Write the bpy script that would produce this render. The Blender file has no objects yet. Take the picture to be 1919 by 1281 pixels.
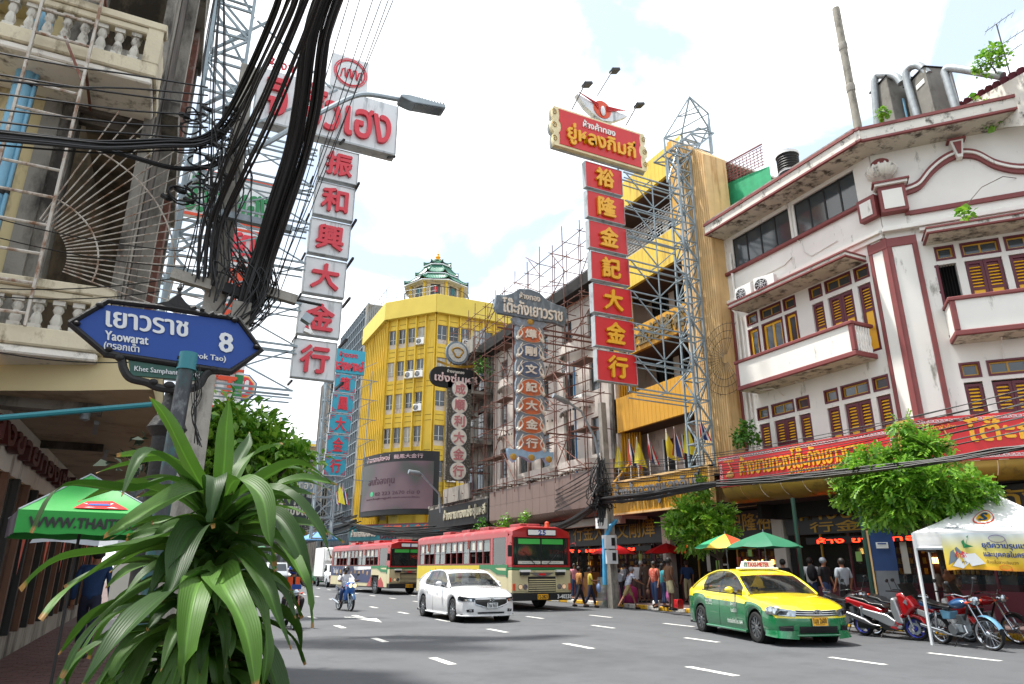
import bpy,math,random
import numpy as np
from mathutils import Vector as V,Matrix as MX
from math import sin,cos,pi,radians,tan,atan,atan2,sqrt
random.seed(7)
S = bpy.context.scene
COL = S.collection
# ---------------------------------------------------------------- camera, sky, sun
F_PX,HORIZON,EYE,YAW = 1279.0,1063.0,1.52,radians(25.9)
PITCH = atan((HORIZON - 640.5) / F_PX)
cam = bpy.data.objects.new('camera',bpy.data.cameras.new('camera')); COL.objects.link(cam)
cam.location = (0,0,EYE); cam.rotation_euler = (pi/2 + PITCH,0,-YAW)
cam.data.sensor_width = 36; cam.data.lens = 36 * F_PX / 1919; cam.data.clip_start = .05; cam.data.clip_end = 3000
S.camera = cam
def ray(x,y):
 u = x - 960; v = 640 - y
 fh = F_PX*cos(PITCH) - v*sin(PITCH); z = F_PX*sin(PITCH) + v*cos(PITCH)
 s,c = sin(YAW),cos(YAW)
 return (u*c + fh*s,-u*s + fh*c,z)
def at(x,y,X=None,Y=None,Z=None):
 """the point of the street, on the plane X=, Y= or Z=, that the photograph shows at pixel x, y"""
 d = ray(x,y)
 t = X/d[0] if X is not None else Y/d[1] if Y is not None else (Z - EYE)/d[2]
 return V((d[0]*t,d[1]*t,EYE + d[2]*t))
W = bpy.data.worlds.new('World'); S.world = W; W.use_nodes = True
SUN = V((-.26,.20,.944)).normalized()
nt = W.node_tree; N = nt.nodes; L = nt.links
bg = N['Background']; bg.inputs[1].default_value = .15
sky = N.new('ShaderNodeTexSky'); sky.sky_type = 'NISHITA'; sky.sun_disc = False
sky.sun_elevation = math.asin(SUN.z); sky.sun_rotation = atan2(SUN.x,SUN.y); sky.dust_density = 2.0
tc = N.new('ShaderNodeTexCoord'); mp = N.new('ShaderNodeMapping'); mp.inputs['Scale'].default_value = (1,1,2.2)
mp.inputs['Location'].default_value = (3.1,1.7,.4)
L.new(tc.outputs['Generated'],mp.inputs[0])
n1 = N.new('ShaderNodeTexNoise'); n1.inputs['Scale'].default_value = 2.6; n1.inputs['Detail'].default_value = 9; n1.inputs['Roughness'].default_value = .55
n1.inputs['Distortion'].default_value = .5
L.new(mp.outputs[0],n1.inputs['Vector'])
cr = N.new('ShaderNodeValToRGB'); cr.color_ramp.elements[0].position = .40; cr.color_ramp.elements[1].position = .58
L.new(n1.outputs[0],cr.inputs[0])
n2 = N.new('ShaderNodeTexNoise'); n2.inputs['Scale'].default_value = 5; n2.inputs['Detail'].default_value = 7
L.new(mp.outputs[0],n2.inputs['Vector'])
cl = N.new('ShaderNodeMix'); cl.data_type = 'RGBA'; cl.inputs['A'].default_value = (6.7,6.9,7.1,1); cl.inputs['B'].default_value = (8.0,8.0,7.9,1)
cr2 = N.new('ShaderNodeValToRGB'); cr2.color_ramp.elements[0].position = .32; cr2.color_ramp.elements[1].position = .55
L.new(n2.outputs[0],cr2.inputs[0]); L.new(cr2.outputs[0],cl.inputs['Factor'])
# a thin bright veil lies over the blue gaps too
ve = N.new('ShaderNodeMix'); ve.data_type = 'RGBA'; ve.inputs['Factor'].default_value = .72
ve.inputs['B'].default_value = (3.5,4.1,4.8,1); L.new(sky.outputs[0],ve.inputs['A'])
mx = N.new('ShaderNodeMix'); mx.data_type = 'RGBA'
L.new(cr.outputs[0],mx.inputs['Factor']); L.new(ve.outputs['Result'],mx.inputs['A']); L.new(cl.outputs['Result'],mx.inputs['B'])
L.new(mx.outputs['Result'],bg.inputs[0])
sun = bpy.data.objects.new('sun',bpy.data.lights.new('sun','SUN')); COL.objects.link(sun)
sun.data.energy = 4.4; sun.data.angle = radians(2.5); sun.data.color = (1,.96,.9)
sun.rotation_euler = SUN.to_track_quat('Z','Y').to_euler()
S.view_settings.view_transform = 'Standard'; S.view_settings.look = 'None'; S.view_settings.gamma = 1
S.view_settings.exposure = 0.9; S.view_settings.use_curve_mapping = False
S.cycles.max_bounces = 6; S.cycles.diffuse_bounces = 3; S.cycles.glossy_bounces = 3; S.cycles.transparent_max_bounces = 8
S.cycles.caustics_reflective = False; S.cycles.caustics_refractive = False
# ---------------------------------------------------------------- materials
def rgb(h):
 h = h.lstrip('#'); c = [int(h[i:i+2],16)/255 for i in (0,2,4)]
 return tuple(x/12.92 if x <= .04045 else ((x+.055)/1.055)**2.4 for x in c)
MATS = {}
def mat(name,h,r=.6,m=0,var=.18,vs=3,bump=0,bs=30,dirt=None,coat=0,emit=0,trans=0,sub=0,rust=None,st=(1,1,1),spec=None,alpha=1):
 """a Principled material: base colour with tonal noise; dirt/rust = (colour, amount, scale, stretch of z)"""
 if name in MATS: return MATS[name]
 M = bpy.data.materials.new(name); M.use_nodes = True; MATS[name] = M
 t = M.node_tree; n = t.nodes; l = t.links; b = n['Principled BSDF']
 c = rgb(h); b.inputs['Roughness'].default_value = r; b.inputs['Metallic'].default_value = m
 b.inputs['Base Color'].default_value = (*c,1)
 if spec is not None: b.inputs['Specular IOR Level'].default_value = spec
 if coat: b.inputs['Coat Weight'].default_value = coat; b.inputs['Coat Roughness'].default_value = .06
 if trans: b.inputs['Transmission Weight'].default_value = trans; b.inputs['IOR'].default_value = 1.1
 if alpha < 1: b.inputs['Alpha'].default_value = alpha
 if sub:
  b.inputs['Subsurface Weight'].default_value = 0
 if emit:
  b.inputs['Emission Color'].default_value = (*c,1); b.inputs['Emission Strength'].default_value = emit
 co = n.new('ShaderNodeTexCoord'); out = None
 if var:
  mpg = n.new('ShaderNodeMapping'); mpg.inputs['Scale'].default_value = st; l.new(co.outputs['Object'],mpg.inputs[0])
  no = n.new('ShaderNodeTexNoise'); no.inputs['Scale'].default_value = vs; no.inputs['Detail'].default_value = 6; l.new(mpg.outputs[0],no.inputs['Vector'])
  mr = n.new('ShaderNodeMapRange'); mr.inputs['From Min'].default_value = .3; mr.inputs['From Max'].default_value = .7
  mr.inputs['To Min'].default_value = 1-var; mr.inputs['To Max'].default_value = 1+var*.6; l.new(no.outputs[0],mr.inputs[0])
  mu = n.new('ShaderNodeVectorMath'); mu.operation = 'SCALE'; mu.inputs[0].default_value = c; l.new(mr.outputs[0],mu.inputs['Scale'])
  out = mu.outputs[0]
 for dd in (dirt,rust):
  if not dd: continue
  dc,amt,sc,sz = dd
  m2 = n.new('ShaderNodeMapping'); m2.inputs['Scale'].default_value = (sc,sc,sc*sz); m2.inputs['Location'].default_value = (random.random()*9,3,1)
  l.new(co.outputs['Object'],m2.inputs[0])
  n3 = n.new('ShaderNodeTexNoise'); n3.inputs['Scale'].default_value = 1; n3.inputs['Detail'].default_value = 10; n3.inputs['Roughness'].default_value = .68; l.new(m2.outputs[0],n3.inputs['Vector'])
  r3 = n.new('ShaderNodeMapRange'); r3.inputs['From Min'].default_value = .62-amt*.3; r3.inputs['From Max'].default_value = .72-amt*.2
  l.new(n3.outputs[0],r3.inputs[0])
  mm = n.new('ShaderNodeMix'); mm.data_type = 'RGBA'; l.new(r3.outputs[0],mm.inputs['Factor'])
  if out: l.new(out,mm.inputs['A'])
  else: mm.inputs['A'].default_value = (*c,1)
  mm.inputs['B'].default_value = (*rgb(dc),1); out = mm.outputs['Result']
 if out:
  l.new(out,b.inputs['Base Color'])
  if emit: l.new(out,b.inputs['Emission Color'])
 if bump:
  nb = n.new('ShaderNodeTexNoise'); nb.inputs['Scale'].default_value = bs; nb.inputs['Detail'].default_value = 5; l.new(co.outputs['Object'],nb.inputs['Vector'])
  bp = n.new('ShaderNodeBump'); bp.inputs['Strength'].default_value = bump; bp.inputs['Distance'].default_value = .02
  l.new(nb.outputs[0],bp.inputs['Height']); l.new(bp.outputs[0],b.inputs['Normal'])
 return M
def leafmat(name,h,h2,r=.35,scale=2.0,tr=.35):
 if name in MATS: return MATS[name]
 M = bpy.data.materials.new(name); M.use_nodes = True; MATS[name] = M
 t = M.node_tree; n = t.nodes; l = t.links; b = n['Principled BSDF']; o = n['Material Output']
 b.inputs['Roughness'].default_value = r
 g = n.new('ShaderNodeNewGeometry')
 mm = n.new('ShaderNodeMix'); mm.data_type = 'RGBA'; mm.inputs['A'].default_value = (*rgb(h),1); mm.inputs['B'].default_value = (*rgb(h2),1)
 l.new(g.outputs['Random Per Island'],mm.inputs['Factor']); l.new(mm.outputs['Result'],b.inputs['Base Color'])
 ts = n.new('ShaderNodeBsdfTranslucent'); l.new(mm.outputs['Result'],ts.inputs[0])
 ms = n.new('ShaderNodeMixShader'); ms.inputs[0].default_value = tr
 l.new(b.outputs[0],ms.inputs[1]); l.new(ts.outputs[0],ms.inputs[2]); l.new(ms.outputs[0],o.inputs[0])
 return M
# ---------------------------------------------------------------- mesh building
FINE = {'border','rib','groove','cladding_rib','louvres','cooling_fin','feathers','aerial_mast','support_frame','lattice_rail','steelwork','lattice'}
class B:
 def __init__(s,M=None): s.v = []; s.f = []; s.mi = []; s.mats = []; s.M = M; s.sm = []
 def mm(s,m):
  if m not in s.mats: s.mats.append(m)
  return s.mats.index(m)
 def add(s,vs,fs,m=None,smooth=False):
  o = len(s.v); M = s.M
  s.v += [tuple(M @ V(p)) for p in vs] if M is not None else [tuple(p) for p in vs]
  k = s.mm(m) if m else 0
  for f in fs: s.f.append([i+o for i in f]); s.mi.append(k); s.sm.append(smooth)
  return s
 def box(s,x0,x1,y0,y1,z0,z1,m=None,T=None):
  vs = [(x,y,z) for z in (z0,z1) for y in (y0,y1) for x in (x0,x1)]
  if T is not None: vs = [T @ V(p) for p in vs]
  return s.add(vs,[(0,2,3,1),(4,5,7,6),(0,1,5,4),(2,6,7,3),(0,4,6,2),(1,3,7,5)],m)
 def beam(s,p,q,w=.05,h=None,m=None,up=(0,0,1)):
  p,q = V(p),V(q); d = (q-p)
  if d.length < 1e-6: return s
  d.normalize(); u = V(up)
  if abs(d.dot(u)) > .98: u = V((1,0,0))
  a = d.cross(u).normalized()*w/2; b = a.cross(d).normalized()*(h or w)/2
  vs = [p-a-b,p+a-b,p+a+b,p-a+b,q-a-b,q+a-b,q+a+b,q-a+b]
  return s.add(vs,[(3,2,1,0),(4,5,6,7),(0,1,5,4),(1,2,6,5),(2,3,7,6),(3,0,4,7)],m)
 def tube(s,pts,r=.02,n=6,m=None,cap=True):
  pts = [V(p) for p in pts]; K = len(pts); vs = []; up = None
  for i,p in enumerate(pts):
   d = (pts[min(i+1,K-1)]-pts[max(i-1,0)])
   d = d.normalized() if d.length > 1e-9 else V((0,0,1))
   if up is None: up = V((0,0,1)) if abs(d.z) < .9 else V((1,0,0))
   a = d.cross(up)
   if a.length < 1e-4: a = d.cross(V((.3,.8,.5)))
   a.normalize(); up = a.cross(d)
   rr = r[i] if isinstance(r,(list,tuple)) else r
   for k in range(n):
    t = 2*pi*k/n; vs.append(p + a*cos(t)*rr + up*sin(t)*rr)
  fs = [(i*n+k,i*n+(k+1) % n,(i+1)*n+(k+1) % n,(i+1)*n+k) for i in range(K-1) for k in range(n)]
  if cap: fs += [tuple(range(n))[::-1],tuple((K-1)*n+k for k in range(n))]
  return s.add(vs,fs,m,True)
 def lathe(s,prof,n=16,c=(0,0,0),m=None,ax='z',cap=True):
  vs = []
  for r,z in prof:
   for k in range(n):
    t = 2*pi*k/n; a,b = r*cos(t),r*sin(t)
    p = (a,b,z) if ax == 'z' else (z,a,b) if ax == 'x' else (b,z,a)
    vs.append((p[0]+c[0],p[1]+c[1],p[2]+c[2]))
  K = len(prof)
  fs = [(i*n+k,i*n+(k+1) % n,(i+1)*n+(k+1) % n,(i+1)*n+k) for i in range(K-1) for k in range(n)]
  if cap: fs += [tuple(range(n))[::-1],tuple((K-1)*n+k for k in range(n))]
  return s.add(vs,fs,m,True)
 def prism(s,poly,y0,y1,m=None,T=None):
  """polygon of (x, z) pushed from y0 to y1"""
  n = len(poly); vs = [(x,y0,z) for x,z in poly] + [(x,y1,z) for x,z in poly]
  if T is not None: vs = [T @ V(p) for p in vs]
  a = sum(poly[i][0]*poly[(i+1) % n][1]-poly[(i+1) % n][0]*poly[i][1] for i in range(n))
  f = [tuple(range(n)),tuple(range(2*n-1,n-1,-1))] + [(i,i+n,(i+1) % n+n,(i+1) % n) for i in range(n)]
  if a < 0: f = [t[::-1] for t in f]
  return s.add(vs,f,m)
 def grid(s,fn,nu,nv,m=None,smooth=True,flip=False):
  vs = [fn(i/nu,j/nv) for i in range(nu+1) for j in range(nv+1)]
  fs = [(i*(nv+1)+j,(i+1)*(nv+1)+j,(i+1)*(nv+1)+j+1,i*(nv+1)+j+1) for i in range(nu) for j in range(nv)]
  if flip: fs = [f[::-1] for f in fs]
  return s.add(vs,fs,m,smooth)
 def quad(s,a,b,c,d,m=None): return s.add([a,b,c,d],[(0,1,2,3)],m)
 def ball(s,c,r,n=12,k=8,m=None):
  rx,ry,rz = r if isinstance(r,(tuple,list)) else (r,r,r)
  vs = [(c[0]+rx*sin(pi*j/k)*cos(2*pi*i/n),c[1]+ry*sin(pi*j/k)*sin(2*pi*i/n),c[2]+rz*cos(pi*j/k)) for j in range(k+1) for i in range(n)]
  fs = [(j*n+i,(j+1)*n+i,(j+1)*n+(i+1) % n,j*n+(i+1) % n) for j in range(k) for i in range(n)]
  return s.add(vs,fs,m,True)
 def build(s,name,m=None,parent=None,sharp=40,bev=0,seg=2,T=None):
  me = bpy.data.meshes.new(name); me.from_pydata(s.v,[],s.f)
  ml = list(s.mats) or [m]
  for x in ml: me.materials.append(x)
  if len(ml) > 1: me.polygons.foreach_set('material_index',s.mi)
  me.polygons.foreach_set('use_smooth',s.sm); me.update()
  if any(s.sm) and sharp: me.set_sharp_from_angle(angle=radians(sharp))
  o = bpy.data.objects.new(name,me); COL.objects.link(o)
  if parent: o.parent = parent
  if name in FINE: o['kind'] = 'stuff'
  if T is not None: o.matrix_local = T
  if bev:
   b = o.modifiers.new('bevel','BEVEL'); b.width = bev; b.segments = seg; b.limit_method = 'ANGLE'; b.angle_limit = radians(50)
   if seg > 1:
    for p in me.polygons: p.use_smooth = True
    me.set_sharp_from_angle(angle=radians(50)); b.harden_normals = True
  return o
def tag(o,label=None,cat=None,group=None,kind=None):
 for k,v in (('label',label),('category',cat),('group',group),('kind',kind)):
  if v: o[k] = v
 return o
def thing(name,label,cat,loc=(0,0,0),rz=0,group=None):
 o = bpy.data.objects.new(name,None); COL.objects.link(o); o.empty_display_size = .2
 o.location = loc; o.rotation_euler = (0,0,rz)
 return tag(o,label,cat,group)
KIDS = {}
def dup(root,loc=None,rz=None,label=None,parent=None,scale=None):
 c = root.copy(); COL.objects.link(c)
 if parent: c.parent = parent
 if loc is not None: c.location = loc
 if rz is not None: c.rotation_euler = (0,0,rz)
 if scale: c.scale = scale
 if label: c['label'] = label
 if root not in KIDS: KIDS[root] = [o for o in COL.objects if o.parent == root]
 for ch in KIDS[root]: dup(ch,parent=c)
 return c
TXT = {}
def glyphs(s,bold=0,ext=.02,res=2):
 k = (s,bold,ext)
 if k in TXT: return TXT[k]
 c = bpy.data.curves.new('lettering','FONT'); c.body = s; c.extrude = ext; c.resolution_u = res; c.align_x = 'LEFT'
 o = bpy.data.objects.new('lettering',c); COL.objects.link(o)
 dg = bpy.context.evaluated_depsgraph_get(); me = bpy.data.meshes.new_from_object(o.evaluated_get(dg))
 vs = np.zeros(len(me.vertices)*3); me.vertices.foreach_get('co',vs); vs = vs.reshape(-1,3)
 fs = [list(p.vertices) for p in me.polygons]
 bpy.data.objects.remove(o); bpy.data.meshes.remove(me); bpy.data.curves.remove(c)
 TXT[k] = (vs,fs); return TXT[k]
def letters(name,s,x0,x1,z0,z1,y,m,parent=None,bold=0,ext=.02,T=None,b=None,fit=True,wr=None):
 """raised lettering filling the box x0..x1, z0..z1, its back on the plane y, facing -y"""
 vs,fs = glyphs(s,0,.02)
 if not len(vs): return None
 lo,hi = vs.min(0),vs.max(0); w,h = hi[0]-lo[0],hi[1]-lo[1]
 sx = (x1-x0)/w; sz = (z1-z0)/h
 if not fit: sx = sz = min(sx,sz)
 ox = (x0+x1)/2-(lo[0]+w/2)*sx; oz = (z0+z1)/2-(lo[1]+h/2)*sz
 bb = b or B()
 offs = [(0,0)] if not bold else [(0,0),(bold,.3*bold),(-bold,-.3*bold),(.3*bold,bold),(-.3*bold,-bold)]
 for k,(a,c) in enumerate(offs):
  e = .0008*k
  q = [(ox+p[0]*sx+a,y-e-ext*(.5+p[2]/.04),oz+p[1]*sz+c) for p in vs]
  if wr: q = [wr(p) for p in q]
  bb.add(q,fs,m if b is not None else None)
 if b is not None: return b
 return bb.build(name,m,parent,T=T)
def mesh_np(name,verts,faces,m,parent=None,smooth=False):
 """verts (n,3), faces (k,4) numpy arrays -> object"""
 me = bpy.data.meshes.new(name); me.vertices.add(len(verts)); me.vertices.foreach_set('co',np.asarray(verts,dtype=np.float32).ravel())
 k,c = faces.shape; me.loops.add(k*c); me.loops.foreach_set('vertex_index',faces.ravel().astype(np.int32))
 me.polygons.add(k); me.polygons.foreach_set('loop_start',np.arange(0,k*c,c,dtype=np.int32))
 me.update(calc_edges=True); me.validate(); me.materials.append(m)
 o = bpy.data.objects.new(name,me); COL.objects.link(o)
 if parent: o.parent = parent
 return o
RNG = np.random.default_rng(5)
def foliage(name,blobs,n,size,m,parent=None,droop=.3,aspect=.45,kind=None,pair=False):
 """leaf-sized folded faces spread through the blobs (cx,cy,cz,rx,ry,rz)"""
 bl = np.array(blobs,float); vol = (bl[:,3]*bl[:,4]*bl[:,5])**.67; pk = RNG.choice(len(bl),n,p=vol/vol.sum())
 d = RNG.normal(size=(n,3)); d /= np.linalg.norm(d,axis=1)[:,None]
 rr = RNG.random(n)**.42; c = bl[pk,:3]+d*bl[pk,3:]*rr[:,None]*(1+.18*RNG.normal(size=(n,1)))
 a = d*.7+RNG.normal(size=(n,3))*.6; a[:,2] -= droop; a /= np.linalg.norm(a,axis=1)[:,None]
 up = np.tile([0,0,1.],(n,1))+RNG.normal(size=(n,3))*.35; b = np.cross(a,up); b /= np.linalg.norm(b,axis=1)[:,None]+1e-9
 nn = np.cross(b,a); L_ = size*(.6+.8*RNG.random(n))[:,None]; w = L_*aspect
 if pair:   # pinnate leaf: leaflets along a drooping stalk
  vs = [];
  for t in (.15,.4,.65,.9):
   for sg in (-1,1):
    base = c+a*L_*t-nn*L_*.15*t*t; tip = base+(b*sg*.9+a*.5)*L_*.42-np.array([0,0,.25])*L_*.4
    s1 = a*L_*.10; q = np.stack([base-s1,(base+tip)/2-s1*1.5,tip,(base+tip)/2+s1*1.5],1); vs.append(q)
  vs = np.concatenate(vs).reshape(-1,3); fc = np.arange(len(vs)).reshape(-1,4)
  return mesh_np(name,vs,fc,m,parent)
 p0 = c; p1 = c+a*L_*.5+b*w+nn*L_*.08; p2 = c+a*L_-nn*L_*.12; p3 = c+a*L_*.5-b*w+nn*L_*.08
 vs = np.stack([p0,p1,p2,p3],1).reshape(-1,3); fc = np.arange(n*4).reshape(-1,4)
 o = mesh_np(name,vs,fc,m,parent)
 return tag(o,kind=kind)
def sag(p,q,s,n=12):
 p,q = V(p),V(q)
 return [p.lerp(q,i/n)-V((0,0,s*4*(i/n)*(1-i/n))) for i in range(n+1)]
def catmull(pts,n=6):
 pts = [V(p) for p in pts]; P = [pts[0]]+pts+[pts[-1]]; out = []
 for i in range(1,len(P)-2):
  a,b,c,d = P[i-1:i+3]
  for k in range(n):
   t = k/n; out.append(.5*((2*b)+(c-a)*t+(2*a-5*b+4*c-d)*t*t+(3*b-a-3*c+d)*t**3))
 out.append(pts[-1]); return out
def interp(x,xs,ys):
 return float(np.interp(x,xs,ys))
# ---------------------------------------------------------------- palette
m_asphalt = mat('asphalt','505255',.8,var=.10,vs=.35,bump=.3,bs=160,dirt=('484a4d',.4,1.3,1),rust=('3f4144',.3,.16,1),st=(3.5,.25,1))
m_roadpaint = mat('road_paint','cfcfca',.7,var=.12,vs=8,dirt=('8a8a88',.35,9,1))
m_walk = mat('paving','5b4a48',.85,var=.25,vs=4,bump=.2,bs=60)
m_kerbw = mat('kerb_white','cfccc4',.7,dirt=('6f6a62',.3,6,1)); m_kerby = mat('kerb_yellow','d2a01c',.7,dirt=('6f5a28',.3,6,1))
m_conc = mat('concrete','8f8b82',.85,var=.2,vs=5,bump=.3,bs=50,dirt=('55524c',.35,3,.3))
m_white = mat('white_plaster','e2dfd8',.75,var=.04,vs=1.5,bump=.08,bs=40,dirt=('8d8a80',.03,2.6,.3))
m_soffit = mat('stained_soffit','c9c3b4',.85,var=.1,vs=2,bump=.2,bs=30,dirt=('4e483f',.42,2.6,1))
m_peel = mat('peeling_plaster','d8d4ca',.85,var=.08,vs=2,bump=.3,bs=30,dirt=('5f5b53',.26,3.2,.8))
m_maroon = mat('maroon_trim','7c3c3a',.6,var=.1,vs=4); m_dkmaroon = mat('shutter_maroon','5b1626',.5,var=.1)
m_shutter = mat('shutter_yellow','e6ac1c',.5,var=.08); m_frame = mat('window_yellow','b98a20',.5,var=.12)
m_glass = mat('dark_glass','14181a',.06,var=0,spec=.8); m_glassg = mat('grey_glass','3a4246',.1,var=.2,vs=1,spec=.8)
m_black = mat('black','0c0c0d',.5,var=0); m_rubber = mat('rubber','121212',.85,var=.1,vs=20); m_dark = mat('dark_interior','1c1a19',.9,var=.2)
m_steel = mat('galvanised_steel','8d979d',.45,.5,var=.15,vs=6); m_bluesteel = mat('painted_steel_blue','8a989f',.5,.2,var=.15,vs=6)
m_chrome = mat('chrome','b8bcc0',.15,1,var=0); m_alu = mat('aluminium','8d9092',.3,.9,var=0)
m_rust = mat('rusty_tube','70483c',.75,.3,var=.25,vs=8,dirt=('8c8078',.3,3,1))
m_ygold = mat('yellow_cladding','c4901f',.55,var=.06,vs=2,dirt=('94681a',.15,1.6,.12)); m_ylight = mat('yellow_paint','d3b43c',.55,var=.08,vs=2,dirt=('b08f2a',.25,1.5,.15))
m_pillar = mat('streaked_cladding','d6b27c',.6,var=.12,vs=2,dirt=('8c6c3c',.22,2.4,.08),rust=('a8793a',.25,3.2,.06))
m_pagoda = mat('pagoda_yellow','d9b83c',.6,var=.08,vs=1,dirt=('c09a26',.3,1.2,.15)); m_pagoda2 = mat('parapet_yellow','d6be50',.6,var=.06,vs=1)
m_pink = mat('pink_wall','c9c0b6',.8,var=.08,vs=2,dirt=('8c7e76',.18,2,.3)); m_brown = mat('brown_panel','705d54',.5,var=.06,vs=1)
m_red = mat('sign_red','c41a1e',.4,var=.06,vs=2,dirt=('a81a1e',.2,2,.2)); m_redletter = mat('letter_red','cf2c3e',.4,var=.05)
m_gold = mat('letter_gold','e0a313',.35,var=.06); m_golddark = mat('letter_brass','9c7724',.35,.5,var=.1)
m_signwhite = mat('sign_white','d6dadc',.4,var=.06,vs=2,dirt=('8d9498',.25,2.5,.15)); m_signside = mat('sign_side','a5abad',.6,var=.1,dirt=('6f7274',.3,4,.4))
m_cream = mat('cream_plaster','c6b68b',.8,var=.1,vs=1.4,bump=.15,bs=30,dirt=('6b6252',.28,1.8,.3))
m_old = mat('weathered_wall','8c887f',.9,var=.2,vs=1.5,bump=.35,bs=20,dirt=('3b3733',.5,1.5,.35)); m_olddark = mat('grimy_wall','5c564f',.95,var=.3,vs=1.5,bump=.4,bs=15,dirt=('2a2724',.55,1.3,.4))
m_bal = mat('balcony_stone','c4bba2',.85,var=.12,vs=3,bump=.25,bs=25,dirt=('6b5f4b',.34,3,.5))
m_pvc = mat('blue_pvc','6ea3bd',.45,var=.1,dirt=('8fa3a8',.3,3,.3)); m_cable = mat('cable_black','060607',.55,var=0)
m_bluesign = mat('sign_blue','043a86',.6,var=.08,vs=3); m_greensign = mat('sign_green','0f4a3c',.4,var=.1); m_iron = mat('cast_iron','08090a',.65,var=.2,vs=8,bump=.2,bs=60)
m_silver = mat('letter_silver','c2c6c8',.35,var=.05); m_teal = mat('teal_board','1b6e78',.5,var=.1,vs=1,dirt=('205a5e',.3,1.5,.3))
m_post = mat('peeling_teal_post','34373b',.55,.2,var=.15,vs=8,dirt=('6a6e70',.3,14,.7),rust=('175a5c',.5,7,.5)); m_ltblue = mat('panel_cyan','2f9cb4',.45,var=.06)
m_orange = mat('sign_orange','d34a26',.5,var=.05); m_green = mat('sign_leafgreen','1c7a45',.5,var=.05)
m_tile = mat('green_roof_tile','3e7460',.35,var=.25,vs=4); m_grey = mat('grey_board','62707a',.6,var=.2,vs=3,dirt=('8c98a0',.35,3,.3))
m_bwhite = mat('bright_white','e2e2de',.5,var=.03); m_wood = mat('brown_timber','5a3a26',.6,var=.2,vs=4); m_skin = mat('skin','8f5f45',.55,var=.06); m_skin2 = mat('skin_dark','4e3022',.55,var=.06)
m_hair = mat('hair','15110f',.6,var=.1); m_greyhair = mat('grey_hair','77767a',.7,var=.1)
m_led = mat('led_red','ff2a12',.5,var=0,emit=5); m_lampon = mat('warm_display_light','ffc56a',.5,var=0,emit=4); m_coolon = mat('cool_tube_light','cfe4ff',.5,var=0,emit=3)
m_leafd = leafmat('dracaena_leaf','2f5a1c','4d7a2c',.28,tr=.2); m_leaf1 = leafmat('bright_leaf','3f7a1c','86b03a',.4,tr=.4); m_leaf2 = leafmat('deep_leaf','2c6018','5f9430',.4,tr=.35); m_leaf3 = leafmat('dark_leaf','0c1c0b','142a12',.8,tr=.05)
m_bark = mat('bark','4f463c',.9,var=.25,vs=8,bump=.4,bs=30); m_tarp = mat('tent_canvas','dededc',.7,var=.04,vs=3,bump=.1,bs=6)
# ---------------------------------------------------------------- ground, road, pavements
b = B(); b.quad((-900,-300,-.02),(900,-300,-.02),(900,1500,-.02),(-900,1500,-.02))
tag(b.build('ground',mat('far_ground','6b6862',.9)),kind='structure')
b = B(); b.grid(lambda u,v: (1.2+15.6*u,-12+190*v,.03*sin(pi*u)*0),4,60,smooth=False,flip=False)
tag(b.build('road',m_asphalt),kind='structure')
LN = [(4.5,.12,[12.1]),(7.75,.12,[10.4]),(10.9,.12,[9.9]),(13.1,.12,[9.2])]
def dash(X,Y0,ln=1.15,w=.13,nm='lane_dash',n=30,step=3.95):
 for k in range(-2,n):
  y = Y0+step*k
  if y < 3 or y > 110: continue
  q = B(); q.quad((X-w/2,y-ln/2,.004),(X+w/2,y-ln/2,.004),(X+w/2,y+ln/2,.004),(X-w/2,y+ln/2,.004))
  tag(q.build(nm,m_roadpaint),kind='structure')
Y1 = at(829,1238,Z=0).y; dash(at(829,1238,Z=0).x,Y1,1.0,.16)
dash(at(932,1181,Z=0).x,at(932,1181,Z=0).y,1.1,.15); dash(10.85,at(1093,1212,Z=0).y+.6,.001,.001,n=1)
dash(10.9,at(1121,1174,Z=0).y,1.1,.14); dash(13.1,at(1318,1201,Z=0).y-.2,1.3,.14)
b = B(); A0 = at(690,1159,Z=0)   # turn arrow painted on the road
ar = [(-.09,1.9),(.09,1.9),(.09,.2),(.32,.2),(0,-1.6),(-.32,.2),(-.09,.2),(-.09,.6),(-.5,.9),(-.5,.5),(-.62,1.0),(-.5,1.5),(-.5,1.15),(-.09,.95)]
b.add([(A0.x+x,A0.y+y,.0045) for x,y in ar],[(0,6,5,3,2,1)[::-1] if 0 else (0,1,2,6),(6,2,3,4,5)[::1],(7,13,12,8)])
tag(b.build('road_arrow',m_roadpaint),kind='structure')
b = B(); P0 = at(505,1268,Z=0); b.quad((P0.x-.35,P0.y-.25,.004),(P0.x+.25,P0.y-.25,.004),(P0.x+.1,P0.y+.3,.004),(P0.x-.35,P0.y+.3,.004))
tag(b.build('road_patch_mark',m_roadpaint),kind='structure')
def kerbline(X,side,y0,y1,ln=.75):
 k = 0; y = y0
 while y < y1:
  q = B(); q.box(X-.12,X+.12,y+.008,y+ln-.008,0,.15)
  tag(q.build('kerb_stone',(m_kerbw,m_kerby)[k % 2],bev=.02,seg=1),kind='structure'); y += ln; k += 1
kerbline(16.85,1,4,52);
b = B(); b.box(16.97,20.6,-8,80,-.01,.14); tag(b.build('pavement_right',m_walk),kind='structure')
b = B(); b.box(-6,1.08,-12,80,-.01,.14); tag(b.build('pavement_left',m_walk),kind='structure')
b = B(); b.box(1.08,1.3,-12,80,-.01,.15); tag(b.build('kerb_left',m_conc),kind='structure')
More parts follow.
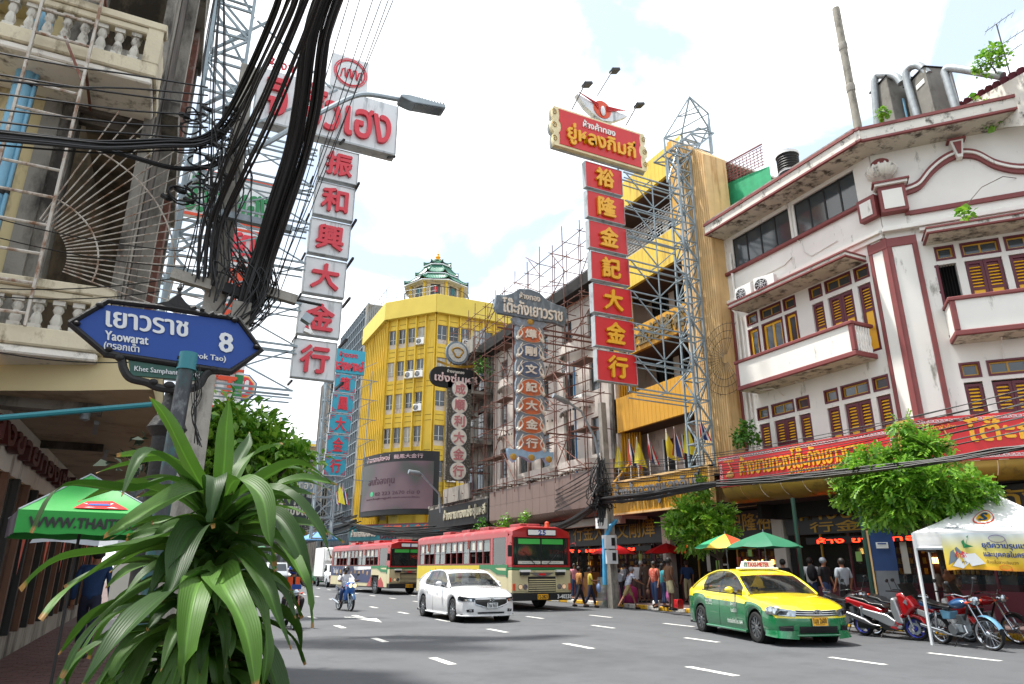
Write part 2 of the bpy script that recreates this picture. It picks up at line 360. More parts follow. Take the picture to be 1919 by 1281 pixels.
# raised pavers of the near left pavement
b = B()
for i in range(26):
 for j in range(60):
  x = -3.6+i*.18+(j % 2)*.09; y = 9+j*.2
  if x < .9: b.box(x+.008,x+.172,y+.008,y+.192,.13,.146+random.random()*.004)
tag(b.build('paver_field',mat('red_paver','5a3f3c',.85,var=.3,vs=5,bump=.2,bs=50)),kind='stuff')
def FR(loc,org,dx):
 """facade frame: local x along dx, local y into the building, z up; coordinates relative to the thing at loc"""
 dx = V((dx[0],dx[1],0)).normalized(); dy = V((-dx.y,dx.x,0))
 M = MX((( dx.x,dy.x,0,org[0]-loc[0]),(dx.y,dy.y,0,org[1]-loc[1]),(0,0,1,org[2]-loc[2]),(0,0,0,1)))
 return M
def wall_open(b,x0,x1,z0,z1,y0,y1,ops,m=None):
 xs = sorted({x0,x1,*[v for o in ops for v in o[:2] if x0 < v < x1]}); zs = sorted({z0,z1,*[v for o in ops for v in o[2:4] if z0 < v < z1]})
 for j in range(len(zs)-1):
  run = None
  for i in range(len(xs)-1):
   cx,cz = (xs[i]+xs[i+1])/2,(zs[j]+zs[j+1])/2
   hole = any(o[0] < cx < o[1] and o[2] < cz < o[3] for o in ops)
   if not hole: run = (run[0] if run else xs[i],xs[i+1])
   if (hole or i == len(xs)-2) and run: b.box(run[0],run[1],y0,y1,zs[j],zs[j+1],m); run = None
def shutter(par,M,x0,x1,z0,z1,y=.05,solid=.62):
 """one maroon shutter leaf with yellow louvres above and a yellow panel below"""
 b = B(M); w = .08 if x1-x0 < .45 else .095; zm = z0+(z1-z0)*solid
 for r in ((x0,x0+w,z0,z1),(x1-w,x1,z0,z1),(x0+w,x1-w,z0,z0+w),(x0+w,x1-w,z1-w,z1),(x0+w,x1-w,zm-w/2,zm+w/2)):
  b.box(r[0],r[1],y,y+.05,r[2],r[3])
 o = b.build('shutter',m_dkmaroon,par)
 b = B(M); b.box(x0+w,x1-w,y+.02,y+.04,z0+w,zm-w/2); b.build('shutter_panel',m_shutter,o)
 b = B(M); z = zm+w/2+.01; b.box(x0+w,x1-w,y+.045,y+.05,zm+w/2,z1-w,m_dkmaroon)
 while z < z1-w-.04:
  b.add([(x0+w,y+.005,z),(x1-w,y+.005,z),(x1-w,y+.04,z+.048),(x0+w,y+.04,z+.048)],[(0,1,2,3)],m_shutter); z += .1
 b.build('louvres',None,o)
def casement(par,M,x0,x1,z0,z1,panes=1,fm=None,fw=.05,y=.06,name='window',outer=None):
 b = B(M); fm = fm or m_frame
 if outer:
  for r in ((x0-.06,x0,z0-.06,z1+.06),(x1,x1+.06,z0-.06,z1+.06),(x0,x1,z0-.06,z0),(x0,x1,z1,z1+.06)): b.box(r[0],r[1],-.02,y+.05,r[2],r[3],outer)
 for r in ((x0,x0+fw,z0,z1),(x1-fw,x1,z0,z1),(x0+fw,x1-fw,z0,z0+fw),(x0+fw,x1-fw,z1-fw,z1)): b.box(r[0],r[1],y,y+.05,r[2],r[3],fm)
 for k in range(1,panes):
  xx = x0+(x1-x0)*k/panes; b.box(xx-fw/2,xx+fw/2,y+.003,y+.047,z0+fw,z1-fw,fm)
 o = b.build(name,None,par);
 for k in range(panes):
  a,c = x0+(x1-x0)*k/panes,x0+(x1-x0)*(k+1)/panes
  b = B(M); b.box(a+fw/2,c-fw/2,y+.02,y+.03,z0+fw/2,z1-fw/2); b.build('pane',m_glassg,o)
 return o
# ---------------------------------------------------------------- the white and maroon corner building
LC = (19,12.3,0)
wb = thing('corner_building','white corner building with maroon trim and yellow louvred shutters above the red sign','building',LC)
FA = FR(LC,(19,19.1,0),(0,-1)); FB = FR(LC,(19,12.3,0),(.656,-.755))
XA = [(.78,1.28),(1.48,2.44),(2.60,3.10),(3.77,4.25),(4.43,5.40),(5.58,6.07)]
XB = [(1.27,1.73),(1.94,2.88),(3.05,3.99),(4.2,4.7)]
opsA = [(a,c,z0,z1) for a,c in XA for z0,z1 in ((10.36,10.76),(7.9,10.17),(6.68,7.08),(4.3,6.5))] + [(.45,3.35,12.88,14.2),(3.6,6.15,12.88,14.2)]
opsB = [(a,c,z0,z1) for a,c in XB for z0,z1 in ((10.40,10.79),(7.9,10.2),(6.68,7.09),(4.3,6.53))]
b = B(FA); wall_open(b,0,6.78,3.9,14.9,0,.22,opsA); b.build('wall',m_white,wb)
b = B(FB); wall_open(b,.02,9,3.9,14.9,0,.22,opsB); b.build('wall',m_white,wb)
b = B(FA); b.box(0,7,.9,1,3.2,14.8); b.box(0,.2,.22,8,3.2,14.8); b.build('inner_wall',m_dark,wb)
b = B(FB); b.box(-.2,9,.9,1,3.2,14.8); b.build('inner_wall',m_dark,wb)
b = B(FA); b.box(-.02,7,-.9,7,14.9,15.0); b.build('roof_slab',m_conc,wb)
for M_,XS,zt,nm in ((FA,XA,10.17,'A'),(FB,XB,10.2,'B')):
 for i,(a,c) in enumerate(XS):
  dbl = c-a > .7
  for z0,z1 in ((10.36,10.76),(6.68,7.08)):
   casement(wb,M_,a+.03,c-.03,z0+.03,z1-.03,2 if dbl else 1,m_frame,.045,.05,outer=m_dkmaroon)
  for z0,z1 in ((7.9,zt),(4.3,6.5)):
   if M_ is FA and i < 3 and z0 > 7:
    casement(wb,M_,a+.04,c-.04,z0,z1-.04,2 if dbl else 1,m_shutter,.09,.05,'french_window',outer=m_dkmaroon); continue
   if M_ is FB and i == 0 and z0 > 7:   # open leaf folded back over the pilaster, barred opening
    b = B(M_)
    for k in range(6): b.tube([(a+.05+k*.075,.1,z0),(a+.05+k*.075,.1,z1)],.008,4)
    b.build('window_bars',m_black,wb); shutter(wb,M_ @ MX.Translation((a,-.03,0)) @ MX.Rotation(radians(-25),4,'Z') @ MX.Translation((-a,0,0)),a-.42,a-.01,z0,z1,-.02); continue
   if dbl: shutter(wb,M_,a+.02,(a+c)/2-.005,z0,z1-.02); shutter(wb,M_,(a+c)/2+.005,c-.02,z0,z1-.02)
   else: shutter(wb,M_,a+.02,c-.02,z0,z1-.02)
# ribbon windows of the top floor
for a,c,k in ((.45,3.35,4),(3.6,6.15,4)):
 b = B(FA)
 for i in range(k+1): xx = a+(c-a)*i/k; b.box(max(a,xx-.03),min(c,xx+.03),.05,.1,12.9,14.18)
 b.box(a+.03,c-.03,.055,.095,12.9,12.96); b.box(a+.03,c-.03,.055,.095,14.12,14.18); o = b.build('ribbon_window',m_black,wb)
 for i in range(k):
  b = B(FA); b.box(a+(c-a)*i/k+.02,a+(c-a)*(i+1)/k-.02,.07,.08,12.95,14.13); b.build('pane',m_glassg,o)
# string courses, pilasters, cornices
def trim(M,x0,x1,y0,z0,z1,m=m_maroon,name='trim',y1=.01): b = B(M); b.box(x0,x1,y0,y1,z0,z1); return b.build(name,m,wb,bev=.012,seg=1)
trim(FA,.0,6.2,-.14,12.72,12.84); trim(FA,0,6.78,-.1,11.35,11.5,m_white,'string_course'); trim(FA,0,6.78,-.2,11.5,11.62,m_white,'string_course')
trim(FB,.95,9,-.16,11.35,11.47,m_white,'string_course'); trim(FB,-.05,9,-.24,11.48,11.62,m_white,'string_course')
for x0,x1 in ((6.2,6.32),(6.68,6.86)): trim(FA,x0,x1,-.06,3.9,11.34,name='pilaster')
trim(FA,6.32,6.68,-.035,3.9,11.34,m_white,'pilaster_panel'); trim(FA,6.2,6.86,-.07,10.98,11.3)
for x0,x1 in ((.0,.14),(.70,.84)): trim(FB,x0,x1,-.065,3.9,11.3,name='pilaster')
trim(FB,.14,.70,-.035,3.9,11.3,m_white,'pilaster_panel'); trim(FB,.0,.84,-.07,11.0,11.3)
trim(FA,.0,.12,-.05,3.9,11.3,name='pilaster')
def relief(M,pts,w,y0,m,name='moulding'):
 b = B(M); P = [V((x,0,z)) for x,z in pts]; pp = []; qq = []
 for i,p in enumerate(P):
  d = (P[min(i+1,len(P)-1)]-P[max(i-1,0)]).normalized(); n_ = V((-d.z,0,d.x)); pp.append(p+n_*w/2); qq.append(p-n_*w/2)
 vs = []
 for p,q in zip(pp,qq): vs += [(p.x,y0,p.z),(q.x,y0,q.z),(p.x,.01,p.z),(q.x,.01,q.z)]
 fs = []
 for i in range(len(P)-1):
  a = 4*i; c = a+4; fs += [(a+1,c+1,c,a),(a,c,c+2,a+2),(a+3,c+3,c+1,a+1)]
 fs += [(0,2,3,1),(len(vs)-4,len(vs)-3,len(vs)-1,len(vs)-2)]
 b.add(vs,fs); return b.build(name,m,wb)
crv = [(v.x,v.z) for v in catmull([(.8,0,12.93),(1.2,0,13.05),(1.58,0,13.45),(2.0,0,13.75),(2.4,0,13.86),(2.85,0,13.72),(3.3,0,13.25),(3.9,0,12.95),(4.6,0,12.93)],6)]
relief(FB,crv,.1,-.12,m_maroon); relief(FB,[(x,z-.09) for x,z in crv],.07,-.16,m_white); relief(FB,[(x,z-.19) for x,z in crv],.13,-.10,m_maroon)
relief(FB,[(.8,12.05),(9,12.05)],.14,-.08,m_maroon); relief(FB,[(.74,12.0),(.74,12.75)],.12,-.09,m_maroon)
b = B(FB); b.prism([(2.22,14.15),(2.58,14.15),(2.47,13.55),(2.33,13.55)],-.26,0,m_white); b.prism([(2.29,14.08),(2.51,14.08),(2.44,13.66),(2.36,13.66)],-.29,-.25,m_maroon)
b.box(2.15,2.65,-.3,0,14.15,14.22,m_maroon); b.build('keystone',None,wb)
b = B(FB); b.box(.02,.78,-.3,.0,12.1,13.0,m_maroon); b.box(.12,.68,-.325,-.3,12.2,12.85,m_white); b.box(-.06,.86,-.4,0,13.0,13.08,m_white); b.box(-.12,.92,-.45,0,13.08,13.14,m_maroon); b.build('pedestal',None,wb)
b = B(FA); b.box(6.22,6.84,-.22,0,12.1,12.86,m_maroon); b.box(6.32,6.72,-.245,-.22,12.2,12.72,m_white); b.build('pedestal',None,wb)
b = B(FB); pr = [(.12,13.14),(.16,13.2),(.1,13.28),(.3,13.4),(.42,13.55),(.44,13.66),(.36,13.76),(.16,13.84),(.15,13.92),(.24,13.97),(.2,14.02),(.02,14.06)]
vs_n = 24; b.lathe(pr,vs_n,(.25,-.1,0),m_peel); o = b.build('urn',None,wb)
b = B(FB); b.lathe([(.2,13.84),(.27,13.96),(.2,14.02)],16,(.25,-.1,0)); b.build('urn_lip',m_maroon,o)
for k in range(14):
 a = 2*pi*k/14; b = B(FB); b.tube([(.25+r*cos(a),-.1+r*sin(a),z) for r,z in ((.28,13.4),(.42,13.52),(.455,13.66),(.37,13.78))],.035,5); b.build('urn_rib',m_peel,o)
# eaves: projecting slab with fascia round both faces
def slab(M,x0,x1,y0,z0,z1,e0=0,e1=0,top=.1,bot=.07,m=m_peel,nm='eaves',under=m_soffit,mt=None):
 mt = mt or m_maroon
 b = B(M); b.prism([(0,0)]*0 or [(x0,z0+bot),(x1,z0+bot),(x1,z1-top),(x0,z1-top)],y0+.03,.0,m); o = b.build(nm,None,wb)
 b = B(M); b.box(x0-.03,x1+.03,y0-.02,.0,z1-top,z1); b.build('coping',mt,o); b = B(M); b.box(x0-.02,x1+.02,y0,.0,z0,z0+bot); b.build('lower_edge',mt,o)
 b = B(M); b.box(x0+.05,x1-.05,y0+.1,-.002,z0-.012,z0); b.build('soffit',under,o); return o
slab(FA,0,7.25,-1.0,14.36,14.86); slab(FB,-.42,9,-1.0,14.352,14.853)
slab(FA,.87,6.05,-1.0,10.86,11.06,top=.05,bot=.05,nm='window_hood'); slab(FB,1.0,6,-.9,10.9,11.1,top=.05,bot=.05,nm='window_hood')
def balcony(M,x0,x1,d,z0,z1,endwin):
 b = B(M); b.box(x0+.05,x1-.1,-d+.03,-d+.12,z0+.16,z1-.12,m_white); b.box(x0+.03,x0+.11,-d+.12,-.01,z0+.16,z1-.12,m_white); o = b.build('balcony',None,wb)
 b = B(M); b.box(x0,x1,-d,.0,z0,z0+.16); b.build('floor_edge',m_maroon,o,bev=.03)
 b = B(M); b.box(x0+.06,x1-.06,-d+.08,-.01,z0-.015,z0); b.build('soffit',m_soffit,o)
 b = B(M); b.box(x0-.02,x1+.02,-d-.03,-d+.14,z1-.12,z1); b.box(x1-.12,x1+.02,-d+.14,0,z1-.12,z1); b.box(x0-.02,x0+.12,-d+.14,0,z1-.12,z1); b.build('rail',m_maroon,o,bev=.03)
 for xx in (x0+.02,x1-.14):
  b = B(M); b.box(xx,xx+.14,-d,-d+.14,z0+.16,z1-.12); b.build('corner_post',m_maroon,o,bev=.02)
 for k in range(6):
  for xx in ((x1-.07,) if x0 < 2 and M is FA else (x0+.07,)):
   y = -d+.24+k*(d-.3)/6; b = B(M); b.lathe([(.035,z0+.18),(.05,z0+.3),(.03,z0+.45),(.055,z0+.6),(.03,z0+.8),(.045,z1-.14)],8,(xx,y,0)); b.build('baluster',m_white,o)
balcony(FA,.88,5.9,1.0,7.64,8.76,1); balcony(FB,1.15,7,.9,7.68,8.84,0)
# downpipes, conduits
b = B(FA); b.tube([(.35,-.08,11.4),(.35,-.08,13.6)],.05,8); b.tube([(.35,-.08,11.6),(.2,-.25,11.3),(.35,-.1,11.0),(.35,-.08,5.2)],.05,8); b.tube([(.55,-.06,10.8),(.55,-.06,5.2)],.03,6); b.build('downpipe',m_white,wb)
b = B(FA); b.tube([(.6,-.03,12.0),(2.9,-.03,12.05),(3.3,-.03,12.2),(3.35,-.03,11.3)],.02,5); b.tube([(3.75,-.03,12.7),(3.8,-.03,12.2),(4.1,-.03,11.9),(5.2,-.03,12.0)],.015,5)
b.tube([(3.47,-.04,14.3),(3.47,-.04,12.9),(3.7,-.04,12.6)],.025,5); b.build('conduit',m_white,wb)
for M_,pts in ((FA,[(3.0,-.4,7.55),(3.0,-.1,7.5),(3.0,-.03,7.2)]),(FA,[(1.6,-.6,7.55),(2.1,-.5,7.52),(2.1,-.03,7.3)]),(FB,[(2.3,-.5,7.6),(2.35,-.1,7.55),(2.35,-.03,7.1)])):
 b = B(M_); b.tube(pts,.018,5); b.build('conduit',m_white,wb)
def aircon(loc,rz,label,nm='air_conditioner',s=1,group=None,par=None):
 t = thing(nm,label,'air conditioner',loc,rz,group)
 b = B(); b.box(-.4*s,.4*s,-.15*s,.15*s,0,.62*s); b.build('casing',m_bwhite,t,bev=.02)
 b = B(); b.lathe([(.24*s,-.162*s),(.25*s,-.15*s)],20,(-.12*s,0,.31*s),ax='y'); o = b.build('fan_grille',m_dark,t)
 b = B()
 for k in range(3): b.lathe([((.08+.07*k)*s,-.172*s),((.09+.07*k)*s,-.165*s)],20,(-.12*s,0,.31*s),ax='y',cap=False)
 for k in range(8): b.beam((-.12*s,-.17*s,.31*s),(-.12*s+.24*s*cos(k*pi/4),-.17*s,.31*s+.24*s*sin(k*pi/4)),.012*s,.012*s)
 b.build('guard',m_signwhite,o); return t
aircon(tuple(V((18.5,17.75,11.07))),-pi/2,'white air conditioner with round fan on the window hood, nearer the yellow pillar',group='air conditioners on the window hood')
t = aircon(tuple(V((18.5,16.75,11.07))),-pi/2+.3,'second white air conditioner on the hood, turned slightly, nearer the corner pilaster',group='air conditioners on the window hood')
# things on the roof
def roofthing(name,label,cat,bb,m,loc): t = tag(bb.build(name,m),label,cat); return t
b = B(); c = at(1521-40,330,X=18.15); b.lathe([(.36,0),(.38,.1),(.36,.12)]+[(.36+.03*(k % 2),.12+.05*k) for k in range(1,12)]+[(.36,.74),(.4,.78),(.4,.9),(.3,.98)],20,(0,0,0)); o = b.build('roof_drum',m_black); o.location = (18.35,at(1481,330,X=18.35).y,14.86)
tag(o,'black ribbed drum with pale lid standing on the maroon eaves of the white building','drum');
b = B(); b.lathe([(.375,.1),(.385,.18)],20); b.lathe([(.41,.8),(.41,.9)],20); q = b.build('band',m_tarp,o)
p0 = at(1606,225,X=19.6); p1 = at(1566,16,X=19.6)
b = B(); b.tube([(0,0,-.8),(0,0,(p1.z-p0.z)/2),(0,0,p1.z-p0.z)],.13,12); o = b.build('flue_pipe',mat('flue_cement','8d897e',.8,var=.15,vs=6,dirt=('5d594f',.4,4,.4))); o.location = p0; tag(o,'tall bare cement flue pipe rising above the eaves of the white building','flue pipe')
for z in (1.2,3.0):
 b = B(); b.lathe([(.14,z),(.15,z+.05),(.15,z+.25),(.14,z+.3)],12); b.build('collar',m_conc,o)
m_roofbox = mat('cement_board','74726b',.8,var=.15,vs=4,dirt=('565249',.3,3,.5)); m_duct = mat('duct_metal','9aa0a2',.45,.5,var=.2,vs=5)
for i,(xa,xb,yt,lab) in enumerate(((1655,1708,152,'grey cement duct box on the roof, the left and lower of two'),(1722,1788,135,'grey cement roof duct box with a white label, the right and taller of two'))):
 pa = at(xa,210,X=21.5); pb = at(xb,210,X=21.5); pt = at((xa+xb)/2,yt,X=21.5); w = pa.y-pb.y
 t = thing('duct_box',lab,'duct box',(21.5,(pa.y+pb.y)/2,14.9),-pi/2-.35,'duct boxes on the roof of the white building'); h = pt.z-14.9
 b = B(); b.prism([(-w/2,0),(w/2,0),(w/2*.92,h),(-w/2,h*.97)],-.5,.5,m_roofbox); b.build('box',None,t,bev=.01,seg=1)
 b = B(); b.box(-w/2-.03,w/2*.95+.02,-.53,.53,h,h+.04); b.build('lid',m_dark,t)
 if i: b = B(); b.box(.0,.4,-.52,-.5,h-.55,h-.38); b.build('label_plate',m_bwhite,t)
 for dx in ((-.2,-.38) if i else ()):
  b = B(); b.tube([(dx-w/2+.1,-.55,0),(dx-w/2+.1,-.55,h*.85)],.04,8); b.build('thin_pipe',m_pvc,t)
for pth,lab in (([(1645,235),(1640,150),(1655,140),(1678,142),(1690,155)],'thick bent galvanised duct looping into the left roof box'),([(1722,225),(1700,150),(1703,128),(1722,122),(1740,138)],'thick bent galvanised duct looping between the two roof boxes'),([(1793,205),(1776,150),(1772,132),(1790,127),(1880,142)],'galvanised duct leaving the right roof box towards the maroon roof')):
 P_ = [at(x,y,X=21.0) for x,y in pth]; b = B(); b.tube([tuple(p-P_[0]) for p in catmull(P_,5)],.13,10); o = b.build('roof_duct',m_duct); o.location = P_[0]; tag(o,lab,'duct','ducts on the white building roof')
# roof of red tiles at the far right and the aerial
t = thing('tiled_roof','dark maroon corrugated roof edge behind the parapet at the right','roof',(21.5,8.5,15)); b = B()
pa = at(1800,195,X=21.5)-V((21.5,8.5,15)); pb = at(1935,120,X=20.5)-V((21.5,8.5,15))
for k in range(14):
 p = pa.lerp(pb,k/13*1.4); b.tube([p+V((0,0,0)),p+V((4,2,2.5))],.12,6)
b.build('corrugated_sheet',m_dkmaroon,t); b = B(); b.add([pa+V((0,0,-.1)),pb+V((0,0,-.1)),pb+V((0,0,-2)),pa+V((0,0,-1))],[(0,1,2,3)]); b.build('gable',m_peel,t)
o = thing('tv_aerial','thin black television aerial against the sky above the maroon roof','aerial',at(1888,120,X=21.5)); b = B(); L0 = at(1888,120,X=21.5)
b.tube([(0,0,-1),at(1868,45,X=21.5)-L0],.02,5)
for px,py,n_ in ((1868,45,5),(1885,78,7),(1885,103,4)):
 q = at(px,py,X=21.5)-L0; b.tube([q+V((0,.35,0)),q-V((0,.5 if n_ < 7 else 1.3,-.05))],.012,4)
 for k in range(n_): s_ = q+V((0,.3-k*.2,0)); b.tube([s_-V((.2,0,.25)),s_+V((.2,0,.25))],.006,4)
b.build('aerial_mast',m_black,o)
# ---------------------------------------------------------------- red gold-shop boards and canopy
def board(name,label,pA,pB,z0,z1,m,th=.12,tilt=0,cat='sign'):
 pA = V(pA); pB = V(pB); t = thing(name,label,cat,(pA.x,pA.y,z0),atan2(pB.y-pA.y,pB.x-pA.x)); w = (pB-pA).xy.length
 b = B(); b.box(0,w,0,th,0,z1-z0); b.build('panel',m,t); return t,w,z1-z0
pA = at(1347,856,X=17.5); pA = (17.5,19.0,0); pB = (18.12,12.5,0)
t,w,h = board('shop_sign','long red gold-lettered sign with meander border, left of the ochre post',pA,pB,4.22,5.3,m_red)
def meander(par,w,h,m,s=.11,e=.05):
 b = B(); y0,y1 = -.012,-.003
 def run(f,n):
  for i in range(n):
   for r in ((0,.9,0,.12),(0,.12,0,.8),(.3,.9,.68,.8),(.78,.9,.3,.8),(.35,.78,.3,.42)): f(i,r)
 nx = int(w/s); sx = w/nx
 run(lambda i,r: b.box(sx*(i+r[0]),sx*(i+r[1]),y0,y1,h-e-s*.9+r[2]*s*.9,h-e-s*.9+r[3]*s*.9),nx)
 run(lambda i,r: b.box(sx*(i+r[0]),sx*(i+r[1]),y0,y1,e+r[2]*s*.9,e+r[3]*s*.9),nx)
 nz = int((h-2*e-2*s)/s)
 for X0 in (e,w-e-s):
  for i in range(nz):
   for r in ((0,.9,0,.12),(0,.12,0,.8),(.3,.9,.68,.8),(.78,.9,.3,.8)): b.box(X0+s*r[0],X0+s*r[1],y0,y1,e+s+i*s+r[2]*s,e+s+i*s+r[3]*s)
 return b.build('border',m,par)
def crane(par,cx,cz,s,m=None):
 b = B(); b.tube([(cx+.1*s,-.02,cz+.15*s),(cx+.22*s,-.03,cz+.45*s),(cx+.05*s,-.03,cz+.7*s),(cx-.02*s,-.03,cz+.95*s),(cx-.15*s,-.03,cz+1.0*s)],[.1*s,.07*s,.05*s,.05*s,.03*s],6)
 b.ball((cx,-.02,cz),(.42*s,.04,.28*s),14,8)
 for k in range(5): b.ball((cx-.3*s+.1*k*s,-.03,cz-.1*s+.12*s*(k % 2)),(.16*s,.03,.1*s),8,5)
 return b.build('bird_emblem',m or mat('emblem_gold','c08a4e',.5),par)
meander(t,w,h,m_signwhite); letters('lettering','ห้างขายทองโต๊ะกังเยาวราช',.95,5.55,.33,.98,0,m_gold,t,.012,.03); letters('lettering','สำนักงานใหญ่',2.9,4.6,.14,.34,0,m_gold,t,.003,.015)
crane(t,.5,.4,.42); crane(t,6.0,.4,.42); letters('lettering','ตราหัวช้าง',.25,.7,.83,.93,0,m_gold,t,0,.01)
q0 = V((18.10,11.85,0)); q1 = q0+V((.656,-.755,0))*7
t,w,h = board('shop_sign','red sign with large gold Thai letters at the right edge above the white tent',q0,q1,4.22,5.42,m_red)
meander(t,w,h,m_signwhite); letters('lettering','โต๊ะกังเยาวราช',1.15,6.0,.48,1.1,0,m_gold,t,.014,.03); letters('lettering','สำนักงานใหญ่',2.35,4.3,.22,.44,0,m_gold,t,.003,.015)
letters('lettering','ตราหัวช้าง',.35,.95,.85,1.0,0,m_gold,t,0,.01); crane(t,.65,.42,.45)
b = B(); b.box(18.08,18.3,12.0,12.42,3.7,5.45); tag(b.build('canopy_post',mat('gold_post','b8964a',.5)),'ochre post standing between the two red gold shop signs','post')
# rolled metal canopy under the boards: a row of curved panels
m_can = mat('canopy_metal','a08238',.4,.3,var=.1,vs=1,dirt=('6e5a2c',.3,1.3,.6))
t = thing('metal_canopy','ochre rolled-metal canopy under the red gold shop signs','canopy',(17.5,19,3.3))
def canrun(a,c,n):
 for k in range(n):
  p = V(a).lerp(V(c),k/n); q = V(a).lerp(V(c),(k+1)/n); d = (q-p).normalized(); nn = V((-d.y,d.x,0))*1; nn = nn if nn.x > 0 else -nn
  p = p+d*.01; q = q-d*.01; b = B(MX.Translation(V((-17.5,-19,-3.3))))
  b.grid(lambda u,v: (p.lerp(q,u)+nn*(.05+.9*(1-cos(v*pi/2)))+V((0,0,4.2-.5*sin(v*pi/2)-.0))),1,8,flip=True)
  b.build('canopy_panel',m_can,t)
canrun((17.5,19.0,0),(18.12,12.4,0),8); canrun((18.1,11.9,0),tuple(q1),8)
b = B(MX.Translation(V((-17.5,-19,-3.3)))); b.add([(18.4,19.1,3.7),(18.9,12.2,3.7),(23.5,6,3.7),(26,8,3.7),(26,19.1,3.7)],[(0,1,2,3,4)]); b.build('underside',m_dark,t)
# ---------------------------------------------------------------- ground-floor gold shops
def shopfront(label,Y0,Y1,X,zt,text1,text2,led,back=3.5):
 t = thing('gold_shop_front',label,'shop front',(X,Y1,0),-pi/2); w = Y1-Y0
 b = B(); b.box(0,w,.0,.1,2.75,zt,m_dark); b.box(0,.25,0,.1,.14,2.75,m_dark); b.box(w-.25,w,0,.1,.14,2.75,m_dark)
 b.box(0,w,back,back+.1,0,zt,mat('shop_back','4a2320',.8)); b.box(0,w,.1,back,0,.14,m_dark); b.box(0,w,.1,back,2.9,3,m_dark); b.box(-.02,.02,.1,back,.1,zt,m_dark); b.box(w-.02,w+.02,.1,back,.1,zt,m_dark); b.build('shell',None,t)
 b = B(); b.box(.05,w-.05,-.12,.0,2.62,zt-.1); o = b.build('sign_board',mat('lacquer_black','16120f',.4,var=.2),t)
 if text1: letters('lettering',text1,w*.08,w*.92,3.1 if text2 else 2.9,zt-.2,-.12,m_golddark,o,.01,.02)
 if text2: letters('lettering',text2,w*.12,w*.9,2.68,3.02,-.12,m_golddark,o,.006,.02)
 b = B(); b.box(w*.1,w*.9,-.2,-.12,2.28,2.5); o = b.build('message_strip',m_black,t)
 if led: letters('lettering',led,w*.15,w*.8,2.3,2.48,-.2,m_led,o,.004,.004)
 n = max(3,int(w/1.1))
 for k in range(n+1):
  b = B(); x = .25+(w-.5)*k/n; b.box(x-.03,x+.03,.02,.08,.14,2.7); b.build('mullion',m_golddark if k % 2 else m_dkmaroon,t)
 for k in range(n):
  if k == n//2: continue
  b = B(); b.box(.28+(w-.5)*k/n,.22+(w-.5)*(k+1)/n,.045,.055,.9,2.6); b.build('window_pane',m_shopglass,t)
  b = B(); b.box(.28+(w-.5)*k/n,.22+(w-.5)*(k+1)/n,.0,.12,.14,.9); b.build('stall_riser',m_dkmaroon,t)
 for k in range(n):     # lit counters with trays of gold
  x = .3+(w-.6)*k/n; c = B(); c.box(x+.1,x+(w-.6)/n-.1,1.2,1.7,.14,1.05,m_dkmaroon); c.box(x+.12,x+(w-.6)/n-.12,1.22,1.68,1.05,1.3,m_glassg); o = c.build('counter',None,t)
  c = B(); c.box(x+.15,x+(w-.6)/n-.15,1.24,1.28,1.26,1.29); c.build('counter_light',m_lampon if k % 3 else m_coolon,o)
  c = B()
  for i in range(3):
   for j in range(5):
    if random.random() < .7: c.box(x+.15+.16*j,x+.15+.16*j+.1,back-.1,back-.05,1.3+.35*i,1.3+.35*i+.2,(m_gold,m_paper,m_golddark,m_lampon)[int(random.random()*3.25)])
  c.build('wall_display',None,t)
 c = B(); c.box(w*.1,w*.45,1.5,1.56,2.82,2.86,m_lampon); c.box(w*.55,w*.9,2.2,2.26,2.82,2.86,m_coolon); c.build('ceiling_light',None,t)
 for k in range(5):
  x = .5+random.random()*(w-1); c = B(); c.box(x,x+.22,.035,.04,1.2+random.random()*.9,1.5+random.random()*.8); c.build('notice',(m_paper,m_pgreen,m_red)[k % 3],t)
 return t
m_shopglass = mat('shop_glass','9fb0b0',.03,var=0,trans=.92,alpha=.25); m_paper = mat('paper','c9c6ba',.7,var=.05); m_pgreen = mat('paper_green','9cc56e',.7)
shopfront('dark gold shop front with gold Thai and Chinese lettering behind the red scooter and tent',9.4,18.9,20.4,3.75,'ห้างขายทองโต๊ะกัง','行金大記文剛燁','ห้าง ขาย ทอง โต๊ะกัง')
shopfront('shop front with stone piers behind the small tree, under the yellow fascia',19.2,25.6,20.6,3.75,'行金大金記隆裕','','ขาย ทอง ยู่')
shopfront('dark shop front with gold characters behind the bus and pole, under the brown cladding',25.8,39,20.6,3.95,'เยาวราช 行金大記文剛燁','','โต๊ะ กัง เยาว ราช')
shopfront('dark shop front at the far right beyond the tent',1.0,9.2,21.2,3.7,'โต๊ะกังเยาวราช','','')
for y,l_ in ((25.6,'grey stone pier between the shop fronts, behind the blue conduit of the right pole'),(19.0,'grey stone pier between the shop fronts, right of the small street tree')):
 b = B(); b.box(20.3,20.8,y,y+.55,.14,3.8); tag(b.build('stone_pier',m_pink),l_,'pier')
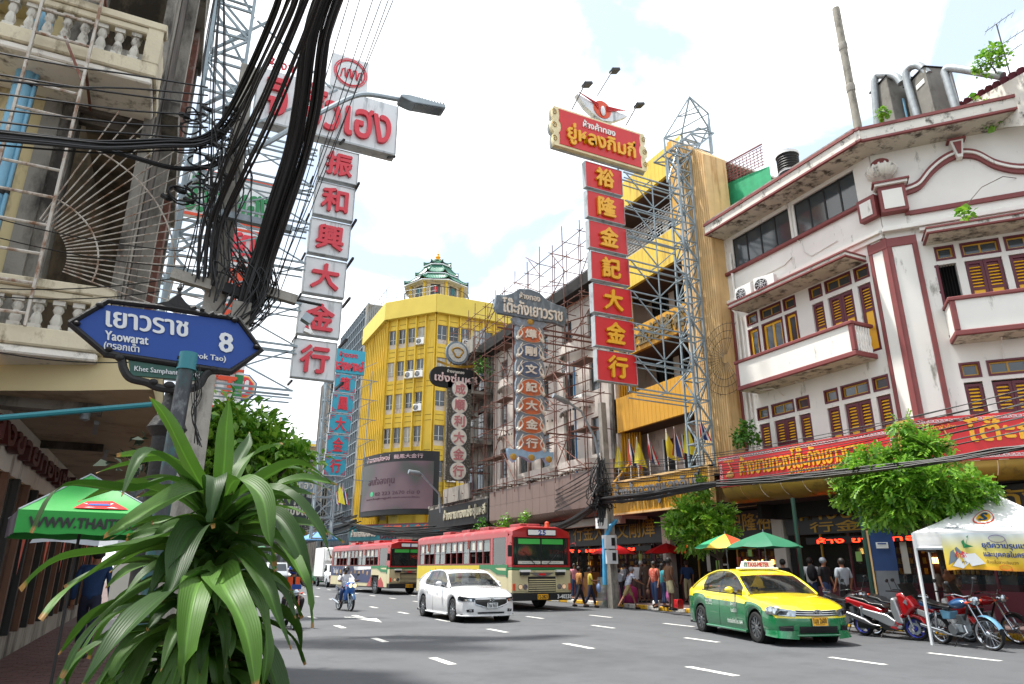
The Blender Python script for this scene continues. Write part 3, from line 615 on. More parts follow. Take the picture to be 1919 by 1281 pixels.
# ---------------------------------------------------------------- yellow building
LY = (19,27.5,0); yb = thing('yellow_building','tall yellow clad building with open floors behind the red vertical signs','building',LY); FY = FR(LY,(19,27.5,0),(0,-1))
for z0,z1,y0,nm in ((19.25,20.76,0,'parapet'),(14.75,16.4,0,'spandrel'),(11.34,12.58,0,'spandrel'),(7.72,9.42,0,'spandrel')):
 n = 22; o = None
 for k in range(n):
  b = B(FY); b.box(6.4*k/n+.006,6.4*(k+1)/n-.006,y0,y0+.18,z0,z1)
  o = b.build('cladding_panel',m_ylight if z0 > 14 else m_ygold,yb)
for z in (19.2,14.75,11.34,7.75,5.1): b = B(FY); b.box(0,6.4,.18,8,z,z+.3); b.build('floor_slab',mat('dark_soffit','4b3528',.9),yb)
b = B(FY); b.box(0,6.4,2.2,2.3,7.9,20); b.box(-.05,.12,0,8,3.7,20.7); b.box(0,6.4,.2,8,20,20.1); b.build('back_wall',m_pink,yb)
b = B(FY); b.box(.0,6.4,1.4,1.5,5.1,7.75); b.build('back_wall',mat('grey_pink','b5a59a',.8,dirt=('7c726b',.3,2,.4)),yb)
for x in (1.9,3.3,4.4):
 b = B(FY); b.box(x,x+.75,1.36,1.4,5.1,7.2); b.build('doorway',m_dark,yb)
 b = B(FY); b.box(x-.08,x,1.33,1.4,5.1,7.25); b.box(x+.75,x+.83,1.33,1.4,5.1,7.25); b.build('door_frame',m_signwhite,yb)
for z in (9.6,12.8,16.6):
 for x in (.8,2.6,4.4):
  b = B(FY); b.box(x,x+1.2,2.14,2.2,z+.2,z+2.2); b.build('window',m_glass,yb)
  b = B(FY); [b.box(x+1.2*k/3-.03,x+1.2*k/3+.03,2.1,2.14,z+.2,z+2.2) for k in range(4)]; b.build('window_frame',m_dark,yb)
b = B(FY)     # white lattice rail of the third gap and folded gate
for k in range(12): b.beam((.3,.5,16.5+.15*k),(6.2,.5,16.5+.15*k),.02,.02)
for k in range(26):
 for j in range(11):
  if (k+j) % 2: b.beam((.3+.236*k,.5,16.5+.15*j),(.3+.236*k,.5,16.65+.15*j),.02,.02)
b.build('lattice_rail',m_signwhite,yb)
for z0,z1 in ((5.1,7.72),(9.42,11.34),(12.58,14.75)):
 for k in range(8): b = B(FY); b.box(.12+.1*k,.2+.1*k,.2+.08*k,.26+.08*k,z0,z1); b.build('jamb_panel',m_ygold,yb)
letters('lettering','金大金記隆裕',.7,5.9,11.6,12.4,-.01,mat('dull_letter','6f6142',.5,.3),yb,.02,.06,T=None,b=None) if 0 else None
b = B(FY); letters('','金大金記隆裕',.5,5.7,11.55,12.4,-.01,mat('dull_letter','6f6142',.5,.3),b=b,bold=.02,ext=.06); b.build('lettering',None,yb)
# streaked pillar, slanted top
b = B(FY); b.add([(6.45,-.62,3.7),(8.4,-.62,3.7),(8.4,-.62,18.35),(6.45,-.62,20.3),(6.45,.6,3.7),(8.4,.6,3.7),(8.4,.6,18.35),(6.45,.6,20.3)],
    [(0,1,2,3),(5,4,7,6),(4,0,3,7),(1,5,6,2),(3,2,6,7)]); b.build('end_pillar',m_pillar,yb)
b = B(FY)
for k in range(1,17): b.box(6.45+.12*k-.006,6.45+.12*k+.006,-.63,-.62,3.7,20.2-.12*k)
b.build('cladding_rib',mat('rib_tan','a98450',.7),yb)
b = B(FY); b.prism([(5.9,16.5),(6.45,16.2),(6.45,20.3),(6.1,20.3),(6.1,17.4)],-.6,.3); b.build('bracket_panel',m_ygold,yb)
# fascia board over the pavement
t,w,h = board('fascia_board','yellow ribbed fascia with grey raised Thai lettering above the stone-pier shop',(17.5,25.85,0),(17.5,19.5,0),3.7,5.1,m_ygold,.15)
b = B();
for k in range(1,60): b.box(w*k/60-.006,w*k/60+.006,-.008,-.002,.05,h-.05)
b.build('rib',mat('rib_dark_ochre','8a6310',.6),t)  # thin ribs in a darker ochre than the board
b = B(); b.box(-.03,w+.03,-.05,.17,h-.06,h+.02); b.box(-.03,w+.03,-.05,.17,-.03,.05); b.box(-.03,.03,-.05,.17,0,h); b.box(w-.03,w+.03,-.05,.17,0,h); b.build('edge_trim',m_pillar,t)
letters('lettering','ห้างค้าทองยู่หลงกิมกี่',.35,5.9,.28,1.28,-.06,mat('brushed_grey','7d7d80',.4,.7,var=.1),t,.02,.05)
b = B(); b.box(0,w,.15,3,h-.35,h-.3,m_dark); b.box(0,w,.15,3,.02,.08,m_dark); b.build('canopy_deck',None,t)
b = B(); b.beam((-.0,.1,h),(-.05,1.4,h+1.3),.18,.05); b.build('sloping_cheek',m_ygold,t)
# flags
m_fy = mat('flag_yellow','dfd23a',.7,var=.1); m_fr = mat('flag_red','b5202c',.7); m_fw = mat('flag_white','d8d8d6',.7); m_fb = mat('flag_blue','1f2f6e',.7)
def flag(loc,kind,label,s=1.0,seed=0,group='flags along the yellow fascia'):
 t = thing('flag',label,'flag',loc,random.uniform(-.6,.1),group); rnd = random.Random(seed)
 b = B(); b.tube([(0,0,0),(0,0,1.75*s)],.016,5); b.build('flag_pole',m_tarp,t)
 b = B(); ph = rnd.random()*6
 def f(u,v):   # limp cloth hanging from the tip
  z = 1.72*s-.98*s*u; sp = .05+.42*u**.7*s; x = (v-.2)*sp*1.1+.05*u*sin(ph); return (x,.05*sin(v*7+ph+u*3)*(.3+u),z-.18*v*s)
 if kind == 'yellow': b.grid(f,10,8,m_fy)
 else:
  for i,(a,c,mm_) in enumerate(((0,.17,m_fr),(.17,.33,m_fw),(.33,.67,m_fb),(.67,.83,m_fw),(.83,1,m_fr))): b.grid(lambda u,v: f(u,a+(c-a)*v),10,2,mm_)
 b.build('cloth',None,t); return t
FL = [(1160,888,'yellow','pale yellow flag at the left end of the yellow fascia, leftmost of the row'),(1183,888,'thai','red white and blue flag between the two leftmost yellow flags'),(1197,884,'yellow','yellow flag just right of the leftmost tricolour flag'),(1219,880,'thai','red white and blue flag in the middle, left of the doorways'),
 (1253,868,'yellow','yellow flag in front of the dark doorways'),(1268,866,'thai','red white and blue flag in front of the dark doorways'),(1290,855,'yellow','yellow flag at the right end of the row, beside the lattice tower'),(1316,838,'thai','small red white and blue flag tied to the lattice tower')]
for i,(x,y,k,lab) in enumerate(FL):
 p = at(x,y,X=17.75); flag((17.75,p.y,4.95 if i < 7 else 5.6),k,lab,1.12 if i < 7 else .8,i)
# ---------------------------------------------------------------- lattice structures
def truss(b,P0,P1,w,d,bays,r=.035,m=None,u=(1,0,0),v=(0,1,0),rb=None,ends=True):
 """four chords and braced faces between P0 and P1; u, v are the section directions"""
 P0,P1,u,v = V(P0),V(P1),V(u)*w/2,V(v)*d/2; cs = [-u-v,u-v,u+v,-u+v]; rb = rb or r*.7
 for c in cs: b.beam(P0+c,P1+c,r*2,r*2,m)
 for k in range(bays+1):
  p = P0.lerp(P1,k/bays)
  for i in range(4): b.beam(p+cs[i],p+cs[(i+1) % 4],rb*2,rb*2,m)
  if k < bays:
   q = P0.lerp(P1,(k+1)/bays)
   for i in range(4):
    a,c = (cs[i],cs[(i+1) % 4]) if (k+i) % 2 else (cs[(i+1) % 4],cs[i]); b.beam(p+a,q+c,rb*2,rb*2,m)
t = thing('lattice_tower','blue-grey steel lattice tower with brackets beside the yellow streaked pillar','lattice tower',(17.75,20.1,5.1))
b = B(MX.Translation((-17.75,-20.1,-5.1))); truss(b,(17.7,20.1,5.1),(17.9,20.1,18.6),.7,.6,16,.035); b.build('mast',m_bluesteel,t)
b = B(MX.Translation((-17.75,-20.1,-5.1)))
truss(b,(17.4,20.2,18.4),(19.4,20.3,20.3),.9,.9,4,.035); apex = V((18.75,20,22.0))
ps = [at(1245,258,Y=20),at(1278,250,Y=20.8),at(1328,238,Y=20),at(1328,212,Y=20.8)]
for i,p in enumerate(ps):
 b.beam(p,apex,.06,.06); b.beam(p,ps[(i+1) % 4],.06,.06); b.beam(p,p-V((0,0,2.2)),.06,.06); b.beam(p-V((0,0,2.2)),ps[(i+1) % 4],.05,.05)
 b.beam(p.lerp(apex,.5),ps[(i+1) % 4].lerp(apex,.5),.045,.045)
b.build('head_frame',m_bluesteel,t)
for k in range(8):   # brackets out to the sign column
 z = 16.85-1.31*k if k < 7 else 7.75
 b = B(MX.Translation((-17.75,-20.1,-5.1)))
 for yy in (19.85,20.35):
  b.beam((14.7,yy,z),(17.5,yy,z-.05),.05,.05); b.beam((14.7,yy,z-.25),(17.5,yy,z-.3),.04,.04)
  if k < 7 and yy < 20: b.beam((14.8,yy,z),(16.1,yy,z-1.3),.04,.04); b.beam((17.5,yy,z),(16.1,yy,z-1.3),.04,.04); b.beam((16.1,yy,z),(16.1,yy,z-1.3),.04,.04)
 b.beam((16.1,19.85,z),(16.1,20.35,z),.04,.04); b.build('bracket',m_bluesteel,t)
def sign_column(name,label,loc,chars,w,h,pitch,pm,lm,sm,th=.3,bold=.02,lext=.06,dx=0,frame=None,grp=None,cw=.62):
 t = thing(name,label,'sign',loc)
 for k,ch in enumerate(chars):
  z1 = pitch*(len(chars)-k); z0 = z1-h; x = dx*(len(chars)-1-k)
  b = B(); b.box(x,x+w,0,th,z0,z1,pm); b.box(x-.02,x+.001,-.02,th+.02,z0-.02,z1+.02,sm); b.box(x+w,x+w+.02,-.02,th+.02,z0-.02,z1+.02,sm); b.box(x,x+w,-.02,th,z0-.02,z0,sm); b.box(x,x+w,-.02,th,z1,z1+.02,sm)
  if frame:
   for r in ((x+.03,x+w-.03,z1-.07,z1-.05),(x+.03,x+w-.03,z0+.05,z0+.07),(x+.03,x+.05,z0+.05,z1-.05),(x+w-.05,x+w-.03,z0+.05,z1-.05)): b.box(r[0],r[1],-.012,0,r[2],r[3],frame)
  o = b.build('sign_box',None,t)
  cwx = w*cw; chh = h*.8 if w > h else h*.74; cx = x+w*.5; chh *= .88
  letters('lettering',ch,cx-min(cwx,chh*1.0)/2,cx+min(cwx,chh*1.0)/2,z0+(h-chh)/2,z1-(h-chh)/2,0,lm,o,bold,lext)
 return t
t = sign_column('hanging_sign','column of seven red boxes with yellow raised Chinese characters beside the lattice tower',(13.15,20,7.75),'裕隆金記大金行',1.72,1.13,1.315,m_red,m_gold,m_signside,.22,.03,.1,-.03)
b = B(); b.beam((1.6,.3,0),(1.6,.3,9.5),.07,.07); b.build('frame_post',m_bluesteel,t)
# big top sign with scrolled ends
L0 = V((11.35,20,17.3)); t = thing('top_sign','red top sign with cream scrolled border and yellow Thai letters above the red boxes','sign',L0)
w,h = 4.85,1.85
def scroll_outline(x0,x1,z0,z1,n=3,r=.22):
 pts = []
 for side,X,s in ((0,x1,1),(1,x0,-1)):
  zs = [z0+(z1-z0)*k/n for k in range(n+1)]; zs = zs if side == 0 else zs[::-1]
  for k in range(n):
   zc = (zs[k]+zs[k+1])/2; rr = abs(zs[1]-zs[0])/2
   for a in range(-4,5):
    t_ = a/5*pi/2; pts.append((X+s*(r if k == 1 else r*.5)*cos(t_),zc+(1 if side == 0 else -1)*rr*sin(t_)))
 return pts
SH = MX(((1,0,0,0),(0,1,0,0),(0,0,1,0),(0,0,0,1)))
b = B(); b.prism(scroll_outline(.25,w-.25,0,h,3,.16),0,.2,mat('sign_cream','d9cba0',.5)); b.prism(scroll_outline(.22,w-.22,-.04,h-.02,3,.16),.202,.3,m_signside); o = b.build('board',None,t)
b = B(); b.prism(scroll_outline(.42,w-.42,.10,h-.10,3,-.12),-.03,0,m_red); b.build('red_field',None,t)
letters('lettering','ยู่หลงกิมกี่',.8,w-.8,.22,1.2,-.03,m_gold,t,.028,.08); letters('lettering','ห้างค้าทอง',1.55,3.1,1.22,1.56,-.03,m_bwhite,t,.008,.04)
b = B()
for side in (0,1):
 for k in range(3):
  cx = .24 if side == 0 else w-.24; cz = h*(k+.5)/3; s = -1 if side == 0 else 1
  b.tube([(cx+s*.13*(1-j/14)*cos(j*.75)*1,-.02,cz+.16*(1-j/14)*sin(j*.75)) for j in range(12)],.015,4)
b.build('scroll_line',m_golddark,t)
# winged emblem above and the spotlights on stalks
b = B(); wing = [(1.35,h+.95),(1.75,h+.85),(2.1,h+.75),(2.35,h+.9),(2.6,h+1.0),(2.85,h+.85),(3.2,h+.72),(3.85,h+.66),(3.4,h+.35),(3.0,h+.12),(2.55,h+.02),(2.15,h+.2),(1.75,h+.45)]
b.prism(wing,.0,.25,m_signwhite); o = b.build('winged_emblem',None,t)
b = B(); b.lathe([(.42,-.03),(.42,0)],20,(2.55,0,h+.55),m_orange,'y'); b.build('roundel',None,o)
b = B()
for s in (-1,1):
 for k in range(6): b.beam((2.55+s*.2,-.05,h+.5+.05*k),(2.55+s*(1.15-.13*(5-k)),-.05,h+.62+.045*k+(0.16 if s < 0 else 0)),.035,.02)
b.build('feathers',m_red,o)
b = B(); b.ball((2.55,-.07,h+.45),(.12,.05,.25),8,6); b.build('emblem_core',m_signwhite,o)
b = B(); b.beam((2.2,.1,h),(2.2,.1,h+.3),.04,.04); b.beam((2.8,.1,h),(2.8,.1,h+.2),.04,.04); b.build('support',m_steel,t)
for i,(xb,yb_,xt,yt,lab) in enumerate(((1072,205,1096,158,'left of the winged emblem'),(1120,178,1148,132,'middle and highest, above the emblem'),(1173,235,1194,197,'right of the emblem'))):
 p = at(xb,yb_,Y=20.1); q = at(xt,yt,Y=19.7); s_ = thing('spotlight','black spotlight on a thin stalk above the top sign, '+lab,'spotlight',p,0,'spotlights over the red top sign')
 b = B(); b.tube([(0,0,0),tuple(q-p)],.025,5); b.build('stalk',m_black,s_)
 d = q-p; b = B(); b.box(-.05,.32,-.16,.16,-.05,.06,None,MX.Translation(d) @ MX.Rotation(-.35,4,'Y')); b.box(-.0,.12,-.05,.05,.06,.16,None,MX.Translation(d)); b.build('lamp_head',m_black,s_)
# small stays from the head of the tower
b = B();
for a,c in (((1155,195),(1288,187)),((1160,213),(1280,218)),((1175,228),(1282,192)),((1205,240),(1300,215))): b.tube([at(*a,Y=20),at(*c,Y=20)],.008,3)
tag(b.build('stay_wires',m_steel),'thin steel stay wires from the tower head to the winged emblem','wires')
# green mesh fence on the roof
t = thing('roof_fence','brick-pattern metal railing with green mesh on the roof beside the pillar','fence',(20,20,16.5)); b = B(MX.Translation((-20,-20,-16.5)))
for k in range(7): b.beam((20,20.1,17.7+.14*k),(20,17.4,17.3+.14*k),.025,.025)
for k in range(14): b.beam((20,20.1-.2*k,17.65-.03*k),(20,20.1-.2*k,18.55-.03*k),.02,.02)
b.beam((20,20.1,18.6),(20,17.4,18.25),.05,.05); b.build('railing',m_maroon,t)
b = B(MX.Translation((-20,-20,-16.5))); b.add([(20.05,20,16.2),(20.05,17.2,15.6),(20.05,17.2,17.1),(20.05,20,17.7)],[(0,1,2,3)]); b.build('green_mesh',mat('mesh_green','2fa070',.7),t)
b = B(MX.Translation((-20,-20,-16.5))); b.box(19.9,20.1,19.9,20.2,14.9,17.8); b.build('post',m_white,t)
# anti-climb fan of thin bars on the pillar side
def fan(name,label,C,R,a0,a1,n,u,v,m,rings=(.45,.8),r=.012,r0=.12):
 t = thing(name,label,'spike fan',C); u,v = V(u),V(v)
 for k in range(n):
  a = radians(a0+(a1-a0)*k/(n-1)); d = u*cos(a)+v*sin(a); b = B(); b.tube([tuple(d*R*r0),tuple(d*R)],r,4); b.build('bar',m,t)
 for q in rings:
  b = B(); b.tube([tuple((u*cos(a)+v*sin(a))*R*q) for a in [radians(a0+(a1-a0)*k/24) for k in range(25)]],r*1.2,4); b.build('ring',m,t)
 return t
fan('spike_fan','fan of thin dark spikes between the yellow pillar and the white building',(18.25,18.9,9.1),1.45,60,300,26,(0,-1,0),(0,0,1),m_black,(.55,.75,.95),.008)
# ---------------------------------------------------------------- scaffolded grey-pink building and the brown cladding
sb = thing('scaffolded_building','grimy pinkish old building wrapped in rusty scaffolding','building',(19,27.5,0)); FS = FR((19,27.5,0),(19,46.5,0),(0,-1))
ops = []
for x in (5.6,8.4,11.2,14.0,16.8): ops += [(x,x+1.1,7.0,8.9),(x,x+1.1,10.3,12.1),(x,x+1.1,13.3,14.9)]
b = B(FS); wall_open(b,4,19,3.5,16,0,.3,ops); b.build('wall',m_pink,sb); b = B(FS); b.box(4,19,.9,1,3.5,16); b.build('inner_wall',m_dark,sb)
for o_ in ops: casement(sb,FS,*o_,panes=2,fm=m_old,y=.12)
for k,(z,n) in enumerate(((12.7,1),(9.5,1),(6.3,1))):
 for x in (7.4,11.6,15.6):
  b = B(FS); b.grid(lambda u,v: (x-1.6+3.2*u,-.75*sin(pi*u)**.5,z+.5*v),16,1); o = b.build('curved_balcony',m_pink,sb)
  b = B(FS)
  for j in range(14): a = (j+.5)/14; b.tube([(x-1.6+3.2*a,-.75*sin(pi*a)**.5,z-.1),(x-1.6+3.2*a,-.75*sin(pi*a)**.5+.02,z)],.06,5)
  b.build('dentils',m_old,o)
for x in (4.2,9.8,14.2,18.7):
 b = B(FS); b.box(x,x+.25,-.12,0,5.9,15.8); b.build('pilaster',m_old,sb)
b = B(FS); b.box(3.5,19.1,-1.0,.1,15.75,15.95); b.prism([(-.0,0)]*0 or [(3.5,15.95),(19.1,15.95),(19.1,16.5),(3.5,16.5)],-.9,3,m_dark); b.build('eaves',m_olddark,sb)
# left wing with balconies (art deco) Y 40..47
b = B(FS); wall_open(b,0,4,3.5,16.8,-.2,.2,[(.5,1.6,z,z+1.8) for z in (6.5,10.2,13.4)]+[(2.2,3.3,z,z+1.8) for z in (6.5,10.2,13.4)]); b.build('wing_wall',m_old,sb)
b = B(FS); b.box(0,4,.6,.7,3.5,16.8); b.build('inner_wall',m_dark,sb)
for z in (5.8,9.4,12.8,15.8):
 b = B(FS); b.box(-.4,4.6,-1.7,-.2,z,z+.2,m_old); b.box(-.4,4.6,-1.7,-1.55,z+.2,z+1.0,m_old); b.box(-.4,-.25,-1.55,-.2,z+.2,z+1.0,m_old); o = b.build('balcony',None,sb)
 b = B(FS); [b.box(-.3+.35*k,-.12+.35*k,-1.66,-1.5,z-.12,z) for k in range(14)]; b.build('dentils',m_olddark,o)
 for xx in (.6,2.3):
  b = B(FS); b.box(xx,xx+1,-.24,-.2,z+.8,z+2.4); b.build('window',m_glassg,sb)
# scaffolding: standards, ledgers and putlogs of tube
sc = thing('scaffolding','rusty tube scaffolding rising past the roof of the grimy building','scaffolding',(18,27.5,5.5)); T0 = MX.Translation((-18,-27.5,-5.5)); rnd = random.Random(3)
ys = [27.6+1.55*k for k in range(13)]; zs = [6.2+1.75*k for k in range(9)]
for X in (17.4,18.3):
 for y in ys:
  b = B(T0); top = 19.2-(y-27.6)*.04+rnd.uniform(-.4,.7); x_ = X+rnd.uniform(-.08,.08); b.tube([(x_,y,5.6),(x_+rnd.uniform(-.1,.1),y+rnd.uniform(-.1,.1),top)],.026,5); b.build('standard',m_rust,sc)
 for z in zs:
  if z > 19.8: continue
  b = B(T0); b.tube([(X,27.3,z),(X,46.6,z+rnd.uniform(-.1,.1))],.024,5); b.build('ledger',m_rust,sc)
for y in ys:
 for z in zs:
  if z < 19.8: b = B(T0); b.tube([(17.2,y,z),(18.9 if z < 15.5 else 18.6,y,z+rnd.uniform(-.05,.05))],.024,5); b.build('putlog',m_rust,sc)
for k in range(46):
 y = rnd.choice(ys[:-1]); z = rnd.choice(zs[:-1]); X = rnd.choice((17.35,18.35)); b = B(T0); b.tube([(X,y,z),(X,y+1.55*rnd.choice((1,1,2)),z+1.75*rnd.choice((1,-1,.6)))],.028,5); b.build('brace',m_rust,sc)
for z in (7.9,11.4,14.9):
 for y in ys[:-1]:
  if rnd.random() < .4: b = B(T0); b.box(17.5,18.2,y,y+1.5,z+.04,z+.09); b.build('scaffold_board',m_wood,sc)
b = B(T0); b.tube([(18.6,30.6,6),(18.6,30.6,12.2)],.05,6); b.tube([(18.6,44.5,5.5),(18.6,44.5,7.5)],.05,6); b.build('blue_pipe',mat('pipe_blue','2a6fa0',.5),sc)
for i,(y,z) in enumerate(((31.5,10.1),(30.2,8.0),(35,9.9))): aircon((18.7,y,z+1.6),-pi/2,('grey air conditioner unit on the scaffolded wall, the upper right one','grey air conditioner unit on the scaffolded wall, the lower one','grey air conditioner unit on the scaffolded wall, the left one')[i],group='air conditioners on the scaffolded wall')
cl = thing('cladding_band','long brown panelled fascia over the shops below the scaffolding','fascia',(17.5,39.2,3.85),-pi/2)
n = 15; W_ = 12.2
for k in range(n):
 for z0,z1 in ((.35,1.2),(1.21,2.05)):
  b = B(); b.box(W_*k/n+.008,W_*(k+1)/n-.008,0,.1,z0,z1); b.build('cladding_panel',m_brown,cl)
 b = B(); b.grid(lambda u,v: (W_*k/n+.008+(W_/n-.016)*u,.02+.9*(1-cos(v*pi/2)),.345-.34*sin(v*pi/2)),1,5,flip=True); b.build('curved_panel',m_brown,cl)
b = B(); b.box(0,W_,.1,.2,.35,2.03,m_dark); b.box(0,W_,.9,3.2,0.0,.05,m_dark); b.box(-.02,.02,.1,1.2,.3,2.05,m_dark); b.box(0,W_,.1,1.6,1.98,2.02,m_dark); b.build('backing',None,cl)
b = B(); b.box(W_,W_+.9,.3,.45,.6,2.4); b.build('end_panel',m_brown,cl)
b = B(); b.box(W_+.2,W_+.35,.12,.28,.3,2.7); b.build('corner_post',m_pillar,cl)
# dark low fascia further along
t,w,h = board('carved_fascia','black fascia with pale raised Thai letters between the LED screen and the brown cladding',(17.5,50.5,0),(17.5,39.4,0),4.2,5.6,m_iron,.4)
letters('lettering','ห้างขายทองเซ่งซุ่นหลี',3.5,10.8,.3,1.15,0,mat('pale_letter','a8a48c',.5),t,.03,.1); b = B(); b.box(0,w,0,1.5,h,h+.12); [b.box(1.1*k,1.1*k+.3,-.05,.3,h+.12,h+.3) for k in range(10)]; b.build('roof_edge',m_old,t)
fr = thing('low_building','low dark building under the black carved fascia','building',(18.6,39.4,0)); b = B(); b.box(.3,5,.2,12,0,5.4); b.build('wall',m_olddark,fr)
# ornate painted sign
C = (13.35,27,6.35); t = thing('ornate_sign','tall weathered sign with white Chinese characters in orange lotus petals','sign',C)
OW,P = 1.42,.86; ch = '燁剛文記大金行'
m_og = mat('sign_bluegrey','7e8890',.6,var=.2,vs=4,dirt=('8ea6ba',.3,4,1)); m_op = mat('petal_rust','c4683c',.6,var=.2,vs=4,dirt=('7a6a68',.35,4,1)); m_oc = mat('petal_white','dcd6c8',.6,var=.15,vs=5); m_oy = mat('petal_ochre','b8923c',.6,var=.2,vs=5); m_ob = mat('sky_blue_paint','8fb0c8',.6,var=.15,vs=5)
for k in range(7):
 z0 = P*(6-k); x0 = .08*(3-k)*.0; b = B()
 b.prism([(x0+OW*.5+OW*.53*sx*(1-.12*abs(2*u-1)**3),z0+P*u) for sx,rng in ((1,range(0,9)),(-1,range(8,-1,-1))) for u in [i/8 for i in rng]],0,.2,m_og); o = b.build('sign_segment',None,t)
 pet = m_op if k not in (1,2) else mat('petal_blue','56657c',.6,var=.2,vs=5)
 q = [(OW*(.5+.42*sin(a)*(1+.2*cos(a))),z0+P*.5-P*.45*cos(a)) for a in [2*pi*i/20 for i in range(20)]]
 b = B(); b.prism([(OW*.5+(x-OW*.5)*1.16,z0+P*.5+(z-z0-P*.5)*1.04) for x,z in q],-.03,0,m_oc); b.prism(q,-.055,-.03,pet); b.build('lotus',None,o)
 b = B();
 for sx in (-1,1): b.tube([(OW*(.5+sx*.46),-.05,z0+.15*P),(OW*(.5+sx*.36),-.07,z0+.3*P),(OW*(.5+sx*.3),-.07,z0+.5*P),(OW*(.5+sx*.38),-.07,z0+.75*P),(OW*(.5+sx*.3),-.07,z0+.95*P)],[.06,.05,.03,.04,.02],5); b.ball((OW*(.5+sx*.47),-.03,z0+.2*P),(.09,.05,.11),8,5,m_oy)
 b.mats = [m_oc,m_oy]; b.mi = [1 if i in () else 0 for i in b.mi] if 0 else b.mi; b.build('petal_edge',m_oc,o) if len(b.mats) < 2 else b.build('petal_edge',None,o)
 letters('lettering',ch[k],OW*.3,OW*.7,z0+.26*P,z0+.76*P,-.06,m_oc,o,.018,.05)
b = B(); b.prism([(-.25,P*7+.25),(-.05,P*7+.38),(.3,P*7+.25),(.7,P*7+.42),(1.1,P*7+.25),(1.45,P*7+.36),(1.62,P*7+.2),(1.4,P*7),(1.2,P*7-.1),(.15,P*7-.1),(-.1,P*7)],-.03,.2,m_og)
b.prism([(-.45,.15),(-.2,.1),(.1,.2),(1.3,.2),(1.6,.1),(1.85,.12),(1.8,-.2),(1.55,-.45),(1.35,-.15),(1.05,-.22),(.72,-.4),(.4,-.22),(.1,-.15),(-.15,-.45),(-.4,-.2)],-.05,.2,m_ob)
for x,z in ((-.2,-.22),(1.58,-.22),(.7,-.2),(.7,P*7+.2)): b.ball((x,-.05,z),(.17,.05,.15),10,6,m_oy)
b.build('scrolled_ends',None,t)
b = B(); b.beam((-.05,.15,0),(-.05,.3,7.6),.07,.07);
for z in (1.0,2.7,4.4,6.0): b.beam((OW,.1,z),(4.2,.2,z),.06,.06); b.beam((OW,.1,z),(4.2,.2,z+1.2),.05,.05)
b.build('support_frame',m_rust,t)
C = V((12.15,26.9,12.72)); t = thing('cloud_sign','grey scalloped name board with white Thai letters above the ornate sign','sign',C); b = B()
b.prism([(0,.25),(.12,.9),(.55,.95),(.9,1.1),(1.3,1.42),(1.9,1.5),(2.4,1.4),(2.8,1.1),(3.3,.95),(3.85,.88),(3.95,.4),(3.8,.1),(3.75,-.15),(3.2,-.02),(2.2,-.05),(1.0,-.02),(.2,0)],0,.2,m_grey); b.build('board',None,t,bev=.02,seg=1)
letters('lettering','โต๊ะกังเยาวราช',.42,3.6,.1,.82,0,m_oc,t,.018,.06); letters('lettering','ห้างทอง',1.3,2.4,.92,1.25,0,m_oc,t,.008,.04)
b = B(); b.beam((.3,.3,-.6),(5.5,.3,-.6),.07,.07); b.beam((.6,.3,-1.0),(5.5,.3,-1.0),.06,.06); b.beam((3.3,.3,.5),(5.8,.3,2.2),.06,.06); b.build('support_frame',m_rust,t)
# black oval sign with medallions
C = V((15.0,42,6.7)); t = thing('medallion_sign','tall grey carved sign with round white medallions in front of the yellow pagoda building','sign',(15.6,42,6.9)); b = B(); b.box(0,1.72,0,.3,0,6.7); b.box(-.04,1.76,-.03,.0,0,6.7,m_grey); m_fret = mat('carved_grey','4a453c',.8,var=.4,vs=10,bump=1,bs=14,dirt=('a09a8c',.35,9,1)); b.mats = [m_fret,m_fret] if 0 else b.mats; b = B(); b.box(0,1.72,0,.3,0,6.7); b.build('board',m_fret,t)
for k,c_ in enumerate('成順利大金行'):
 z = 6.1-1.1*k; b = B(); b.lathe([(.56,-.05),(.56,0)],24,(.86,0,z),m_oc,'y'); b.lathe([(.6,-.03),(.6,0)],24,(.86,0,z),m_grey,'y'); o = b.build('medallion',None,t)
 letters('lettering',c_,.5,1.22,z-.36,z+.36,-.05,mat('faded_red','c07a7c' if k in (0,1,3) else 'a8988c',.6,var=.2,vs=6),o,.02,.04)
C = at(806,722,Y=42); D = at(900,722,Y=42); w = D.x-C.x; t = thing('oval_sign','black oval board with pink Thai letters and a round crest above the medallion sign','sign',C); b = B()
b.prism([(w/2+w/2*sx*min(1,abs(cos(a))**.35)*(1 if cos(a) >= 0 else 1),.75+.72*sin(a)) for a in [2*pi*i/28 for i in range(28)] for sx in ((1,) if cos(a) >= 0 else (-1,))],0,.25,m_iron); b.build('board',None,t)
letters('lettering','เซ่งซุ่นหลี',w*.09,w*.93,.25,1.02,0,mat('letter_pink','d8bdb8',.5),t,.02,.05); letters('lettering','ห้างขายทอง',w*.33,w*.67,1.08,1.3,0,m_oc,t,.004,.04)
b = B(); b.lathe([(.82,-.05),(.84,.1),(.82,.2)],28,(w*.52,0,2.55),m_grey,'y'); o = b.build('crest',None,t); b = B(); b.lathe([(.68,-.09),(.68,-.05)],28,(w*.52,0,2.55),mat('crest_face','b9b7ae',.7,var=.2,vs=8),'y'); b.build('crest_face',None,o)
b = B(); b.tube([(w*.52+.35*cos(a)*(1+.3*sin(3*a)),-.1,2.55+.35*sin(a)) for a in [2*pi*i/18 for i in range(19)]],.06,5); b.build('crest_relief',m_golddark,o)
b = B(); b.beam((w*.4,.1,1.4),(w*.4,.1,1.9),.1,.1); b.beam((w*.62,.1,1.4),(w*.62,.1,1.9),.1,.1); b.grid(lambda u,v: (w*.12+w*.8*u,-.05+.1*sin(u*9),1.55+.18*v+.12*cos(u*2*pi)),16,1); b.build('ribbon',m_golddark,t)
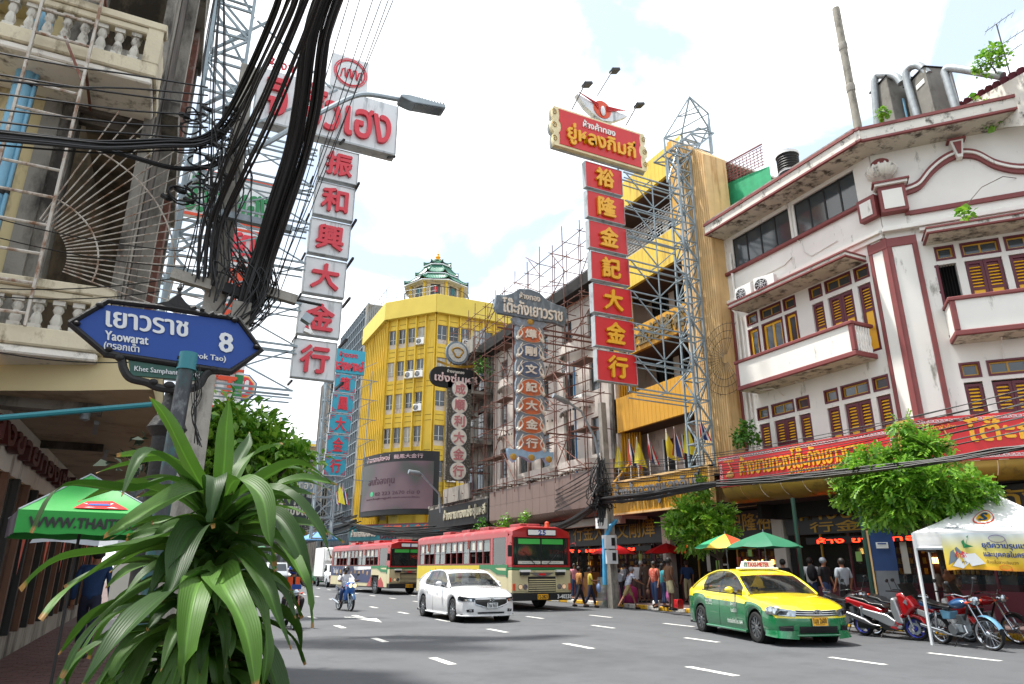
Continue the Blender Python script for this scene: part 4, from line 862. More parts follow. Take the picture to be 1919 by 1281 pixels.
b = B(); [b.beam((w*.7,.2,z),(w+3.0,.3,z-.4),.07,.07) for z in (.2,1.1,2.0)]; b.build('support_frame',m_rust,t)
b = B(); b.tube([(16.4,42.3,6.9),(16.4,42.3,12.4)],.09,6); b.beam((16.4,42.3,7.5),(18.9,42.3,7.5),.08,.08); b.beam((16.4,42.3,10.5),(18.9,42.3,10.5),.08,.08); tag(b.build('sign_mast',m_rust),'rusty mast holding the medallion sign to the scaffolded building','mast')
# ---------------------------------------------------------------- yellow building with the pagoda
LP_ = (20.9,60,0); pg = thing('pagoda_building','tall yellow building with vertical fins and a green tiled pagoda on its roof','building',LP_)
F3 = FR(LP_,(20.9,60,0),(1,0)); F2 = FR(LP_,(17.3,64.2,0),(3.6,-4.2)); F1 = FR(LP_,(17.3,73,0),(0,-1))
w2 = sqrt(3.6**2+4.2**2); m_sill = m_pink
rows = [25.35-1.15-3.32*k for k in range(7)]
acn = 0
for FM,w,bays in ((F3,11,9),(F2,w2,5),(F1,8.8,12)):
 b = B(FM); st = w/bays; ops = [(st*k+.05,st*(k+1)-.05,z-1.95,z) for k in range(bays) for z in rows if not (FM is F2 and k == bays-1)]
 wall_open(b,0,w,5,25.4,0,.15,ops); b.build('wall',m_pagoda,pg)
 for k in range(bays+1):
  b = B(FM); b.box(max(0,st*k-.055),min(w,st*k+.055),-.24,-.002,5,25.3); b.build('fin',m_pagoda,pg)
 b = B(FM); b.box(.01,w,.16,.3,5,25.4); b.build('recess_wall',m_sill,pg)
 for k in range(bays):
  for r_,z in enumerate(rows):
   if FM is F2 and k == bays-1: continue
   side = (FM is F1)
   b = B(FM); b.box(st*k+.15,st*(k+1)-.15,.11,.16,z-1.42,z-.06); o = b.build('window',(m_glassg,m_glass,m_glassg,mat('blind_pale','a5a39a',.6))[(k*5+r_*3) % 4],pg)
   if not side and w != 0:
    b = B(FM); b.box(st*(k+.5)-.025,st*(k+.5)+.025,.08,.11,z-1.5,z-.06); b.box(st*k+.17,st*(k+1)-.17,.08,.11,z-1.02,z-.98); b.build('window_frame',m_signwhite,o)
 for z in [rr+.45 for rr in rows]+[rr-2.35 for rr in rows]:
  b = B(FM);
  for k in range(bays): b.box(st*k+.2,st*(k+1)-.2,-.012,-.001,z,z+.05)
  b.build('groove',mat('groove','7d5f14',.8),pg)
 b = B(FM); b.box(-.25 if FM is F3 else -.2,w+.2,-.55,0,25.3,27.2); b.build('parapet',m_pagoda2,pg,bev=.02,seg=1)
PZ = at(820,556,Y=62.6).z; b = B(F3); b.box(0,11,.3,16,24.8,25.2); b.box(-.5,4.8,3.4,8.6,25.2,PZ,m_pagoda2); b.mi[:6] = [0]*6; b.mats = [m_conc,m_pagoda2]; b.mi[6:] = [1]*6; b.build('roof_deck',None,pg)
aci = [(F3,2,0),(F2,3,0),(F2,2,1),(F2,3,1),(F3,6,1),(F2,3,2),(F3,1,4),(F2,4,0)]
for i,(FM,k,r_) in enumerate(aci[:7]):
 st = 11/9 if FM is F3 else w2/5; p = FM @ V((st*(k+.55),-.22,rows[r_]-1.95)) + V(LP_)
 aircon(tuple(p),0 if FM is F3 else -.86,'white air conditioner under a window of the pagoda building, %s' % ('top floor right of the corner','top floor left of the corner','second floor, left one','second floor beside the corner','second floor far right','third floor left of the corner','low, right of the corner')[i],s=1.1,group='air conditioners on the pagoda building')
# roof railing
b = B(F2); [b.tube([(x,-.3,27.2),(x,-.3,28.2)],.03,4) for x in np.arange(0,w2,.9)]; b.tube([(0,-.3,28.2),(w2,-.3,28.2)],.03,4); b.tube([(0,-.3,27.7),(w2,-.3,27.7)],.02,4); b.build('roof_rail',m_steel,pg)
b = B(F1); [b.tube([(x,-.3,27.2),(x,-.3,29)],.03,4) for x in np.arange(0,8.8,.9)]; b.tube([(0,-.3,29),(8.8,-.3,29)],.03,4); b.tube([(0,-.3,28),(8.8,-.3,28)],.02,4); b.build('roof_rail',m_steel,pg)
PC = at(820,520,Y=66); pt = thing('roof_pagoda','octagonal three-tier pagoda with green tiled roofs and a gold finial on the yellow building','pagoda',(PC.x,66,PZ))
m_pw = mat('pagoda_wall','d8cdb8',.8,var=.1)
zz = lambda y: at(820,y,Y=63.6).z-PZ
z_e = [zz(527),zz(507),zz(484)]; z_t = [zz(508),zz(487),zz(470)]; R_e = [3.75,2.55,1.65]; R_t = [2.3,1.45,.35]
b = B(); b.lathe([(2.75,0),(2.75,z_e[0]+.2)],8,m=m_pw); b.build('drum',None,pt)
for k in range(8):
 a = 2*pi*(k)/8; b = B(); b.tube([(2.95*cos(a),2.95*sin(a),0),(2.95*cos(a),2.95*sin(a),z_e[0]+.3)],.17,8); b.build('column',m_pagoda,pt)
 b = B(MX.Rotation(a+pi/8,4,'Z')); b.box(2.5,2.57,-.5,.5,.3,1.9,m_glassg); b.box(2.55,2.6,-.25,.25,1.0,1.7,m_red if k % 2 else m_teal); b.build('window',None,pt)
b = B()
for k in range(64): a = 2*pi*k/64; b.tube([(3.5*cos(a),3.5*sin(a),0),(3.5*cos(a),3.5*sin(a),1.25)],.025,4)
b.lathe([(3.52,1.22),(3.56,1.28),(3.48,1.28)],32,cap=False); b.build('balustrade',m_olddark,pt)
def oct_pt(a,R):   # radius of an octagon with a slight lift at its corners
 k = (a % (pi/4))-pi/8; return R*cos(pi/8)/cos(k)
for i in range(3):
 b = B()
 def rf(u,v,i=i):
  a = 2*pi*u; t_ = v; R = oct_pt(a,R_e[i])*(1-t_)+oct_pt(a,R_t[i])*t_; lift = (abs((a % (pi/4))-pi/8)/(pi/8))**4*.32*(1-t_)**2
  rib = .05*(1 if int(u*96*2) % 2 else 0); return (R*cos(a),R*sin(a),z_e[i]+(z_t[i]-z_e[i])*(t_**1.5)+lift+rib)
 b.grid(rf,192,5,smooth=False,flip=False); o = b.build('tiled_roof',m_tile,pt,sharp=0)
 b = B(); b.lathe([(R_e[i]*.98,z_e[i]-.02),(R_e[i]*.99,z_e[i]-.14),(R_t[i],z_e[i]-.05)],8,cap=False,m=m_signwhite); b.build('eave_band',None,o)
 for k in range(8):
  a = pi/4*k; b = B(); b.tube([((R_e[i]*(1-t_)+R_t[i]*t_)*cos(a),(R_e[i]*(1-t_)+R_t[i]*t_)*sin(a),z_e[i]+(z_t[i]-z_e[i])*t_**1.5+.32*(1-t_)**2+.08) for t_ in (0,.2,.4,.6,.8,1)],.08,5); b.build('hip_ridge',m_tile,o)
 if i < 2: b = B(); b.lathe([(R_e[i+1]*.68,z_t[i]-.2),(R_e[i+1]*.68,z_e[i+1]+.05)],8); b.build('drum',m_pagoda,pt)
zf = z_t[2]; b = B(); b.lathe([(.3,zf-.1),(.42,zf+.15),(.18,zf+.3),(.3,zf+.5),(.12,zf+.7),(.16,zf+.85),(.04,zf+1.0),(.01,zf+1.55)],12); b.build('finial',m_gold,pt)
# LED screen curved round the corner
LA = V((15.6,64.4,0)); LM = V((16.4,57.6,0)); LB = at(825,845,Y=57.5); LB.z = 0
def ledp(u,z,off=0):
 p = LA*(1-u)**2+LM*2*u*(1-u)+LB*u*u; d = (LM-LA)*2*(1-u)+(LB-LM)*2*u; n_ = V((d.y,-d.x,0)).normalized()*-1
 n_ = n_ if n_.y < 0 else -n_; return V((p.x+n_.x*off,p.y+n_.y*off,z))
z0,z1 = at(822,963,Y=57.5).z,at(825,845,Y=57.5).z; zt = z1-(z1-z0)*.155
sc_ = thing('video_screen','curved black-framed video screen with pink picture and phone number on the yellow building','screen',(15.6,64.4,z0)); T0 = MX.Translation((-15.6,-64.4,-z0))
b = B(T0); b.grid(lambda u,v: ledp(u,z0+(z1-z0)*v),28,1); b.grid(lambda u,v: ledp(u,z1,-.9*v),28,1); b.grid(lambda u,v: ledp(u,z0,-.9*v),28,1); b.grid(lambda u,v: ledp(1,z0+(z1-z0)*u,-.9*v),1,1); b.grid(lambda u,v: ledp(0,z0+(z1-z0)*u,-.9*v),1,1); b.build('housing',m_black,sc_)
m_scr = bpy.data.materials.new('screen_picture'); m_scr.use_nodes = True; t_ = m_scr.node_tree; bs = t_.nodes['Principled BSDF']
uvn = t_.nodes.new('ShaderNodeTexCoord'); gr = t_.nodes.new('ShaderNodeTexNoise'); gr.inputs['Scale'].default_value = .35; gr.inputs['Detail'].default_value = 1; t_.links.new(uvn.outputs['Object'],gr.inputs['Vector'])
rp = t_.nodes.new('ShaderNodeValToRGB'); e = rp.color_ramp.elements; e[0].position = .38; e[0].color = (*rgb('5d6b5f'),1); e[1].position = .62; e[1].color = (*rgb('b58d9a'),1); x = rp.color_ramp.elements.new(.5); x.color = (*rgb('9a7484'),1)
t_.links.new(gr.outputs[0],rp.inputs[0]); t_.links.new(rp.outputs[0],bs.inputs['Emission Color']); bs.inputs['Emission Strength'].default_value = .13; bs.inputs['Base Color'].default_value = (.03,.025,.025,1); bs.inputs['Roughness'].default_value = .4
b = B(T0); b.grid(lambda u,v: ledp(.03+.91*u,z0+.45+(zt-z0-.5)*v,.04),28,1); scr = b.build('picture',m_scr,sc_)
LW = (LB-LA).length*1.09; dk = mat('screen_text','3a1a2c',.6,var=0)
def onled(txt,u0,u1,za,zb,m_,ext=.01,off=.055,par=None,bold=0):
 b = B(T0); bb = B(); letters('',txt,0,1,za,zb,0,m_,b=bb,ext=.02)
 vs = [ledp(u0+(u1-u0)*p[0],p[2],off-p[1]) for p in bb.v]; b.add(vs,bb.f,m_); return b.build('lettering',None,par or scr)
H_ = z1-z0; onled('สนใจลงทุน',.14,.5,z0+H_*.45,z0+H_*.62,dk); onled('02 223 2670 ต่อ 0',.25,.8,z0+H_*.31,z0+H_*.38,dk); onled('www.longhonggold.com/commodities',.12,.8,z0+H_*.24,z0+H_*.28,dk)
onled('龍鳳大金行',.48,.82,z1-H_*.12,z1-H_*.05,mat('letter_palepink','d8b8bc',.5),par=sc_); onled('ห้างทองเล่งหงษ์',.1,.43,z1-H_*.13,z1-H_*.03,mat('letter_palepink','d8b8bc',.5),par=sc_)
b = B(T0); b.add([ledp(.2+.018*cos(a)*1.2,z0+H_*.345+.22*sin(a),.06) for a in [2*pi*i/14 for i in range(14)]],[tuple(range(14))]); b.build('phone_symbol',mat('symbol_green','2f9a6a',.5,emit=.3),scr)
# teal board below
p0 = at(655,1000,Y=63); p1 = at(880,985,Y=53); t,w,h = board('teal_board','long teal gold-shop board with red Chinese characters below the video screen',(p0.x,p0.y,0),(p1.x,p1.y,0),at(760,1012,Y=58).z,at(760,980,Y=58).z,m_teal,.3)
letters('lettering','龍鳳大金行',w*.3,w*.72,.75,h-.15,0,m_orange,t,.035,.08); letters('lettering','LANGHONG GOLDSMITH',w*.28,w*.74,.2,.6,0,m_dkmaroon,t,.01,.05); letters('lettering','ห้างทองเล่งหงษ์',w*.02,w*.24,.4,h-.4,0,m_pink,t,.02,.05); letters('lettering','ห้างทอง',w*.78,w*.97,.35,h-.3,0,m_orange,t,.02,.05)
b = B(); b.box(0,w,-.02,0,h-.08,h+.03); b.box(0,w,-.02,0,0,.06); b.build('edge',m_dkmaroon,t)
b = B(); b.box(16.6,30,54,75,0,3.6); b.box(17.6,30,52.5,75,3.6,4.2); tag(b.build('arcade_block',m_olddark),'dark ground storey below the teal board','building')
b = B(); b.box(18,40,60.2,75,0,6); tag(b.build('podium',m_pagoda),'plain yellow base of the pagoda building behind the teal board','podium')
# gridded office block
of = thing('office_block','grey office block wrapped in a grid of pale metal bars left of the pagoda building','building',(17.6,75.2,0)); FO = FR((17.6,75.2,0),(17.6,90,0),(0,-1))
b = B(FO); b.box(0,14.6,.3,8,0,31.2); b.build('glass_wall',mat('old_glass','4a5157',.25,var=.35,vs=.6),of)
for k in range(15): b = B(FO); b.box(k*1.04-.05,k*1.04+.05,0,.2,4,31.4); b.build('mullion',m_steel,of)
for k in range(22): b = B(FO); b.box(0,14.6,.02,.25,5+k*1.25,5.1+k*1.25); b.build('transom',m_steel,of)
b = B(FR((17.6,75.2,0),(17.6,75.2,0),(1,0))); b.box(0,8,.0,1,0,31.2); b.build('side_wall',m_old,of)
of2 = thing('lattice_block','slim grey block with a dense concrete screen at the bend of the road','building',(13,96,0)); x0 = at(606,900,Y=96).x; x1 = at(650,900,Y=96).x
b = B(MX.Translation((-13,-96,0))); b.box(x0,x1+4,96.4,104,0,at(625,700,Y=96).z); b.build('wall',m_olddark,of2)
for k in range(22): b = B(MX.Translation((-13,-96,0))); xx = x0+(x1+4-x0)*k/21; b.box(xx-.07,xx+.07,96,96.4,4,at(625,700,Y=96).z); b.build('screen_rib',m_conc,of2)
b = B(MX.Translation((-13,-96,0))); [b.box(x0,x1+4,96.05,96.35,4+.9*k,4.12+.9*k) for k in range(31)]; b.build('screen_ledge',m_conc,of2)
# cyan sign column
YB = 48; C = at(607,893,Y=YB); PT = at(620,697,Y=YB); C.x = at(605,800,Y=YB).x
pit = (at(610,697,Y=YB).z-at(605,893,Y=YB).z)/5
t = sign_column('hanging_sign','column of five cyan boxes with red Chinese characters before the gridded office block',(at(606,893,Y=YB).x,YB,at(606,893,Y=YB).z),'龍鳳大金行',1.5,pit*.9,pit,m_ltblue,m_redletter,m_signwhite,.25,.02,.06,.06,None,cw=.46)
for k in range(5):
 z1 = pit*(5-k)-.1; z0 = z1-pit*.9+.15; x = .06*(4-k)
 b = B()
 for cx,sx in ((x+.06,1),(x+1.44,-1)):
  for cz,sz in ((z0+.02,1),(z1,-1)):
   b.beam((cx,-.02,cz),(cx+sx*.28,-.02,cz),.04,.04); b.beam((cx,-.02,cz),(cx,-.02,cz+sz*.28),.04,.04); b.beam((cx+sx*.12,-.02,cz+sz*.12),(cx+sx*.25,-.02,cz+sz*.12),.035,.035)
 b.build('corner_fret',m_redletter,t)
C = at(634,695,Y=YB); D = at(686,661,Y=YB); w = D.x-C.x; h = D.z-C.z; t = thing('hanging_sign','cyan name board with red Thai letters above the cyan boxes','sign',C); b = B(); b.box(-.3,w,0,.25,-.05,h+.1); b.build('board',m_ltblue,t)
letters('lettering','เล่งหงษ์',-.2,w-.1,.15,h*.62,0,m_redletter,t,.03,.05); letters('lettering','ห้างทอง',0,w*.7,h*.7,h*.95,0,m_redletter,t,.01,.04)
X1 = at(606,893,Y=YB).x; Z1 = at(606,893,Y=YB).z; t = thing('sign_gantry','pale steel lattice gantry behind the cyan sign boxes','gantry',(X1,YB,Z1-3)); T0 = MX.Translation((-X1,-YB,-Z1+3));
b = B(T0); truss(b,(X1+.3,YB+.7,Z1-4),(X1+.4,YB+.7,Z1+pit*5.6),1.3,.7,9,.05); b.beam((X1+2.9,YB+.9,Z1-1),(X1+3.1,YB+.9,Z1+pit*5.5),.06,.06)
for k in range(6): z = Z1+pit*k; b.beam((X1+1,YB+.6,z),(X1+3.6,YB+.9,z),.05,.05); b.beam((X1+1,YB+.6,z),(X1+3.4,YB+.9,z+pit),.04,.04)
b.build('steelwork',m_bluesteel,t)
p = at(600,1010,Y=60); b = B(); b.box(-1.5,.9,0,1,0,1.8)
for i,(x,k,lb) in enumerate(((633,'yellow','yellow flag far down the street left of the teal board'),(639,'thai','red white and blue flag far down the street beside the yellow flag'),(622,'thai','small tricolour flag far down the street, leftmost'))):
 p = at(x,965,Y=62); flag(tuple(p),k,lb,1.6,i+20,'flags far down the street')
# ---------------------------------------------------------------- far end of the street
rnd = random.Random(11)
far = [(430,520,880,130,'ochre distant building with balconies at the street end','a08a5c'),(470,560,905,118,'grey distant building hung with sign boards at the street end','8b8d8c'),(545,600,838,140,'distant building with golden eaves at the street end','b0a284'),(395,470,930,110,'brown distant shophouse at the street end','7b6858'),(575,615,910,112,'dark distant shophouse beside the lattice block','6d6a66'),(300,420,860,100,'pale distant shophouse left of the road','9c968a')]
for i,(xa,xb,yt,Y,lab,hx) in enumerate(far):
 a = at(xa,1050,Y=Y); c = at(xb,1050,Y=Y); zt = at((xa+xb)/2,yt,Y=Y).z; w = c.x-a.x; t = thing('distant_building',lab,'building',(a.x,Y,0),0)
 mm_ = mat('far_wall_%s' % hx,hx,.85,var=.2,vs=.6,dirt=('4f4a44',.35,.8,.4)); nf = max(2,int(zt/3.4)); nb = max(2,int(w/2))
 ops = [(w*(k+.2)/nb,w*(k+.8)/nb,zt-3.4*(j+1)+.9,zt-3.4*(j+1)+2.6) for k in range(nb) for j in range(nf-1)]
 b = B(); wall_open(b,0,w,0,zt,0,.4,ops); b.box(0,w,.4,9,0,zt); b.box(-.2,w+.2,-.4,.2,zt-.2,zt+.3); b.build('wall',mm_,t)
 for o_ in ops: b = B(); b.box(o_[0],o_[1],.3,.38,o_[2],o_[3]); b.build('window',m_glassg,t)
 for j in range(nf-1): b = B(); b.box(.1,w-.1,-.9,-.8,zt-3.4*(j+1)+.1,zt-3.4*(j+1)+.9); b.box(.1,w-.1,-.8,0,zt-3.4*(j+1),zt-3.4*(j+1)+.1); b.build('balcony',m_old,t)
 if i == 2:
  b = B(); b.grid(lambda u,v: (-1+(w+2)*u,-1.2+3*v,zt+.3+1.6*v+.3*abs(2*u-1)**3),14,3); b.build('tiled_roof',m_grey,t); b = B(); b.box(-1,w+1,-1.4,-1.1,zt+.2,zt+.6); b.build('gold_eave',m_pagoda,t)
sg = [(500,880,92,4.5,2.0,'ทองคำ','9a7a2a','gold scalloped shop board far down the street'),(562,905,96,4.6,2.0,'ห้างทอง','7d95a5','pale blue scalloped shop board far down the street'),(505,925,86,3.4,1.6,'大金行','b8c0c4','white shop board with red characters far down the street'),(555,950,90,6,2.6,'ฮั่วเซ่งเฮง','3c4146','dark shop board with large pale Thai letters far down the street'),(590,975,74,1.6,1.3,'H','10161c','black hotel board with a white H far down the street')]
for (x,y,Y,w,h,s_,hx,lab) in sg:
 C = at(x,y,Y=Y); t = thing('street_sign_board',lab,'sign',(C.x-w/2,Y,C.z-h/2)); b = B(); b.prism([(0,.1*h),(.05*w,0),(.95*w,0),(w,.1*h),(w,.8*h),(.8*w,h*.95),(.5*w,h*1.1),(.2*w,h*.95),(0,.8*h)],0,.3); b.build('board',mat('far_board_'+hx,hx,.6,var=.2),t)
 letters('lettering',s_,w*.12,w*.88,h*.15,h*.75,0,m_oc if hx[0] != 'b' else m_redletter,t,.04,.06)
 b = B(); b.beam((w*.2,.2,-C.z+h/2+2),(w*.2,.2,0),.12,.12); b.beam((w*.8,.2,-C.z+h/2+2),(w*.8,.2,0),.12,.12); b.build('support_frame',m_steel,t)
b = B()
for k in range(26):
 x = 440+k*8; p = at(x,rnd.uniform(850,990),Y=rnd.uniform(76,100)); q = p+V((rnd.uniform(-3,5),0,rnd.uniform(-1,4))); b.beam(p,q,.1,.1); b.beam(p,p+V((0,0,-5)),.1,.1); b.beam(q,q+V((0,0,-4)),.08,.08)
tag(b.build('sign_scaffolds',m_steel),'tangle of pale steel sign frames at the far end of the street','scaffolding',kind='stuff')
for i,(x,y,Y,r,c1,lb) in enumerate(((600,1010,66,2.0,'4f86b8','blue parasol on the far pavement left of the white truck'),(540,1035,76,1.6,'b0485a','red parasol far down the street'),(480,1030,80,1.8,'4a7a5c','green parasol far down the street'))):
 C = at(x,y,Y=Y); t = thing('parasol',lb,'parasol',(C.x,Y,.14),0,'far parasols'); h = C.z-.14; mm_ = mat('parasol_'+c1,c1,.6,var=.1); b = B(); b.lathe([(r,h-.1),(r*.98,h),(r*.5,h+.45),(.05,h+.75)],8,m=mm_); b.build('canopy',None,t); b = B(); b.tube([(0,0,0),(0,0,h+.7)],.03,6); b.build('pole',m_steel,t)
# ---------------------------------------------------------------- white sign column over the street
t = sign_column('hanging_sign','column of six white boxes with red Chinese characters above the left of the road',(2.33,18,6.1),'振和興大金行',1.1,1.03,1.205,m_signwhite,m_redletter,m_signside,.2,.024,.08,.035,cw=.66)
for k in range(6): b = B(); b.beam((1.28,-.35,1.205*k+.05),(1.28,.6,1.205*k+.1),.06,.06); b.beam((0,-.2,1.205*k),(0,.5,1.205*k+.05),.05,.05); b.build('bracket_arm',m_iron,t)
t = thing('top_sign','wide white top sign with red Thai letters above the white boxes','sign',(.55,18,13.68)); b = B(); b.box(0,4.15,0,.35,0,1.75); o = b.build('board',m_signwhite,t)
b = B(); b.box(-.02,4.17,-.02,.37,-.06,0); b.box(4.15,4.18,-.02,.37,0,1.77); b.box(-.03,0,-.02,.37,0,1.77); b.box(2.75,2.765,-.005,0,0,1.75); b.box(1.35,1.365,-.005,0,0,1.75); b.build('edge',m_signside,t)
letters('lettering','ฮั้วเฮง',.1,4.0,.18,1.95,0,m_redletter,t,.03,.1) if 0 else None
letters('lettering','จี',   .25,.85,.25,1.6,0,m_redletter,t,.02,.1); letters('lettering','ฮั้วเฮง',1.35,3.95,.22,1.68,0,m_redletter,t,.022,.1); letters('lettering','ห้างขาย',.2,1.3,1.85,2.2,0,m_redletter,t,.008,.04)
b = B(); b.beam((2.5,-.5,-.3),(2.5,.5,.1),.06,.06); b.beam((4.0,-.6,-.5),(4.0,.5,.1),.06,.06); b.build('bracket_arm',m_iron,t)
t = thing('logo_box','white box with a round red line emblem on top of the white Thai sign','sign',(2.55,18,15.42)); b = B(); b.box(0,1.15,0,.35,.1,1.3); b.box(-.01,1.16,-.01,.36,.04,.1,m_signside) if 0 else None; b.build('box',m_signwhite,t)
b = B(); b.lathe([(.45,-.03),(.47,-.02),(.42,-.02)],28,(.6,0,.72),ax='y',cap=False); b.lathe([(.52,-.025),(.49,-.02)],28,(.6,0,.72),ax='y',cap=False)
for k in range(4): b.tube([(.3+.17*k,-.02,.5),(.34+.17*k,-.02,.85-.04*abs(k-1.5)),(.42+.17*k,-.02,.85),(.44+.17*k,-.02,.55)],.022,4)
b.build('emblem',m_redletter,t)
tw = thing('lattice_tower','blue-grey lattice tower behind the utility pole carrying the white signs','lattice tower',(-.3,18,0)); T0 = MX.Translation((.3,-18,0))
b = B(T0); truss(b,(-.35,18.2,2),(-.35,18.2,22),1.0,.9,20,.045); b.build('mast',m_bluesteel,tw)
for k in range(7):
 z = 13.1-1.205*k; b = B(T0)
 for yy in (17.95,18.5):
  b.beam((0,yy,z),(2.4,yy,z),.05,.05); b.beam((0,yy,z-.22),(2.4,yy,z-.2),.035,.035)
  if k < 6 and yy < 18: b.beam((.1,yy,z-.2),(2.35,yy,z-1.2),.035,.035); b.beam((.1,yy,z-1.2),(2.35,yy,z-.1),.035,.035)
 b.build('bracket',m_bluesteel,tw)
b = B(T0)
for k in range(5): b.beam((-.8,18,13.6+k*1.9),(.6,18,15.2+k*1.9),.06,.06); b.beam((.2,18.4,13.6+k*1.9),(-.9,18.4,15.4+k*1.9),.06,.06)
b.beam((.4,18,13.3),(2.8,18,15.4),.05,.05); b.beam((.3,18,17),(2.6,18,15.4),.05,.05); b.build('stays',m_bluesteel,tw)
# second, green and red sign behind
t = thing('hanging_sign','white sign with green and red characters seen behind the pole and cables','sign',(-1.3,26,6.8)); b = B(); b.box(0,3.3,0,.3,7.4,9.4,m_signwhite); b.box(1.7,3.0,0,.3,0,7.3,m_signwhite); b.box(-.02,3.32,-.02,0,9.3,9.42,m_orange); b.box(-.02,3.32,-.02,0,7.38,7.5,m_orange)
for z in (7.2,5.9,4.6,3.1,1.6,.2): b.box(1.7,3.0,-.02,0,z-.1,z,m_orange); b.box(2.7,3.0,-.02,0,z-1,z-.2,m_green)
b.build('board',None,t); letters('lettering','ฮั่วเซ่งเฮง',.15,3.2,7.6,9.2,0,m_green,t,.03,.08)
for k,c_ in enumerate('和成大金行'): letters('lettering',c_,1.8,2.75,6.05-1.35*k,7.0-1.35*k,0,m_orange if k else m_redletter,t,.04,.08)
b = B(); truss(b,(-.5,.6,-3),(-.5,.6,10),.9,.6,10,.05); [b.beam((-.2,.4,z),(1.9,.3,z+1),.06,.06) for z in (0,1.6,3.2,4.8,6.2)]; b.build('lattice',m_bluesteel,t)
C = at(454,725,Y=30); t = thing('octagon_sign','small octagonal sign with a white mark on red behind the green tree','sign',C); b = B(); [b.prism([(r*cos(pi/8+k*pi/4),r*sin(pi/8+k*pi/4)) for k in range(8)],-.05*i,.1,m_) for i,(r,m_) in enumerate(((.62,m_bluesign),(.56,m_signwhite),(.5,m_gold),(.44,m_redletter)))]; b.build('board',None,t); letters('mark','ข',-.2,.2,-.25,.25,-.16,m_signwhite,t,.04,.02)
# ---------------------------------------------------------------- old building on the left
LL = (-1.0,10,0); lb = thing('old_corner_building','weathered cream corner building with stone balconies and a dark loggia at the left','building',LL); TL = MX.Translation((1.0,-10,0))
def lx(px,py,Y=10): return at(px,py,Y=Y)
# south face, Y = 10
b = B(TL); wall_open(b,-8,-2.15,3.4,16,10,10.4,[(-6.5,-4.2,4.8,7.4)]); b.build('wall',m_cream,lb)
b = B(TL); wall_open(b,-2.15,-1.0,3.4,16,10.05,10.35,[(-1.95,-1.16,4.4,8.0),(-1.95,-1.16,8.9,12)]); b.build('loggia_front',m_old,lb)
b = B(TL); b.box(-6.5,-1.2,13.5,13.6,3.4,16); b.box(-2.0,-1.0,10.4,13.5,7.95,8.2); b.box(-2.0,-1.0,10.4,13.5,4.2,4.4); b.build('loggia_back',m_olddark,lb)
b = B(TL); b.box(-2.35,-2.14,9.96,10.04,3.6,16); b.build('grimy_pier',m_old,lb)
b = B(TL); b.box(-1.14,-1.02,9.9,10.06,3.6,16,m_old); b.box(-1.18,-.98,9.85,10.06,7.2,7.35,m_bal); b.build('loggia_column',None,lb)
# underside mouldings and old yellow stain
b = B(TL); b.box(-1.98,-1.12,10.0,10.1,7.68,7.8); b.box(-1.98,-1.12,10.1,10.2,7.55,7.66); b.build('moulding',m_olddark,lb)
# east face towards the road
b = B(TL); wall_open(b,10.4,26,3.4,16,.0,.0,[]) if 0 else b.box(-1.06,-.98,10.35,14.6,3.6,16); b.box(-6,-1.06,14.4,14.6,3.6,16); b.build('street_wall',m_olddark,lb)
for y,w,m_ in ((11.3,.25,m_old),(13.0,.5,m_rust),(14.2,.3,m_old)):
 b = B(TL); b.box(-1.0,-.82,y,y+w,4,16); b.build('street_pier',m_,lb)
for z in (4.6,8.2,12): b = B(TL); b.box(-1.0,-.75,10.4,14.5,z,z+.25); b.build('ledge',m_old,lb)
# balconies
def leftbalc(x0,x1,y0,y1,z0,z1,n,first):
 b = B(TL); b.box(x0,x1,y0,y1,z0,z0+.22,m_bal); b.box(x0+.03,x1-.04,y0+.04,y1,z0-.1,z0,m_peel); o = b.build('balcony_slab',None,lb,bev=.02,seg=1)
 b = B(TL); b.box(x0,x1+.03,y0-.03,y0+.2,z1-.12,z1,m_bal); b.box(x0,x1,y0,y0+.17,z1-.22,z1-.12,m_bal); b.build('rail',None,lb,bev=.015,seg=1)
 for xx in [x1-.2]: b = B(TL); b.box(xx,xx+.2,y0-.01,y0+.2,z0+.2,z1-.1); b.build('corner_post',m_bal,lb,bev=.01,seg=1)
 b = B(TL); b.box(x1-.16,x1-.02,y0+.2,y1,z0+.2,z1-.1,m_bal); b.build('side_parapet',None,lb)
 for k in range(n):
  x = x1-.32-k*.2
  if x < x0: break
  h = z1-.22-(z0+.22); b = B(TL); s_ = .062; b.box(x-s_,x+s_,y0+.04,y0+.16,z0+.22,z0+.27); b.box(x-s_,x+s_,y0+.04,y0+.16,z1-.28,z1-.22)
  b.lathe([(.035,0),(.045,h*.12),(.065,h*.3),(.05,h*.45),(.035,h*.55),(.06,h*.68),(.045,h*.85),(.055,h)],8,(x,y0+.1,z0+.22)); b.build('baluster',mat('baluster_white','bdbab0',.8,var=.1,dirt=('6b665c',.3,6,.5)),o)
zt,zb = 8.72,7.8
leftbalc(-3.2,-1.0,9.0,10,at(300,140,Y=9).z-.05,at(310,47,Y=9).z,9,1)
leftbalc(-4.0,-1.0,9.0,10,at(150,640,Y=9).z-.1,at(215,545,Y=9).z+.02,12,0)
b = B(TL); b.box(-6,-3.2,9.3,10,at(60,62,Y=9.3).z,at(60,42,Y=9.3).z+.3); b.box(-6,-2.2,9.7,10,8.15,8.4); b.build('cornice',m_bal,lb)
b = B(TL); b.box(-3.3,-2.75,9.5,10,8.9,16); b.build('yellowish_pier',m_cream,lb)
